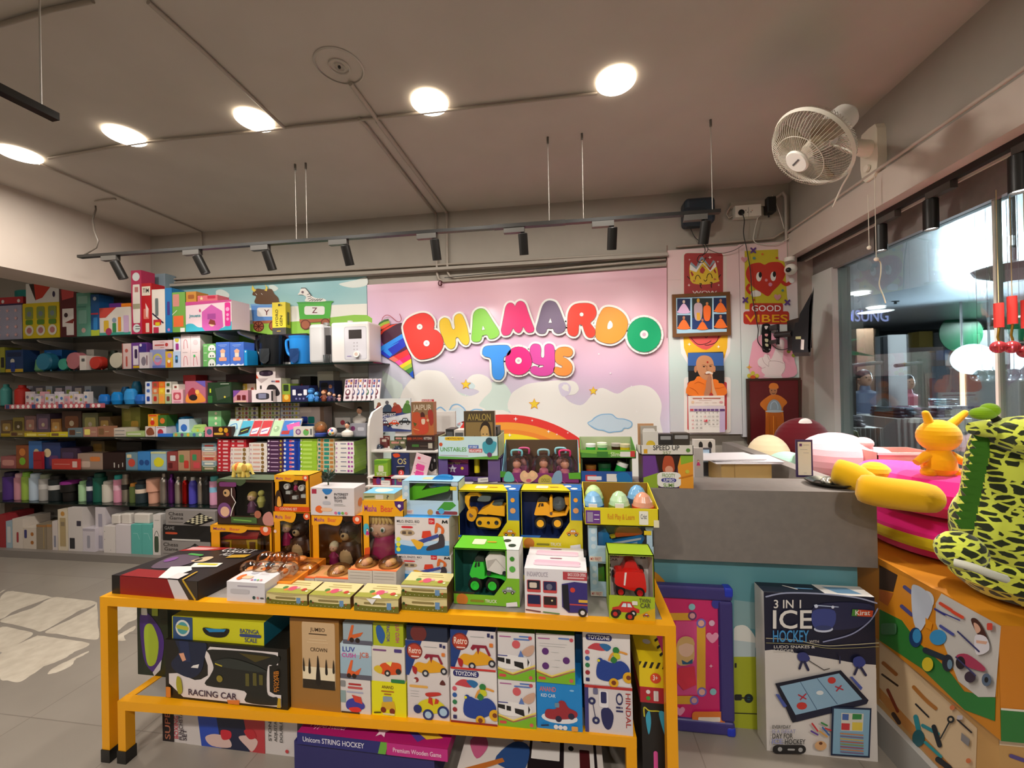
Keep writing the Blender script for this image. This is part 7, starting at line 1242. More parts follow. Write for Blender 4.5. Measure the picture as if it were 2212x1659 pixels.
AM='s a85a90 .03 .06,.1 .35,.1;s 5a7ab8 .04 .6,.08 .85,.08;s 5a7ab8 .04 .45,.14 .85,.14;e c04a58 .88 .1 .05;e d05a60 .5 .25 .11;c e8e4e2 0,.5 .4,.48 .85,.55 .8,.75 .2,.78 0,.72;s 4a4a8a .03 0,.5 .25,.5;p 1c1a1c 0,.54 .18,.55 .18,.65 0,.62;p 1c1a1c .22,.56 .34,.57 .34,.67 .22,.66;p 1c1a1c .44,.6 .68,.62 .7,.76 .45,.7;p 1c1a1c .8,.52 .85,.6 .8,.7;p 5a78b8 .55,.5 .62,.36 .7,.5;c c8a08a .65,.4 .8,.28 .98,.24 .95,.4 .8,.48;c 7ab428 0,.78 .4,.9 1,.74 1,1 0,1;s e8d05a .04 0,.76 .4,.86 1,.66;s b85a30 .02 0,.79 .4,.89 1,.7;R d04a4a .03 .88 .22 .94 .5;e d05a5a .88 .92 .05'
AM2='s a85a90 .03 .06,.1 .35,.1;s 5a7ab8 .04 .6,.08 .85,.08;e c04a58 .92 .1 .05;s bbb .012 .1,.2 .8,.2;s bbb .012 .1,.25 .75,.25;e 5a2a70 .24 .36 .09;e 5a2a70 .78 .52 .09;e 5a2a70 .24 .66 .09;s ccc .015 .4,.36 .58,.36;s ccc .015 .48,.52 .62,.52;s ccc .015 .42,.66 .6,.66;c 7ab428 0,.78 .4,.9 1,.74 1,1 0,1;s e8d05a .04 0,.76 .4,.86 1,.68;s b85a30 .02 0,.79 .4,.89 1,.72;R d04a4a .05 .88 .24 .94 .5;e d05a5a .9 .92 .05'
a=bb(1076,1157,1468,'dcd6d6','lower green and white ambulance box',AM,group='ambulance boxes');bb(1075,1155,1366,'d8d2d2','upper green and white ambulance box',AM,z=TOP(a),group='ambulance boxes',kt='4a7a20')
a=bb(1159,1257,1475,'1a84cc','blue box marked ANAND KID CAR with a red car','t e06a5a ANAND .07 .2 .1 .36;t d8e4f0 KID~CAR .1 .32 .07 .32;e 8ac0e8 .78 .14 .05 .02;e e0e0e4 .5 .74 .4 .12;c 9a2a34 .18,.72 .22,.58 .42,.55 .5,.38 .62,.38 .7,.5 .88,.58 .86,.7 .6,.76 .3,.78;R 6a8aa0 .4 .42 .5 .52;e 2a2440 .48 .76 .07;e 2a2440 .76 .68 .07;e e0e0e4 .42 .93 .05;e e0e0e4 .52 .93 .05;e e0e0e4 .62 .93 .05;R e0a050 .76 .88 .9 .98;s 1a2a4a .03 .1,.92 .25,.9')
bb(1158,1241,1370,'d8d2d0','green and white box back with three purple discs, above the KID CAR box',AM2,z=TOP(a),kt='4a7a20');bb(1243,1258,1370,'10588a','deep blue box edge standing in the gap beside the disc box','',Y=1.55,dep=.08)
a=bb(1263,1366,1482,'d6ced0','white box with a blue tanker lorry turned sideways, marked HINDAL Oil','r 3a3a7a 0 0 .08 1;r b83030 .0 -.02 1 .06;V a83030 HINDAL .86 .12 .1 .72;V 24285a Oil .66 .12 .14 .4;c 24285a .35,.5 .5,.45 .6,.6 .55,.85 .45,.9 .36,.75;R e4e0e4 .3 .1 .5 .45;R 24285a .34 .12 .46 .36;e 24285a .15 .33 .08;e bbb .15 .33 .03;e 24285a .23 .73 .08;e bbb .23 .73 .03;s 24285a .015 .17,.38 .22,.68;R 6a6a8a .18 .05 .28 .18')
bb(1259,1361,1368,'e2dcda','toy train box marked TOYZONE at the right end of the bench',TZN,z=TOP(a)+.002)
# narrow stack on the floor between bench and table leg
NX=dict(Y=1.47,dep=.25)
a=bb(1386,1443,1519,'1a1818','tall black pack with goggles and a pink bar by the right table leg','S c8c030 .05 .1,.14 .1,.05 .3,.08 .7,.08 .9,.15;c 3aa0c0 .15,.15 .3,.08 .35,.2 .25,.32;c 3aa0c0 .65,.1 .85,.08 .95,.2 .9,.34;s d8509a .16 .5,.5 .5,.9;e a0c83a .9 .97 .04',z=0,**NX)
a=bb(1383,1441,1485,'b02430','red box under the yellow warning striped box','e e0d8d8 .3 .3 .08;e 3a9a3a .3 .7 .08;R d8d0d0 .5 .2 .68 .85',z=TOP(a),**NX);zz=TOP(a)
tb(1381,1439,1430,1.47,zz,.28,'e4c81a','yellow box with black warning stripes by the right table leg','p 1c1a14 .0,.18 .0,0 .1,0;p 1c1a14 .12,.24 .22,0 .32,0 .22,.24;p 1c1a14 .36,.24 .46,0 .56,0 .46,.24;p 1c1a14 .6,.24 .7,0 .8,0 .7,.24;p 1c1a14 .84,.24 .94,0 1,0 .98,.24;e d84a28 .6 .62 .2;t f0e8e0 3+ .5 .7 .2 .18','r 1c1a14 .3 .05 .9 .2;e c8c4bc .5 .6 .16;p 1c1a14 .85,.4 1,.35 1,.4 .85,.45;p 1c1a14 .85,.55 1,.5 1,.55 .85,.6;p 1c1a14 .85,.7 1,.65 1,.7 .85,.75;p 1c1a14 .85,.85 1,.8 1,.85 .85,.9')
# ---- on the floor under the bench
x0,x1=-1.755,-1.12;m=MB();m.box(x0,x1,1.47,1.6,0,.19,'d0c8c6');LF(m,x0,x1,1.47,0,.19).draw('r 1c1418 0 0 .09 1;T b06a50 SUPER .06 .95 .04 .8;p 2a4ab0 .22,0 .7,0 .7,1 .25,1;p d0c8c6 .19,0 .26,0 .3,1 .19,1;p b83a40 .58,0 .77,0 .77,1 .66,1;p 1f2440 .4,0 .6,0 .66,1 .45,1;c d8b8b0 .33,.8 .4,.7 .5,.75 .52,.95 .38,.97;c c82a38 .45,.6 .52,.6 .52,.75 .46,.8;c d8b8b0 .58,.7 .66,.65 .72,.75 .68,.98 .64,.9;c b82a34 .62,.55 .68,.5 .71,.65 .66,.72;T c84050 BOXING .125 .9 .03 .5;T 3a2a3a PUNCHSTAND .16 .92 .028 .8;T 3a2a3a SET .19 .92 .028 .25;T 3a3a3a STONE .82 .7 .02 .5;T 3a3a3a ADJUSTABLE .86 .7 .02 .6;T 3a3a3a DOUBLE .9 .7 .02 .45;e c03a40 .93 .88 .012')
tag(m.build('boxing_set_box'),'box marked BOXING PUNCHSTAND SET lying on the floor under the bench','box')
b=tb(636,938,1618,1.40,0,.26,'2e2c66','flat purple box at the bottom of the floor stack under the bench','')
x0,x1=-1.06,-.46;z0,z1=TOP(b),TOP(b)+.045
m=MB();m.box(x0,x1,1.39,1.66,z0,z1,'a01860');LF(m,x0,x1,1.39,z0,z1).draw('r 2a2a70 0 0 .6 1;t e0dce8 Unicorn~STRING~HOCKEY .04 .72 .42 .42;p 6aa83a .57,0 .62,0 .6,1 .55,1;r c02a80 .61 0 1 1;t e8c8d8 Premium~Wooden~Game .65 .7 .36 .31');LT(m,x0,x1,1.39,1.66,z1).draw('p 4a3a8a .45,.35 .95,0 1,.6 .8,.95;p d8b030 .5,.45 .6,.4 .95,.85 .85,.9;p 4a90b8 .6,.4 .75,.25 1,.6 1,.8;p 3a2440 .35,.7 .6,.25 .68,.3 .42,.8;p c8c0a0 .38,.7 .6,.32 .62,.35 .4,.75;t e0a0c0 Hypersteller .06 .9 .1 .25;* e8c8d8 .55 .85 .05;* d8a0c0 .4 .2 .05;* d8a0c0 .15 .15 .04')
tag(m.build('string_hockey_box'),'magenta box marked STRING HOCKEY on the floor stack under the bench','box')
m=MB();m.box(-.43,.1,1.39,1.67,0,.1,'c8c0bc');LT(m,-.43,.1,1.39,1.67,.1).draw('r d4ccc6 0 0 1 1;p b02028 .3,0 1,0 1,.35 .55,.3;t 4a3a3a ENJOY .22 .22 .1 .14;R 1c1418 .48 .15 .96 .98 .05;R dcd6d2 .5 .18 .7 .7 .05;R dcd6d2 .73 .25 .94 .95 .05;R 3a1418 .56 .2 .63 .45;R 4a1418 .84 .5 .91 .9;e 222 .68 .25 .02;e 222 .78 .5 .02;c 4a2418 .05,.25 .12,.15 .2,.3 .14,.45;c c05a80 .04,.55 .12,.42 .18,.6 .12,.8;c c8884a .32,.35 .4,.28 .45,.42 .38,.5;c 2a4a80 .25,.8 .36,.5 .48,.55 .45,.9;p b86a2a .05,.95 .3,.75 .32,.8 .1,1');LF(m,-.43,.1,1.39,0,.1).draw('r b8b0ac 0 0 1 1')
tag(m.build('board_game_box'),'white and red flat game box with two children playing, on the floor','box')
# ================================================================== cash counter
CT=aY(1650,1060,1.79).z;CB=aY(1650,1217,1.79).z;CX0,CX1=-.46,aY(1894,1100,1.79).x
t=thing('cash_counter','grey L-shaped cash counter with a deep front fascia','counter',(.3,2.2,0))
m=MB();m.box(CX0,CX1,1.79,1.81,CB,CT,M_GREY);m.box(CX0,CX1,1.81,2.02,CT-.02,CT,M_GREY);m.box(CX0,CX1,1.81,1.83,CB,CB+.015,M_GREY);m.build('front_fascia',t)
m=MB();m.box(CX1-.075,CX1,2.02,3.2,CB,CT,M_GREY);m.box(CX1-.075,CX1,1.81,2.02,CB,CT-.02,M_GREY);m.build('side_wing',t)
m=MB();m.box(CX0,CX1-.08,2.02,2.7,.80,.82,M_GREY);m.box(CX0,CX0+.02,1.86,2.7,0,.8,M_GREY);m.build('desk_top',t)
m=MB();m.box(CX0,CX1-.05,1.83,1.85,0,CB-.002,'5f96a0');F=PX(m,1400,1180,3.463,1.83)
F.draw('p 86a8ac 640,400 800,420 800,620 640,600;c e0e0da 640,620 680,590 740,600 800,680 800,760 640,720;p b8c8cc 640,700 800,720 800,830 640,830;p a6ae28 640,825 830,825 830,1370 640,1370;p 5f96a0 0,160 640,160 640,830 0,830;s 222 8 640,1245 830,1252;R 222 645 1105 700 1150;e 1c2428 750 1135 34;e 2a5a60 750 1135 14;s 222 10 700,1130 760,1135;R 222 645 870 660 905;c c88a28 30,180 130,270 80,320 20,300')
m.build('mural_panel',t)
GC=CT
def disp(label,name,xl,xr,yt,Y,z,dep,k,art='',kin=None,fr=None,top='',**kw):
 return carton(name,label,kw.pop('cat','display box'),xl,xr,yt,Y,dep,z,k,art,top,**kw)
 # purple stand with the helicopter tray
x0,x1,z1=span(946,1082,990,1.86,GC);t=thing('display_box','purple open display box standing on the counter, holding small toys','display box',((x0+x1)/2,1.93,GC),None);m=MB()
shell(m,x0,x1,1.86,2.0,GC,z1,'5f4a84','2a1418',.16*(x1-x0),.2*(x1-x0),.002,.22*(z1-GC));F=PX(m,940,900,6.9125,1.86,.003);F.draw('p dcd8d4 640,915 790,905 795,970 640,980;s 777 10 680,945 780,940;s e8e0f0 8 810,980 930,975;R 4a3a6a 450 930 560 970');m.build('carton',t)
m=MB();F=Face(MB(),lambda u,v:aY(0,0,1),(0,-1,0));p=lambda u,v,Y:aY(940+u/6.9125,900+v/6.9125,Y)
a,b=p(170,610,1.9),p(495,880,1.9);m.box(a.x,b.x,1.9,1.93,b.z,a.z,'5a1a6a');G=PX(m,940,900,6.9125,1.9);G.draw('p a01c5a 170,640 495,640 495,700 300,690;* c8c0d0 262,780 66;e 5a4a6a 262 795 16;e d8b82a 405 770 22;t d8b82a TOY~TOY 190 710 28 190;s c8486a 8 380,650 490,690');m.build('purple_pack',t)
m=MB();a=p(628,880,1.93);b=p(620,565,1.93);m.cyl((a.x,1.93,GC+.03),(b.x,1.93,z1-.005),.014,'d8c41c');m.build('yellow_tube',t)
x0b,x1b,z1b=span(946,1076,943,1.84,z1);m=MB();T0,T1,zt=x0b,x1b,z1b
m.box(T0,T1,1.84,1.844,z1,zt,'c4dce2');m.box(T0,T0+.003,1.84,2.02,z1,zt,'c8c89a');m.box(T1-.003,T1,1.84,2.02,z1,zt,'c4d0a0');m.box(T0,T1,2.017,2.02,z1,zt+.01,'c8b890');m.box(T0,T1,1.84,2.02,z1,z1+.003,'c8c0a0')
F=LF(m,T0,T1,1.84,z1,zt);F.draw('p 5a9a3a 0,.88 .5,.93 1,.84 1,1 0,1;R e8c02a .12 -.0 .44 .18 .4;t 6a3010 6~MONTHS~&~ABOVE .14 .13 .08 .28;t 5aa048 UNSTABLES .04 .66 .18 .44;e c8502a .05 .35 .03;R 4a6ab8 .51 .38 .68 .52 .1;t f0f0f4 MY~FIRST .53 .5 .08 .13;R c04a50 .52 .54 .74 .7 .1;t f0f0f4 HELICOPTER .53 .68 .1 .2;s b8a0a8 .01 .04,.83 .5,.86;c 3f9ab0 .75,.3 .8,.2 .92,.2 .98,.3 .92,.7 .8,.75 .75,.55;e 6a3a6a .86 .8 .04;e 2a4a58 .86 .2 .06')
tag(m.build('display_tray'),'pale blue open tray marked MY FIRST HELICOPTER on the purple box','tray')
for i,(xl,xr,yt)in enumerate(((963,980,927),(981,1003,929),(1062,1084,922))):tb(xl,min(xr,1075),yt,1.90,z1+.004,.09,('22201e','c8c0b8','2e2a26')[i],'%s dark card packet in the pale blue tray'%ORD[i],'R 555 .1 .1 .9 .4;s ddd .06 .2,.7 .7,.7',name='card_packet')
tb(1002,1068,888,1.87,z1+.004,.025,'4a3a22','upright brown box marked AVALON in the tray','R 8a7040 .06 .24 .94 .98 .02;t a89048 AVALON .12 .2 .14 .76;p 3a2c18 .06,.98 .08,.75 .14,.6 .16,.72 .22,.55 .25,.72 .35,.52 .4,.65 .45,.6 .5,.98;c c8a060 .55,.4 .6,.3 .72,.27 .8,.35 .8,.6 .72,.78 .6,.7;c 2c1c10 .52,.45 .58,.28 .72,.22 .85,.3 .9,.55 .84,.5 .78,.34 .64,.32;e 1c1410 .63 .5 .02;e 1c1410 .75 .5 .02;p c8a060 .6,.7 .8,.7 .8,.98 .6,.98;S 6a3a28 .012 .66,.66 .7,.68 .75,.66',name='board_game_box',side='r c8a890 0 0 1 1')
# carry case display
x0,x1,z1=span(1084,1252,1022,1.86,GC);t=thing('display_tray','blue edged tray of small doll carry cases on the counter','tray',(x0,1.86,GC));m=MB();za=aY(1160,950,1.99).z
m.box(x0,x1,1.86,1.863,GC,z1,'7a2a6a');m.box(x0,x1,1.86,2.0,GC,GC+.003,'5a3a2a');m.box(x0,x1,1.995,2.0,GC,za,'5c4630')
for xx in(x0,x1-.003):m.prism([(xx,1.86,GC),(xx,1.995,GC),(xx,1.995,za),(xx,1.86,z1)],(.003,0,0),'8ac4dc')
F=PX(m,940,900,6.9125,1.86,.003);F.draw('p 3f8a2c 975,810 1060,820 1060,900 975,905;p 5aa82c 1990,840 2170,830 2175,930 2000,930;c 60b0a8 1030,960 1050,850 1090,815 1150,850 1180,960;s c85a9a 8 1200,930 1240,990;s c85a9a 8 1900,960 1950,1000;c d8b088 1270,860 1330,800 1390,840 1440,800 1510,830 1530,900 1400,990 1290,950;e e8b890 1350 870 34;e e8b890 1455 860 34;e c05a70 1400 950 40 25;c b8a84a 1550,920 1650,860 1740,910 1740,1000 1560,1000;t 6a6a20 DOLLS 1590 970 50 120;c 7a9ab8 1740,980 1780,840 1850,800 1890,840 1885,980');m.build('tray',t)
def case(px,Yc,kh,i):
 p=aY(px,1030,Yc);c=Vector((p.x,Yc,GC+.075));r=.058;e=thing('toy_carry_case','clear toy carry case with %s handle holding a small doll, %s'%(('a blue','a pale blue','a pink','a pink','a blue')[i],('front left','middle','front right','behind the left one','at the back right')[i]),'toy case',(p.x,Yc,GC+.004),'doll carry cases')
 m=MB();Q=Matrix.Rotation(PI/2,4,'X');m.lathe([(.001,-.02),(r*.8,-.02),(r,-.008),(r,.008),(r*.8,.02),(.001,.02)],'f4f4fc_t',(p.x,Yc,GC+.004+r*1.15),24,Q@Matrix.Scale(1.15,4,(0,1,0)));m.build('clear_shell',e)
 m=MB();z0=GC+r*2.1;m.tube(crom([(p.x-.024,Yc,z0),(p.x-.022,Yc,z0+.026),(p.x+.022,Yc,z0+.026),(p.x+.024,Yc,z0)],False,5),.005,kh);m.build('handle',e)
 ROOT[e.name]=Vector(e.location);m=MB();z0=GC+.012;m.lathe([(.026,0),(.02,.045),(.008,.055)],'c86a80',(p.x,Yc,z0),10);m.ball((p.x,Yc,z0+.07),.021,'d89a78',10);m.ball((p.x,Yc+.006,z0+.078),.021,'6a3a24',10);m.build('doll',e)
for i,(px,Y,k)in enumerate(((1117,1.885,'7ac0cc'),(1175,1.9,'8ab8c4'),(1221,1.885,'d0286a'),(1133,1.95,'c84a80'),(1212,1.955,'8ac4d0'))):case(px,Y,k,i)
# jar trays
def tray2(label,xl,xr,ya,yb,Y,z,k,kb,art,dep=.13,zb=None):
 x0,x1,z1=span(xl,xr,ya,Y,z);t=thing('display_tray',label,'tray',(x0,Y,z));m=MB();za=aY((xl+xr)/2,yb,Y+dep).z
 m.box(x0,x1,Y,Y+.003,z,z1,k);m.box(x0,x1,Y,Y+dep,z,z+.003,kb);m.box(x0,x1,Y+dep-.003,Y+dep,z,za,kb)
 for xx in(x0,x1-.003):m.prism([(xx,Y,z),(xx,Y+dep,z),(xx,Y+dep,za),(xx,Y,z1)],(.003,0,0),k)
 LF(m,x0,x1,Y,z,z1).draw(art);m.build('tray',t);return x0,x1,z1,t
x0,x1,z1,t=tray2('dark open tray of slime jars standing on the counter',1256,1366,1018,975,1.86,GC,'2f3a24','2a1c14','r 24509a 0 0 1 1;R c8404a .08 .3 .3 .8;R dcdce4 .12 .4 .4 .7;R e0dcd8 .5 .2 .7 .8;c 1a70b0 .7,.2 .9,.1 1,.8 .75,.9')
def jar(px,Y,z,k,kl,label,h=.05,r=.022,tilt=0):
 p=aY(px,960,Y);e=thing('slime_jar',label,'jar',(p.x,Y,z),'slime jars');M=Matrix.Rotation(tilt,4,'Y')
 m=MB();m.lathe([(r*.9,0),(r,.004),(r,h*.75)],k,(p.x,Y,z),16,M);m.build('jar',e)
 m=MB();m.lathe([(r*1.06,h*.75),(r*1.06,h),(.001,h)],kl,(p.x,Y,z),16,M);m.build('lid',e)
jar(1275,1.93,GC+.004,'b8402a_g','8a5a20','red slime jar in the lower dark tray',.07,.025);jar(1305,1.93,GC+.004,'125a2c_g','1a4a2a','dark green slime jar in the middle of the lower tray',.08,.03)
jar(1333,1.91,GC+.02,'1c9a3c_g','e4e2de','tilted green slime jar with white lid in the lower tray',.075,.025,.35)
for q in(0,1):
 p=x0 if not q else x1-.006;m=MB();m.box(p,p+.006,1.86,1.99,z1+.001,GC+.118,'3c4a2c' if not q else '4a5a34');m.build('side_wall',t)
zt=GC+.12;x0,x1,z1,t=tray2('green open tray of slime jars on top of the dark tray',1254,1374,972,943,1.85,zt,'4f8f34','b8c49a','c 7ab83c 0,0 1,0 1,.3 .5,.5 0,.3;t d8e8c0 Slime .55 .75 .5 .2;R e4e0dc .72 .2 .9 .8;R c83a3a .9 .1 .98 .8;R 3a7a2c .3 .2 .5 .8')
for i,(px,Y,k,kl,lb)in enumerate(((1276,1.90,'2fae3a_g','eceae6','bright green jar, front left of the upper tray'),(1300,1.94,'c8c83a_g','e6e4da','yellow green jar, back of the upper tray'),(1301,1.885,'1f9a3c_g','b0d0a0','green jar, middle front of the upper tray'),(1331,1.92,'3a2018_g','b0a8a0','dark brown jar in the upper tray'),(1350,1.895,'d0b81c_g','c8c09a','yellow jar, right front of the upper tray'))):jar(px,Y,zt+.004,k,kl,lb,.055)
# slime display + speed up tray
b=carton('display_box','colourful box marked FROOTY JUMBO SLIME at the counter corner','display box',1389,1497,982,1.81,.12,GC,'4a2a5a','p 6a3a8a 0,0 .25,0 .3,.6 0,.7;p 8aa82c 0,.7 .3,.55 .3,1 0,1;p e0962a .68,0 1,0 1,1 .72,1;p 8ab02c .75,0 1,0 1,.2 .76,.3;p 2a120c .25,0 .76,0 .66,.55 .33,.55;c b04a28 .42,.1 .5,.03 .6,.1 .62,.5 .4,.5;e d89a80 .52 .45 .08;R e8e6e0 .28 .52 .75 .98 .3;t 5a8a1c FROOTY .38 .68 .11 .26;R 3a3a8a .36 .7 .66 .83 .4;t e8e8f0 JUMBO .4 .81 .09 .22;t 5a8a1c SLIME .4 .97 .11 .22;e c8c040 .88 .5 .04;s c87818 .03 .72,.7 .98,.6')
x0,x1,z1,t=tray2('white open tray marked SPEED UP on the slime box',1384,1498,962,960,1.80,TOP(b),'dcd6cc','5a4a3a','R e4e0d8 .18 -.3 .76 .2;t 222 SPEED~UP .24 .5 .5 .5;t 8a9a6a 357 .42 .92 .3 .16;R d8a020 .06 .4 .13 .85;e 5a8a3a .9 .5 .04',.12)
for i,(xl,xr,yt,Y,k)in enumerate(((1378,1412,915,1.90,'c89a70'),(1384,1419,920,1.88,'b0a89c'),(1389,1422,932,1.85,'d8d4cc'),(1424,1452,938,1.84,'2a2624'),(1454,1490,936,1.85,'3a3228'))):
 tb(xl,xr,yt,Y,TOP(b)+.004,.008 if i<3 else .05,k,'%s packet from the left in the white SPEED UP tray'%ORD[i],'R e8e4e0 .1 .1 .9 .9' if i==1 else('e d8b830 .5 .65 .3' if i==2 else('R 9a9a9a .1 .1 .9 .3' if i>2 else '')),name='packet',group='packets in the white tray')
 # wing top: payment stand, dish
p=aY(1738,1013,2.25);t=thing('payment_stand','small purple framed payment sign standing on the counter wing','sign',(CX1-.04,2.05,CT));x0,x1=aY(1720,1000,2.05).x,aY(1756,1000,2.05).x;zt=aY(1738,950,2.05).z
m=MB();m.box(x0,x1,2.05,2.056,CT,zt,'3a2a5a');m.build('frame',t)
m=MB();m.box(x0+.008,x1-.008,2.048,2.05,CT+.01,zt-.01,'e0d8c4');LF(m,x0+.008,x1-.008,2.048,CT+.01,zt-.01).draw('R 5a2a6a .1 .05 .3 .13;s 888 .03 .4,.09 .85,.09;s 999 .03 .15,.23 .7,.23;s 999 .03 .4,.33 .8,.33;s 999 .03 .4,.93 .6,.93');m.build('card',t)
m=MB();p=aY(1808,1042,1.9);m.lathe([(.03,0),(.07,.004),(.095,.018),(.09,.02),(.06,.008),(.001,.006)],'3c3a30_m',(min(p.x,CX1-.1),1.905,CT),28)
for i in range(5):m.ball((min(p.x,CX1-.1)+math.cos(i*1.3)*.022,1.905+math.sin(i*1.3)*.02,CT+.016),.014,'d0d0c8_m',8)
tag(m.build('steel_dish'),'dark round steel dish with foil sweets on the counter corner','dish')
# desk things
DZ=.82;Yd=2.3
t=thing('paper_stack','white papers lying on a brown carton behind the counter','papers',(.85,Yd,DZ));a,b=aY(1558,1000,Yd),aY(1667,1026,Yd);zb=b.z
tb(1558,1667,1002,Yd,.935,.2,'b09058','brown carton under the white papers behind the counter','s 8a6a3a .01 .27,0 .27,1')
zt=aY(1612,1002,Yd).z
m=MB()
for i,(dx,dy,r)in enumerate(((0,0,.05),(.02,.02,-.08),(-.07,.03,.12))):
 M=Matrix.Translation(((a.x+b.x)/2+dx,Yd+.08+dy,zt+.004+i*.007))@Matrix.Rotation(r,4,'Z');m.box(-.17,.17,-.11,.11,0,.005,'d8d4d8',M=M)
o=m.build('sheets',t,origin=t.location)
m=MB();m.box(.52,CX1-.12,2.1,2.6,DZ+.0,.932,'3a3836');m.box(.50,CX1-.11,2.08,2.62,.926,.934,'b8b4ac');tag(m.build('printer'),'grey flat office machine on the desk behind the counter','printer')
a,b=aY(1507,968,2.5),aY(1537,1000,2.5);m=MB();m.box(a.x,b.x,2.5,2.52,DZ,a.z,'3a3c44');F=LF(m,a.x,b.x,2.5,b.z,a.z);F.draw('r 9ab4cc .08 .1 .85 .95;r b8ccdc .2 .25 .75 .9');tag(m.build('small_monitor'),'small screen with a pale blue display behind the slime box','monitor')
a,b=aY(1500,950,2.75),aY(1546,1010,2.75);m=MB();m.box(a.x,b.x,2.75,2.80,0,a.z,'d8d4cc');LF(m,a.x,b.x,2.75,b.z,a.z).draw('e 222 .3 .2 .1 .14;e 222 .75 .2 .1 .14');tag(m.build('white_board'),'white panel with two black ovals behind the small screen','panel')
a,b=aY(1499,968,2.1),aY(1520,1036,2.1);m=MB();m.box(a.x,b.x,2.1,2.12,DZ,a.z,'c8c0bc');LF(m,a.x,b.x,2.1,b.z,a.z).draw('D d8387a .45 .5 .9');tag(m.build('doll_card'),'card with a small pink doll picture beside the slime box','card')
# ================================================================== white rack left of the counter
RYF=1.96;t=thing('wire_rack','white rack with a curved side panel holding hanging packs','rack',(aY(870,1000,RYF).x,2.2,0));W=lambda u,v,Y=RYF:aY(780+u/6.144,850+v/6.144,Y)
xa,xb=W(60,900).x,W(1010,900).x
zt=W(120,262).z;m=MB();q=[(2.14,0),(1.98,0),(1.98,zt-.12),(1.985,zt-.07),(2.0,zt-.03),(2.03,zt),(2.14,zt+.03)]
m.prism([(xa,y,z)for y,z in q],(.012,0,0),'e0dcd8')
m.build('side_panel',t)
m=MB();m.box(xa+.012,xb,2.3,2.32,.1,W(500,300).z,'dcd8d4');m.build('back_panel',t)
SH=[(W(500,1215).z,1.93),(W(500,1105).z,1.95),(W(500,780).z,2.0)]
m=MB()
for z,y in SH:m.box(xa+.012,xb,y,2.3,z-.008,z,'d8d4d0')
m.build('shelf',t)
def rk(u0,u1,v0,v1,Y,k,label,art='',dep=.03,tilt=0,z=None,name='toy_pack',**kw):
 a,b=W(u0,v0,Y),W(u1,v1,Y);zb_=b.z if z is None else z
 m=MB();m.box(a.x,b.x,Y,Y+dep,zb_,a.z,k,kt=kw.get('kt'));F=LF(m,a.x,b.x,Y,zb_,a.z);F.draw(art);return tag(m.build(name),label,'pack',kw.get('group'))
card=rk(172,665,70,505,2.27,'3a4a8a','tall blue header card marked MIGHTIEST MACHINES with toy cars','r e2e6e4 0 0 1 .3;c 8a2a2a .03,.42 .12,.15 .25,.3 .25,.45;c 34465a .22,.42 .3,.2 .45,.2 .5,.42;c 9a3424 .48,.42 .55,.2 .7,.2 .75,.42;c 4a7a30 .78,.42 .85,.15 .98,.2 1,.42;e 8a5a40 .14 .17 .05;e 5a5a60 .36 .12 .05;e a05a40 .58 .18 .05;e 6a9a50 .92 .12 .05;r 141828 0 .4 .6 .5;p d8dce0 .3,.6 1,.44 1,.95 .5,.9;t e8e8ec MIGHTIEST .12 .54 .09 .48;t e8e8ec MACHINES .1 .65 .09 .55;K 4a1c28 .3 .78 .3;K d8481c .55 .75 .28;K 1c2024 .84 .7 .32',.006)
rk(805,965,80,115,2.24,'b8303a','small red header strip above the JAIPUR box','t f0e8e8 MARVEL .05 .85 .7 .85',.004)
zk=SH[2][0]
k1=rk(600,975,640,735,2.02,'2a1c18','dark flat game box with green words under the KITTENS box','R 3a6a2c .2 .3 .45 .6;s 5a4a40 .03 .5,.5 .75,.5;R b0a89a .78 .15 .93 .75',.18,z=zk);z1=W(600,640,2.02).z
k2=rk(605,978,560,640,2.02,'3c1814','dark red flat game box marked EXPLODING KITTENS','t c0502a EXPLODING .22 .65 .35 .35;t e0d8d0 KITTENS .62 .65 .4 .28;R a03a1c .02 .3 .18 .7',.18,z=z1+.001);z2=W(600,560,2.02).z
rk(665,965,115,550,2.03,'b86a38','upright orange game box marked JAIPUR','c 8a6a48 0,0 1,0 1,.3 .5,.4 0,.25;t d8c8b0 JAIPUR .08 .24 .16 .84;c c0502c .05,.4 .3,.3 .5,.5 .4,.95 .1,.9;c a83024 .75,.3 .95,.25 1,.6 .85,.7;c 4a1c14 .42,.36 .5,.3 .6,.36 .6,.48 .45,.48;c c8442a .38,.5 .7,.5 .75,.9 .35,.95;c e0c8b0 .46,.52 .62,.52 .6,.66 .48,.66;e d8b088 .75 .55 .06;p 4a5a28 .08,.6 .25,.65 .15,.75;s e8c070 .02 .1,.8 .35,.85',.05,z=z2+.001)
for i,(u0,u1,v0,v1,Y,k)in enumerate(((180,380,565,720,2.16,'7a3028'),(115,350,590,760,2.1,'6a3030'),(440,610,570,700,2.16,'2f4428'),(380,590,625,760,2.08,'6a6a48'))):
 b_=rk(u0,u1,v0,v1,Y,k,'%s hanging toy car blister pack on the rack upper row'%('rear left','front left','rear right','front right')[i],'R c8887a .1 .1 .6 .3;R d0c0b0 .7 .1 .95 .3;s 1c1414 .04 .5,0 .5,.1',.006,group='car blister packs')
 c=W((u0+u1)/2,(v0+v1)/2+50,Y-.02);m=MB();m.ball(c,(.026,.018,.013),'26304a_g',12);m.ball(c+Vector((0,0,.01)),(.014,.013,.01),'34465a_g',10)
 for s in(-1,1):m.cyl(c+Vector((s*.015,-.018,-.01)),c+Vector((s*.015,-.012,-.01)),.008,'111')
 m.build('toy_car',b_,origin=b_.location);m=MB();m.ball(c,(.034,.022,.024),'f4f4f4_t',12);m.build('clear_blister',b_,origin=b_.location)
z=SH[1][0]
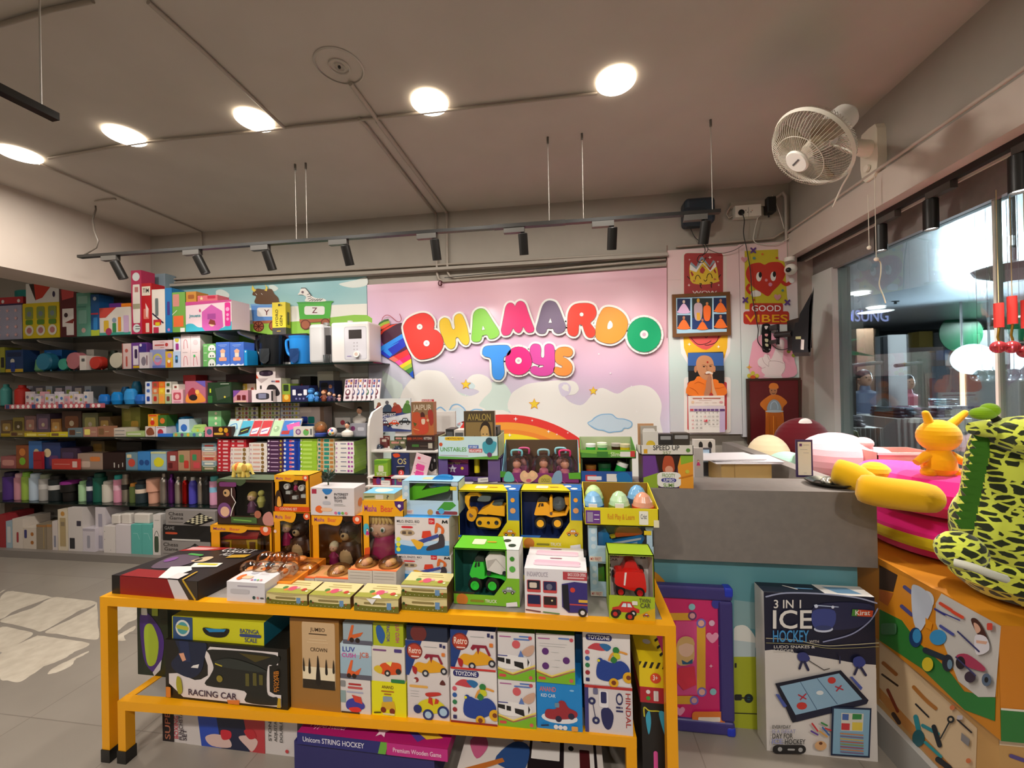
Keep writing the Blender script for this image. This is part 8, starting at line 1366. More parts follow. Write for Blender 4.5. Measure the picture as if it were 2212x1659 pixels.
for i in range(3):rk(175+i*30+(0 if not i else 30),355+i*30,885-i*5,1100,1.96+i*.03,'86b430','%s green card box marked WHITE on the rack'%('front','middle','rear')[i],'p 5f9a24 0,0 1,0 1,.15 0,.3;R d8dcc0 .3 .32 .7 .7;t e8ecd8 WHITE .15 .97 .25 .75' if not i else 'R a8cc60 .2 .2 .8 .6',.028,z=z,group='green card boxes')
rk(90,180,880,1030,2.06,'b05a68','pack with a small red and blue toy car left of the green boxes','K 2a4a8a .5 .8 .9;R e0c8c0 .1 .1 .9 .4',.01,z=z)
rk(400,640,790,1095,2.0,'1e2a5c','dark blue card pack with yellow OS letters','c d8481c .1,.05 .4,.02 .5,.15 .2,.2;t c8b878 OS .35 .5 .25 .5;R 14141c .3 .62 .75 .95 .1;e c83a3a .55 .9 .16;t f0f0f0 2 .5 .95 .12;s e8e8e8 .02 .3,.62 .75,.6',.01,z=z)
M=Matrix.Translation(W(655,1100,1.97))@Matrix.Rotation(.28,4,'Y');w_,h_=(W(880,900,1.97)-W(655,900,1.97)).length*.9,W(600,775,1.97).z-z;m=MB();m.box(0,w_,0,.004,0,h_,'e8c8d0',M=M);F=Face(m,lambda u,v:M@Vector((w_*cl(u),0,h_*(1-cl(v)))),(0,-1,0));F.asp=h_/w_;F.draw('R e0489a .2 .4 .75 .65 .3;R e0489a .25 .68 .8 .92 .3;R d83a5a .15 .12 .35 .22 .5;s c8a0b0 .02 .2,.3 .8,.3;e b03a70 .2 .5 .04;e b03a70 .2 .8 .04');o=m.build('toy_pack');tag(o,'tilted pink blister pack leaning on the rack','pack')
rk(830,1005,800,1060,2.04,'161414','black card pack marked UNO at the right of the rack','c c82a1c .02,.3 .3,.15 .5,.2 .4,.42 .1,.48;t f0d030 UNO .1 .4 .12 .3;t e8e8e8 B .8 .4 .14 .12;s ddd .03 .65,.5 .65,.75;c e0d8d0 .0,.85 .3,.75 .6,.9 1,.75 1,1 0,1',.01,z=z)
z=SH[0][0]
rk(155,400,1105,1215,1.95,'8a1c34','crimson box with purple discs and a price label on the rack','e 5a2a7a .3 .5 .12 .4;e 4a8aa0 .55 .35 .1 .3;R d8d4d0 .45 .4 .95 .95;s 777 .02 .55,.7 .85,.7',.1,z=z);rk(402,545,1110,1210,1.96,'6a2a6a','purple box with yellow letters beside the crimson one','r 2a7a80 .3 0 .45 1;t d8c028 TLE .55 .55 .3 .4',.1,z=z)
# ================================================================== floor-standing boxes by the counter
x0,x1=.768,1.170;zt=.643;m=MB();m.box(x0,x1,1.73,1.81,0,zt,'dcd6d2',kt='191a2c');m.build
F=Face(m,lambda u,v:aY(1380+u/2.517,1000+v/2.517,1.73),(0,-1,0));F.st=.0002
LF(m,x0,x1,1.73,0,zt).draw('r 1a1c34 0 0 1 .41;c dcd6d2 0,.37 .4,.38 1,.43 1,.5 0,.5')
F.o=.003;F.draw('''S a8b0d0 8 690,725 800,705 1000,710 1180,730 1290,760;S 9aa0c8 7 1295,790 1250,860 1150,930 1000,970;c 2a2c50 960,770 1250,765 1255,850 1150,900 970,890;S c8c0a0 4 690,950 850,960 1000,990 1150,985 1300,975;S a8a070 3 690,975 900,985 1050,1005 1300,995
c 3f4a90 945,800 1060,800 1050,890 950,890;e d0d8f0 1000 900 52 18;e 3a4478 1000 893 46 14;s c0d0f0 5 950,770 1080,780;e e0e8ff 960 775 10;e e0e8ff 1050 780 8
t ece8e4 3~IN~1 730 785 44 148;t ece8e4 ICE 725 895 98 212;t 4a9ad8 HOCKEY 725 968 62 195;t d0c8c4 WITH 922 973 14 52;t d8d4d0 LUDO~SNAKES~& 730 1002 15 222;t d8d4d0 LADDER 730 1023 15 108
p d8502a 1155,790 1268,798 1262,832 1150,826;p 4a8a3a 1155,790 1185,792 1180,828 1150,826;t f0ece8 Kirat 1170 822 26 80
c 3a4080 860,1030 900,1025 925,1060 890,1080 860,1060;s 2a2c50 14 880,1075 868,1110;s 2a2c50 14 895,1075 915,1118;s 333 4 915,1065 1000,1118;s 333 4 1000,1118 1030,1110;c 34408a 1160,1055 1200,1045 1225,1080 1190,1110 1160,1090;s 2a2c50 14 1180,1105 1165,1140;s 2a2c50 14 1200,1105 1225,1145;s 2a2c50 8 1085,1045 1085,1080
p 16182c 735,1190 1090,1118 1240,1280 1230,1300 830,1402 820,1385;p 8fb4d0 760,1205 1080,1135 1205,1275 845,1360;p 20223a 845,1360 1230,1270 1230,1300 850,1398;s 3a5a80 3 870,1180 960,1330;s 3a5a80 3 960,1160 1070,1300;e c83a34 1040 1172 22 18;e c83a34 878 1310 28 20;s b83040 7 860,1250 900,1272;s b83040 7 1060,1205 1100,1222;s b83040 7 900,1245 870,1275;s b83040 7 1090,1200 1065,1228;e dfe6ea 975 1238 20 12;p 4a5aa8 735,1245 752,1245 798,1310 780,1318;p 4a5aa8 1135,1150 1150,1150 1205,1210 1195,1225
p 1c2c4a 1040,1312 1253,1320 1243,1588 1032,1575;p 86b0cc 1050,1322 1244,1330 1234,1578 1042,1566;p d8d4c8 1090,1345 1210,1350 1205,1445 1088,1440;p 4a6ab0 1095,1350 1130,1352 1128,1385 1094,1383;p 3a8a4a 1150,1350 1200,1352 1198,1380 1148,1380;p c83a40 1090,1400 1135,1402 1133,1438 1089,1436;p e0c850 1148,1395 1203,1397 1200,1440 1147,1438'''+''.join(';s %s 7 %d,%d %d,%d'%(('c8885a','7a6a90','c8b060','b86a5a','8a9a5a','a05a70')[i%6],1085,1455+i*14,1205,1465+i*14)for i in range(8))+'''
s c83a40 9 930,1400 960,1440;s 5a3a9a 9 925,1440 960,1460;s 3a8a4a 9 980,1395 1010,1410;s d8a050 9 970,1440 1010,1470;s c83a40 9 1000,1425 1030,1435;s 3a6ab0 9 985,1420 1020,1460;e d8a878 975 1518 32 26;e 6a3a20 975 1505 10 8
t 444 EVERYDAY 715 1425 18 100;t 9a9ac0 IS~A~GREAT 715 1450 20 125;t 333 DAY~FOR 715 1478 26 110;t 8a90c8 ICE 712 1506 26 58;t 333 HOCKEY 782 1508 26 110;R 1c1a1c 715 1512 895 1560 .5;e aaa 755 1535 12;e aaa 865 1538 12;s aaa 10 800,1536 830,1537''')
LT(m,x0,x1,1.73,1.81,zt).draw('p dcd8d4 .55,0 1,0 1,1 .58,1;p 6a90b0 .62,.2 .85,.2 .92,.8 .7,.8;s 5a8ab0 .02 .35,.5 .5,.5;s c8c4c0 .02 .25,.3 .35,.6')
tag(m.build('ice_hockey_box'),'tall upright box marked ICE HOCKEY leaning under the counter','box')
# carrom-like board in a padded purple frame
x0,x1,z1,Y=.30,aY(1586,1400,1.775).x,aY(1586,1272,1.775).z,1.775
t=thing('carrom_board','pink printed game board in a padded purple frame, wrapped in film','game board',((x0+x1)/2,Y,0))
m=MB();w=.058
for a,b,c,d in((x0,x1,0,w),(x0,x1,z1-w,z1),(x0,x0+w,w,z1-w),(x1-w,x1,w,z1-w)):m.rbox(a,b,Y,Y+.04,c,d,'3c3478',.012)
m.build('frame',t)
m=MB();m.box(x0+w,x1-w,Y+.012,Y+.03,w,z1-w,'d0286c');F=Face(m,lambda u,v:aY(1380+u/2.517,1000+v/2.517,Y+.012),(0,-1,0))
F.draw('''p d84a8a 200,860 320,860 320,1260 200,1260;r e0a830 150,815 285,855;r e0a830 315,870 362,1250;r e0a830 200,1265 300,1310;e 6a3a6a 290 830 24;e d89aa0 290 830 15;e 7a6ac0 338 870 26;e e8b0a0 338 870 17;e 7a6ac0 342 1243 26;e e8b0a0 342 1243 17;e 7a6ac0 300 1288 24;e d8a0a0 300 1288 15
h e89ab8 398 945 34;e e0b8d0 395 868 16;e 8ac0c8 287 780 18;e 8ac0c8 402 1240 18;e 3a3a9a 420 762 27;+ f0d0e0 440 990 10;+ f0d0e0 390 1100 12;c d8b070 205,980 240,940 290,950 300,1000 290,1080 210,1090;e e8c0a8 255 1005 42 45;c d8b070 212,990 230,950 285,950 300,985 255,975;p 2a5a80 230,1065 260,1080 290,1060 290,1085 260,1090 235,1090;p d83048 215,1110 300,1100 310,1200 240,1230 200,1180;R e07a30 287 1345 465 1425;R e8dcd0 320 1375 440 1400;t c03070 ON~POINT 380 1100 1 1;h e89ab8 220 1340 28''')
m.build('board_face',t)
m=MB()
for xx,zz in((x1-.02,z1-.02),(x1-.02,.02)):m.rbox(xx-.018,xx+.022,Y-.003,Y+.043,zz-.022,zz+.022,'2438c0',.012)
m.build('corner_pad',t)
# ================================================================== ledge by the window: scooter boxes and plush toys
LX,LY,SZ_=1.235,1.348,.1405
sb=MB();sb.box(1.25,1.84,1.37,2.05,SZ_,.43,'c89a5c');F=PXX(sb,1900,1150,3.26,1.25)
F.draw('''p dcc09a 0,770 200,930 690,1380 680,1659 520,1659 0,1180;p c88a48 0,1170 420,1659 520,1659 0,1090;S 3a2418 14 20,1000 130,1080;s 8a3a20 22 60,1110 130,1260;s 3a2018 30 100,1280 140,1340;S a8662c 26 30,920 120,1000;S b0702c 26 245,1090 330,1180 400,1240
S 1c1c24 12 260,1210 350,1300;s 2a8a98 34 260,1300 300,1480;e 1a5a64 280 1450 44 60;s 2a8a98 24 310,1360 420,1420;s 1c2028 34 390,1370 430,1500;s 2a98a0 22 330,1480 440,1580;s 1c2028 40 420,1600 500,1659;s 1a2226 10 440,1450 510,1320;e 222 512 1318 26;e c8b090 512 1318 12;s 2a2426 12 560,1320 660,1410;p 8a8688 590,1410 650,1460 640,1510 585,1465;e d87848 525 1235 18;e d87848 640 1610 18;R c8c0c8 560 1290 600 1320''')
Fr=LF(sb,1.25,1.84,1.37,SZ_,.43);Fr.draw('S a8662c .07 .05,.5 .4,.5;s 2a2426 .03 .4,.3 .6,.45;s b83020 .05 .5,.7 .6,.6;r e0c8a8 0 0 1 .1;s 5a4a8a .02 .05,.2 .3,.35')
tag(sb.build('scooter_box'),'cream and brown scooter box on the ledge, under the tricycle box','box')
sb=MB();sb.box(LX,1.85,LY,2.25,.4305,.769,'c8801c');F=PXX(sb,1900,1150,3.26,LX)
F.draw('''p d88a1c 0,240 440,420 850,650 830,1160 0,740;p 2f7a34 0,540 160,620 260,760 480,960 600,1120 820,1165 815,1330 600,1250 300,960 0,760;p 3a2418 0,230 130,300 100,420 0,400;p b8642a 0,400 100,430 60,520 0,480;p c8c4c0 440,430 860,660 820,1160 700,1160 560,1050 500,900 400,640 400,500
s 4a4a88 26 180,385 250,440;s 4a4a88 26 160,520 230,580;e d8dce4 330 480 60 70;c c8d0e0 230,400 260,370 340,420 380,520 330,640 280,700 240,600;p e09018 330,600 380,640 370,690 330,670;e 1a3a6a 260 740 46 70;e 3a90c8 270 730 30 50;e 3a90c8 420 740 60 55;s 2a3440 40 330,830 500,900;e 2a2c38 490 920 40 60;e 6a8aa0 505 930 18 34;s 3a3c8a 14 400,540 470,580;s 4a5098 20 440,660 530,720;e d8c028 350 930 40 50;R 4a7a58 20 640 130 720
s d84a2c 22 440,500 520,550;s d84a2c 22 530,560 600,600;s 3a3c8a 8 420,550 580,620;c 4a2a20 660,620 700,610 750,680 790,790 720,740;c d8a890 680,640 710,650 730,690 700,710;c dcd8e0 690,730 770,740 790,830 700,860;p d8a890 700,760 780,770 770,790 700,780;s 3a3a6a 12 570,700 720,840;c a83a58 560,870 640,860 760,950 740,980 600,930;e 2a2024 590 920 34 46;e 5a6a80 775 1040 34 46;e 222 775 1040 14 20;e 3a2a38 660 1020 40 40;R d84a3a 780 640 820 690;s 3a3a6a 10 560,880 700,1010''')
LF(sb,LX,1.85,LY,.4305,.769).draw('r d8841c 0 0 1 .72;r 2f7a34 0 .72 1 1;R dcd8cc .3 .15 1 .35;R 2a7a34 .3 .08 .9 .16;s 5a4a8a .05 .2,.45 .4,.48;e d8c828 .45 .42 .05;s e8e0d0 .01 0,.72 1,.72;R d8d4cc .1 .8 .4 .9')
tag(sb.build('tricycle_box'),'orange and green tricycle box stacked on the scooter box by the window','box')
BX=.770
def plush(name,label,loc):return thing(name,label,'soft toy',loc)
# two pink round loungers
for i,(z,h,lb)in enumerate(((BX,.17,'lower bright pink round plush cushion with a yellow stripe'),(BX+.171,.165,'upper bright pink round plush cushion under the yellow plush'))):
 c=Vector((1.53,1.96,z));t=plush('plush_cushion',lb,c);m=MB();R_=.28 if not i else .31
 m.lathe([(R_*.55,0),(R_*.85,h*.08),(R_,h*.35),(R_*.98,h*.65),(R_*.8,h*.93),(R_*.5,h*1.0),(.001,h*1.0)],'ea2288_f',c,36,sx=.72);m.build('cushion',t)
 if not i:
  m=MB();m.lathe([(R_*.985,h*.28),(R_*1.004,h*.36),(R_*1.006,h*.5),(R_*.995,h*.56)],'d8c41c_f',c,36,sx=.72);m.build('stripe',t)
  m=MB();a=math.atan2(-.9,.5);p=c+Vector((math.cos(a)*R_*.68,math.sin(a)*R_*.93,h*.78));m.ball(p,(.045,.02,.022),'d8c41c_f',12);m.build('spot',t)
ZP=BX+.333
m=MB();W=lambda px,py,Y:aY(px,py,Y)
m.tube(crom([tuple(W(1850,1052,1.68)),tuple(W(1900,1062,1.65)),tuple(W(1960,1070,1.63)),tuple(W(2022,1078,1.63))],False,5),[.03,.048,.053,.055]+[.056]*8+[.055,.053,.05,.04],'eeb414_f',18)
tag(m.build('plush_roll'),'long yellow plush roll lying across the upper pink cushion','soft toy')
m=MB();m.tube(crom([tuple(W(1800,1016,1.90)),tuple(W(1830,1025,1.87)),tuple(W(1862,1040,1.84)),tuple(W(1885,1040,1.84))],False,5),[.035,.05,.055,.056,.056,.057,.058,.058,.058,.058,.057,.055,.05,.045,.04,.03],'d8aa10_f',16);m.ball(W(1890,1022,1.95),(.06,.055,.05),'f0b01c_f',14)
tag(m.build('plush_roll'),'bent mustard yellow plush limb behind the steel dish','soft toy')
# plain yellow plush animal seen from behind
c=W(2030,1078,1.84);c.z=BX+.334;t=plush('plush_toy','plain yellow plush animal sitting on the upper pink cushion',c)
m=MB();s=.8;m.lathe([(.05*s,0),(.068*s,.03*s),(.062*s,.08*s),(.04*s,.13*s)],'f2a60c_f',c,20)
for q in(-1,1):m.ball(c+Vector((q*.055,-.01,.012))*s,.026,'f2a60c_f',10);m.tube([c+Vector((q*.05,0,.095))*s,c+Vector((q*.11,-.01,.06))*s],[.02,.014],'f2a60c_f',10)
m.build('body',t)
m=MB();m.ball(c+Vector((0,0,.195))*s,(.07,.062,.066),'f4ae10_f',22)
m.tube([c+Vector((-.035,0,.25))*s,c+Vector((-.055,0,.31))*s],[.017,.012],'f4ae10_f',12);m.ball(c+Vector((-.055,0,.31))*s,.012,'f4ae10_f',10)
m.tube([c+Vector((.045,0,.24))*s,c+Vector((.12,0,.31))*s],[.018,.012],'f4ae10_f',12);m.ball(c+Vector((.12,0,.31))*s,.012,'f4ae10_f',10)
m.build('head',t)
# open pink carton, plush heap behind the wing
x0,x1=W(1896,1000,2.30).x,W(2090,1000,2.30).x;x1=min(x1,1.86);zt=W(1980,978,2.3).z
m=MB();w=.004;m.box(x0,x1,2.3,2.3+w,SZ_,zt,'ecb4a8');m.box(x0,x1,2.48,2.48+w,SZ_,zt,'ecb4a8');m.box(x0,x0+w,2.3,2.48,SZ_,zt,'e8aca0');m.box(x1-w,x1,2.3,2.48,SZ_,zt,'e8aca0');m.box(x0-.002,x1+.002,2.295,2.299,zt-.012,zt,'f0e8e0')
tag(m.build('pink_carton'),'open pale pink carton on the window ledge behind the pink cushions','box')
def fluff(name,label,px,py,Y,r,k,z0=None,extra=()):
 c=W(px,py,Y);t=plush(name,label,(c.x,c.y,c.z-r[2]));m=MB();m.ball(c,r,k,24);m.build('body',t)
 for nm,dx,dz,rr,kk in extra:m=MB();m.ball(c+Vector((dx,-r[1]*.5,dz)),rr,kk,14);m.build(nm,t)
 return c
fluff('plush_toy','large fluffy pale pink plush on the ledge behind the payment sign',1805,990,2.55,(.20,.17,.15),'f2bcc4_f',extra=(('ear',.09,.10,(.05,.04,.035),'f4c8c8_f'),('muzzle',.16,.02,(.07,.08,.06),'f2b8bc_f'),('bow',.12,.04,(.04,.04,.03),'f0e0dc_f')))
fluff('plush_toy','cream plush with a paper tag behind the counter wing',1660,992,2.95,(.14,.12,.17),'e6d4b0_f',extra=(('paper_tag',.05,.07,(.03,.01,.02),'e8e4d0'),))
fluff('plush_toy','small mint green plush beside the cream one',1700,1003,2.7,(.11,.09,.08),'a8d8c0_f')
fluff('plush_toy','dark red plush with a white label in front of the portrait',1732,955,3.0,(.18,.09,.17),'5a0c18_f',extra=(('white_label',.0,.13,(.045,.01,.04),'e8e4e0'),))
m=MB();m.box(1.24,1.84,2.5,3.09,SZ_,.88,'b8b0a8');tag(m.build('storage_carton'),'grey carton on the ledge carrying the fluffy plush toys','box')
# spotted giraffe plush
mt=bpy.data.materials.new('m_giraffe');mt.use_nodes=True;nt=mt.node_tree;b=nt.nodes['Principled BSDF'];b.inputs['Roughness'].default_value=.95;b.inputs['Sheen Weight'].default_value=.4;b.inputs['Specular IOR Level'].default_value=.1
tc=nt.nodes.new('ShaderNodeTexCoord');mp=nt.nodes.new('ShaderNodeMapping');mp.inputs['Scale'].default_value=(1,1,1.7);vo=nt.nodes.new('ShaderNodeTexVoronoi');vo.feature='DISTANCE_TO_EDGE';vo.inputs['Scale'].default_value=27;vo.inputs['Randomness'].default_value=.85
nz=nt.nodes.new('ShaderNodeTexNoise');nz.inputs['Scale'].default_value=20;mxv=nt.nodes.new('ShaderNodeMix');mxv.data_type='RGBA';mxv.inputs[0].default_value=.03
nt.links.new(tc.outputs['Object'],mp.inputs[0]);nt.links.new(mp.outputs[0],mxv.inputs[6]);nt.links.new(nz.outputs['Color'],mxv.inputs[7]);nt.links.new(mp.outputs[0],nz.inputs[0]);nt.links.new(mxv.outputs[2],vo.inputs['Vector'])
rp=nt.nodes.new('ShaderNodeValToRGB');rp.color_ramp.elements[0].position=.125;rp.color_ramp.elements[0].color=rgb('e2ee5a');rp.color_ramp.elements[1].position=.155;rp.color_ramp.elements[1].color=rgb('2c3420');nt.links.new(vo.outputs['Distance'],rp.inputs[0]);nt.links.new(rp.outputs[0],b.inputs[0])
MATS['giraffe']=mt
c=Vector((1.585,1.52,BX));t=plush('plush_giraffe','large neon yellow plush giraffe with black spots and a green mane at the right edge',c)
m=MB();m.lathe([(.14,0),(.25,.015),(.30,.06),(.305,.12),(.28,.19),(.20,.25),(.001,.27)],'giraffe',c,36,sy=.62)
m.tube(crom([tuple(p)for p in(Vector((1.63,1.5,BX+.12)),W(2180,1150,1.5),W(2175,1080,1.48),W(2172,1010,1.46),W(2176,955,1.44),W(2195,932,1.42))],False,5),[.19,.18,.17,.16,.15,.138,.128,.12,.113,.108,.104,.1,.097,.094,.092,.09,.088,.085,.082,.08,.077,.074,.072,.07,.066,.05],'giraffe',28)
m.ball(W(2075,1190,1.42),(.06,.06,.06),'giraffe',16);m.build('body',t)
m=MB();h0=W(2185,940,1.40);m.ball(h0+Vector((.03,-.02,0)),(.085,.10,.06),'giraffe',22);m.build('head',t)
m=MB();m.tube([W(2150,935,1.40),W(2120,925,1.40),W(2098,925,1.40)],[.018,.026,.018],'giraffe',12);m.build('ear',t)
m=MB();m.tube([W(2160,915,1.42),W(2146,900,1.42),W(2140,892,1.42)],[.014,.010,.008],'1c1a18_f',10);m.ball(W(2124,893,1.42),(.035,.025,.02),'8ab81c_f',14);m.ball(W(2138,886,1.42),(.022,.025,.022),'8ab81c_f',12);m.build('horn',t)
m=MB()
for i in range(12):
 py=945+i*17;px=2122-i*3.6;q=W(px,py,1.42);s=.026
 m.add([q+Vector(v)for v in((-s*1.1,0,s*.5),(s*.9,-.006,s*.75),(s*.9,-.006,-s*.55),(-s*.3,0,-s*.6),(-s*.5,.012,0),(s,.012,0))],[(0,3,2,1),(0,1,5,4),(4,5,2,3),(0,4,3),(1,2,5)],'3f7a1c_f')
m.build('mane',t)
m=MB();m.tube(crom([tuple(W(*p))for p in((2062,1215,1.335),(2100,1225,1.31),(2140,1240,1.30),(2170,1250,1.31))],False,4),.012,'d8d8c8_f',8);m.build('belly_seam',t)
fluff('plush_toy','pale round plush behind the giraffe at the right edge',2235,985,1.9,(.11,.1,.1),'d8d0c0_f')
# solid hanging ornaments standing in for a reflection on the glass
for i,(px,yt,yb)in enumerate(((2157,655,760),(2186,640,760),(2216,648,770))):
 a=W(px,yt,1.95);b_=W(px,yb,1.95);t=thing('ornament_reflection','%s red tassel ornament with a glass ball hanging at the window'%('first','second','third')[i],'ornament',b_,'red tassel ornaments');m=MB()
 m.cyl((a.x,a.y,2.29),a,.0015,'c8b080',n=6);m.build('string',t)
 L=a.z-b_.z;m=MB();m.cyl(a,a-Vector((0,0,L*.5)),.015,'d83a34',n=10);m.build('tassel',t);m=MB();m.tube([a-Vector((0,0,L*.5)),a-Vector((.006,0,L*.7)),a-Vector((0,0,L*.8))],.004,'c8a040_m');m.build('gold_chain',t);m=MB();m.ball(b_+Vector((0,0,.02)),.026,'d84a50_j',14);m.build('glass_ball',t)
 # ================================================================== mall hall seen through the glass
def ob(name,x0,x1,y0,y1,z0,z1,k):m=MB();m.box(x0,x1,y0,y1,z0,z1,k);return struct(m.build(name))
OC=bpy.data.materials.new('m_hall_ceiling');OC.use_nodes=True;b=OC.node_tree.nodes['Principled BSDF'];b.inputs['Base Color'].default_value=rgb('9a9fa6');b.inputs['Roughness'].default_value=.32;b.inputs['Specular IOR Level'].default_value=.8
ob('floor',2.0,14,-5,14,-.12,-.02,'b0aca8');ob('ceiling',2.0,14,-5,11.8,2.75,2.85,OC)
ob('ceiling',2.0,14,11.8,14,4.2,4.3,'3a3a3c')
ob('wall_front',2.0,14,13.9,14,0,4.3,'4a4c50');ob('wall_side',13.9,14,-5,14,0,4.3,'54565a');ob('wall_partition',1.96,2.0,3.5,14,0,4.3,'8a8c8c')
def P_(px,py,Y):return aY(px,py,Y)
def ld(px,py,Z=2.75):
 p=aZ(px,py,Z);t=thing('ceiling_light','round ceiling light in the hall outside, %s'%('nearer' if py<640 else 'farther'),'ceiling light',(p.x,p.y,Z-.01));m=MB();m.lathe([(.001,-.012),(.12,-.012),(.13,0)],'fff4ec_e',(p.x,p.y,Z),24);m.build('diffuser',t);lamp('AREA',(p.x,p.y,Z-.03),25,(.95,.97,1),.24)
ld(1853,632);ld(1891,663)
m=MB();p=aZ(1934,650,2.75);m.cyl(p,p-Vector((0,0,.05)),.02,'3a3a3c');m.box(p.x-.05,p.x+.05,p.y-.01,p.y+.01,2.735,2.75,'3a3a3c');tag(m.build('sprinkler'),'small dark sprinkler on the hall ceiling outside','sprinkler')
m=MB();F=Face(m,lambda u,v:aZ(u,v,2.748),(0,0,-1),.001);F.text('aab0e8_s','SAMSUNG',1794,694,24,125);  # glowing letters on the hall ceiling imitate a reflection in the glass
tag(m.build('sign_reflection'),'faint lavender lit letters on the hall ceiling outside','sign')
def post(px0,py0,py1,w,Y,k,label,name='post',cat='post',px1=None):
 a=aY(px0,py0,Y);b=aY(px1 if px1 else px0,py1,Y);b.x=a.x;r=w/853*Y*1.2/2
 m=MB();m.box(a.x-r,a.x+r,Y-r,Y+r,max(b.z,-.02),a.z,k);tag(m.build(name),label,cat)
post(1923,725,1000,26,5.2,'b8b8bc','pale square pillar in the hall outside','hall_pillar','pillar');post(1909,728,1000,6,5.0,'23242a','thin black pole before the pale pillar outside')
post(1838,790,1000,8,4.6,'2c2826','dark barrier post outside, nearer the corner pillar');post(1992,775,1000,8,4.8,'2c2826','dark barrier post outside, right of the pale pillar')
post(1856,712,900,24,8.4,'5a4434','brown tree-like column far outside','column','column')
for a,b,lb in((1837,1903,'left'),(1935,1992,'right')):
 p,q=aY(a,790,4.6),aY(b,783,4.8);m=MB();m.cyl(p,q,.02,'2c2826');tag(m.build('barrier_rail'),'%s dark horizontal barrier rail outside'%lb,'rail')
def glow(px,py0,py1,w,Y,lb):
 a,b=aY(px,py0,Y),aY(px,py1,Y);m=MB();m.box(a.x-w,a.x+w,Y,Y+.02,-.02,a.z,'ffc890_e');tag(m.build('light_strip'),lb,'light strip')
glow(1884,715,830,.02,9,'vertical warm light strip left of the pale pillar outside');glow(2079,790,865,.03,8,'vertical warm light strip under the bright lamp outside')
m=MB();a,b=aY(1872,795,9),aY(1886,798,9);m.box(a.x,b.x,9,9.02,b.z-.02,a.z,'ffc890_e');tag(m.build('light_strip'),'short horizontal warm light strip outside','light strip')
for i,(px,py,w)in enumerate(((2078,777,.15),(2137,780,.11))):
 c=aY(px,py,7.6);m=MB();m.rbox(c.x-w,c.x+w,7.5,7.6,c.z-.08,c.z+.08,'e8f0ff_e',.05);m.cyl(c+Vector((0,0,.1)),(c.x,c.y,2.75),.015,'b0b0b0');tag(m.build('bright_lamp'),'%s dazzling white lamp in the hall outside'%('larger','smaller')[i],'lamp');lamp('AREA',(c.x,7.45,c.z),(150,90)[i],(.75,.88,1),.5,(3.2,2.5,2.0))
def slab(label,px0,px1,py0,py1,Y,k,dep=.3,name='hall_panel',cat='panel'):
 a,b=aY(px0,py0,Y),aY(px1,py1,Y);m=MB();m.box(a.x,b.x,Y,Y+dep,-.02,a.z,k);return tag(m.build(name),label,cat)
slab('white low wall far outside behind the railings',1786,1842,765,800,9.2,'c8c8c4');slab('dark green shop front far outside at the upper left',1786,1900,715,765,10.5,'1c2a22');slab('grey shop front with a green round sign outside',2040,2200,716,762,10,'8a8e92')
m=MB();c=aY(2076,720,9.95);m.lathe([(.001,-.02),(.42,-.02),(.42,0)],'1f6a48',c,28,Matrix.Rotation(PI/2,4,'X'),smooth=False);tag(m.build('round_sign'),'dark green round sign on the grey shop front outside','sign')
slab('ochre panel below the hall ceiling edge outside',1985,2015,716,752,10.2,'a8904a');slab('dark shop interior behind the clothes tables outside',1786,1935,800,868,8.9,'2e2c2c');slab('grey shop interior right of the pale pillar outside',1935,2040,752,868,9.8,'5a4e4c');slab('bluish grey wall under the bright lamps outside',2042,2200,790,868,9.0,'5c6672')
for i,(px,yt)in enumerate(((1800,800),(1812,790),(1826,805))):
 m=MB();c=aY(px,775,6.5)
 m.tube([c,(c.x,6.5,-.02)],.04,'4a3a28')
 for q in range(7):a=q*.9;m.poly([c,c+Vector((math.cos(a)*.25,.02,math.sin(a)*.2+.12)),c+Vector((math.cos(a)*.6,.04,math.sin(a)*.35+.02)),c+Vector((math.cos(a)*.26,.02,math.sin(a)*.2+.05))],'1f5a38')
 if i==0:tag(m.build('palm_leaves'),'dark green palm leaves outside beyond the corner pillar','plant')
for x_,y_ in((4,4),(5.5,8),(9,9.5),(8,5)):lamp('AREA',(x_,y_,2.7),85,(.95,.97,1),.5)  # area lights without fixtures, added to brighten the hall
# heaps of clothes on draped tables
random.seed(11)
def clothes_table(px0,px1,py,Y,n,label):
 a,b=aY(px0,py,Y),aY(px1,py,Y);h=a.z
 t=thing('clothes_table',label,'table',((a.x+b.x)/2,Y+.3,-.02));m=MB();m.box(a.x,b.x,Y,Y+.7,-.02,h,'a8a4a0')
 for i in range(12):x=a.x+(b.x-a.x)*i/12;m.tube([(x,Y-.006,h),(x+.01,Y-.014,h*.4),(x,Y-.01,0)],.012,'a09c98',6)
 m.build('table_cloth',t)
 for i in range(n):
  x=a.x+.12+(b.x-a.x-.24)*i/max(1,n-1);m=MB();k=random.choice(('2a2c3c','4a4c5a','8a5a78','34343a','b8b4bc','5a6a7a','2a2a2e','a8486a','6a8a94'))
  z=h
  for q in range(3):sp=(b.x-a.x-.24)/(n-1)*.46;m.rbox(x-sp+random.uniform(0,.03),x+sp-random.uniform(0,.03),Y+.05+random.uniform(0,.06),Y+.5,z,z+.035,k,.016);z+=.036
  tag(m.build('folded_clothes'),'pile of folded clothes, %s from the left on the %s'%((ORD+['thirteenth'])[i],label.split(',')[0]),'clothes','folded clothes outside')
clothes_table(1782,1908,925,4.2,5,'left draped table outside, left of the pale pillar');clothes_table(1936,2100,905,4.6,6,'middle draped table outside, right of the pale pillar')
clothes_table(1790,1905,880,6.6,5,'far left draped table outside, near the railings');clothes_table(1940,2090,878,7.2,6,'far right draped table outside, under the warm strip')
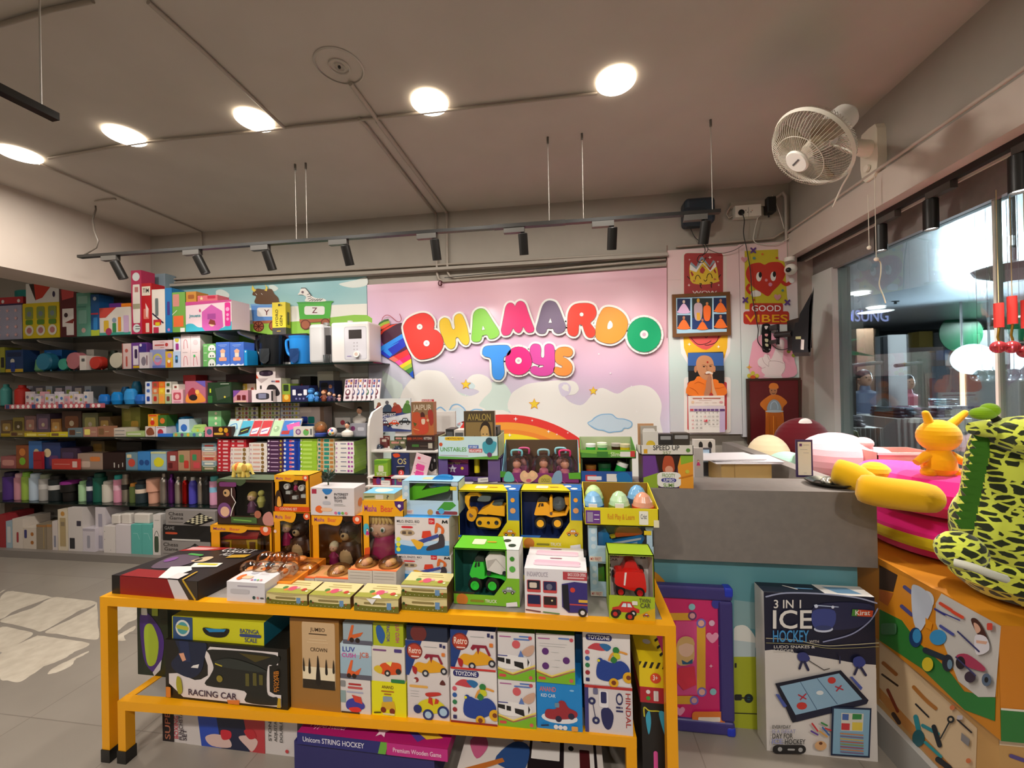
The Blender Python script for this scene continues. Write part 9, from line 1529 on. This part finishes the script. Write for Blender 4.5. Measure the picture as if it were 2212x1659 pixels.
t=thing('chair','pale olive curved chair back outside the window','chair',aY(1795,950,3.7));m=MB();c=aY(1800,935,3.7);m.tube([(c.x-.22,3.7,c.z-.2),(c.x-.18,3.72,c.z),(c.x,3.76,c.z+.07),(c.x+.18,3.72,c.z),(c.x+.22,3.7,c.z-.2)],.02,'8a8660');m.add([(c.x-.2,3.71,c.z-.2),(c.x+.2,3.71,c.z-.2),(c.x+.17,3.73,c.z),(c.x,3.76,c.z+.06),(c.x-.17,3.73,c.z)],[(0,1,2,3,4)],'9a9670');m.build('backrest',t)
m=MB();m.box(c.x-.22,c.x+.22,3.5,3.75,c.z-.24,c.z-.2,'9a9670');m.build('seat',t)
for s in(-1,1):
 for y in(3.52,3.73):m=MB();m.cyl((c.x+s*.2,y,-.02),(c.x+s*.2,y,c.z-.24),.012,'8a8660');m.build('leg',t)
 # distant seated people
def person(px,py,Y,ks,kh,label):
 c=aY(px,py,Y);t=thing('person',label,'person',(c.x,Y,-.02));m=MB();z=c.z-.12
 m.lathe([(.18,-.02),(.2,z*.3),(.17,z*.62),(.2,z*.9),(.17,z),(.07,z+.04),(.055,z+.1)],ks,(c.x,Y,0),16,sy=.6)
 for s in(-1,1):m.tube([(c.x+s*.18,Y,z-.03),(c.x+s*.24,Y-.05,z-.26),(c.x+s*.12,Y-.22,z-.3)],[.05,.042,.035],ks,10);m.ball((c.x+s*.1,Y-.24,z-.3),.035,'b88a70',8)
 m.build('clothes',t)
 m=MB();m.ball((c.x,Y,z+.19),(.075,.09,.105),'b88a70',16);m.ball((c.x,Y-.09,z+.18),.014,'a87a60',6)
 for s in(-1,1):m.ball((c.x+s*.03,Y-.078,z+.21),.009,'1c1412',6);m.ball((c.x+s*.076,Y,z+.19),.018,'b07c60',6)
 m.build('head',t);m=MB();m.ball((c.x,Y+.02,z+.23),(.085,.095,.095),kh,14);m.build('hair',t)
person(1868,830,6.0,'5a6a84','17130f','distant person in a grey-blue shirt seated at the tables outside');person(1960,838,6.4,'b8586a','20140f','distant person in a pink shirt right of the pale pillar outside');person(1815,826,7.6,'6a5a44','16110e','distant person with long dark hair nearest the corner pillar outside')
for i in range(5):  # solid balls built where the glass only shows a reflection
 m=MB();c=aY(2113+i*23,812-i*.5,2.6);m.ball(c,.035,'d8e8f0_j',16);m.cyl(c,(c.x,c.y,2.75),.0012,'888',n=5);tag(m.build('bauble_reflection'),'%s hanging clear glass ball from the left outside the window'%ORD[i],'bauble','glass baubles')
m=MB();c=aY(2190,608,3.2);m.lathe([(.05,0),(.18,.06),(.2,.1),(.06,.14)],'4a4440',c,20);m.cyl(c+Vector((0,0,.12)),(c.x,c.y,2.75),.015,'3a3838');tag(m.build('hanging_lamp'),'dark dome hanging lamp outside at the upper right','lamp')
bpy.context.view_layer.update()
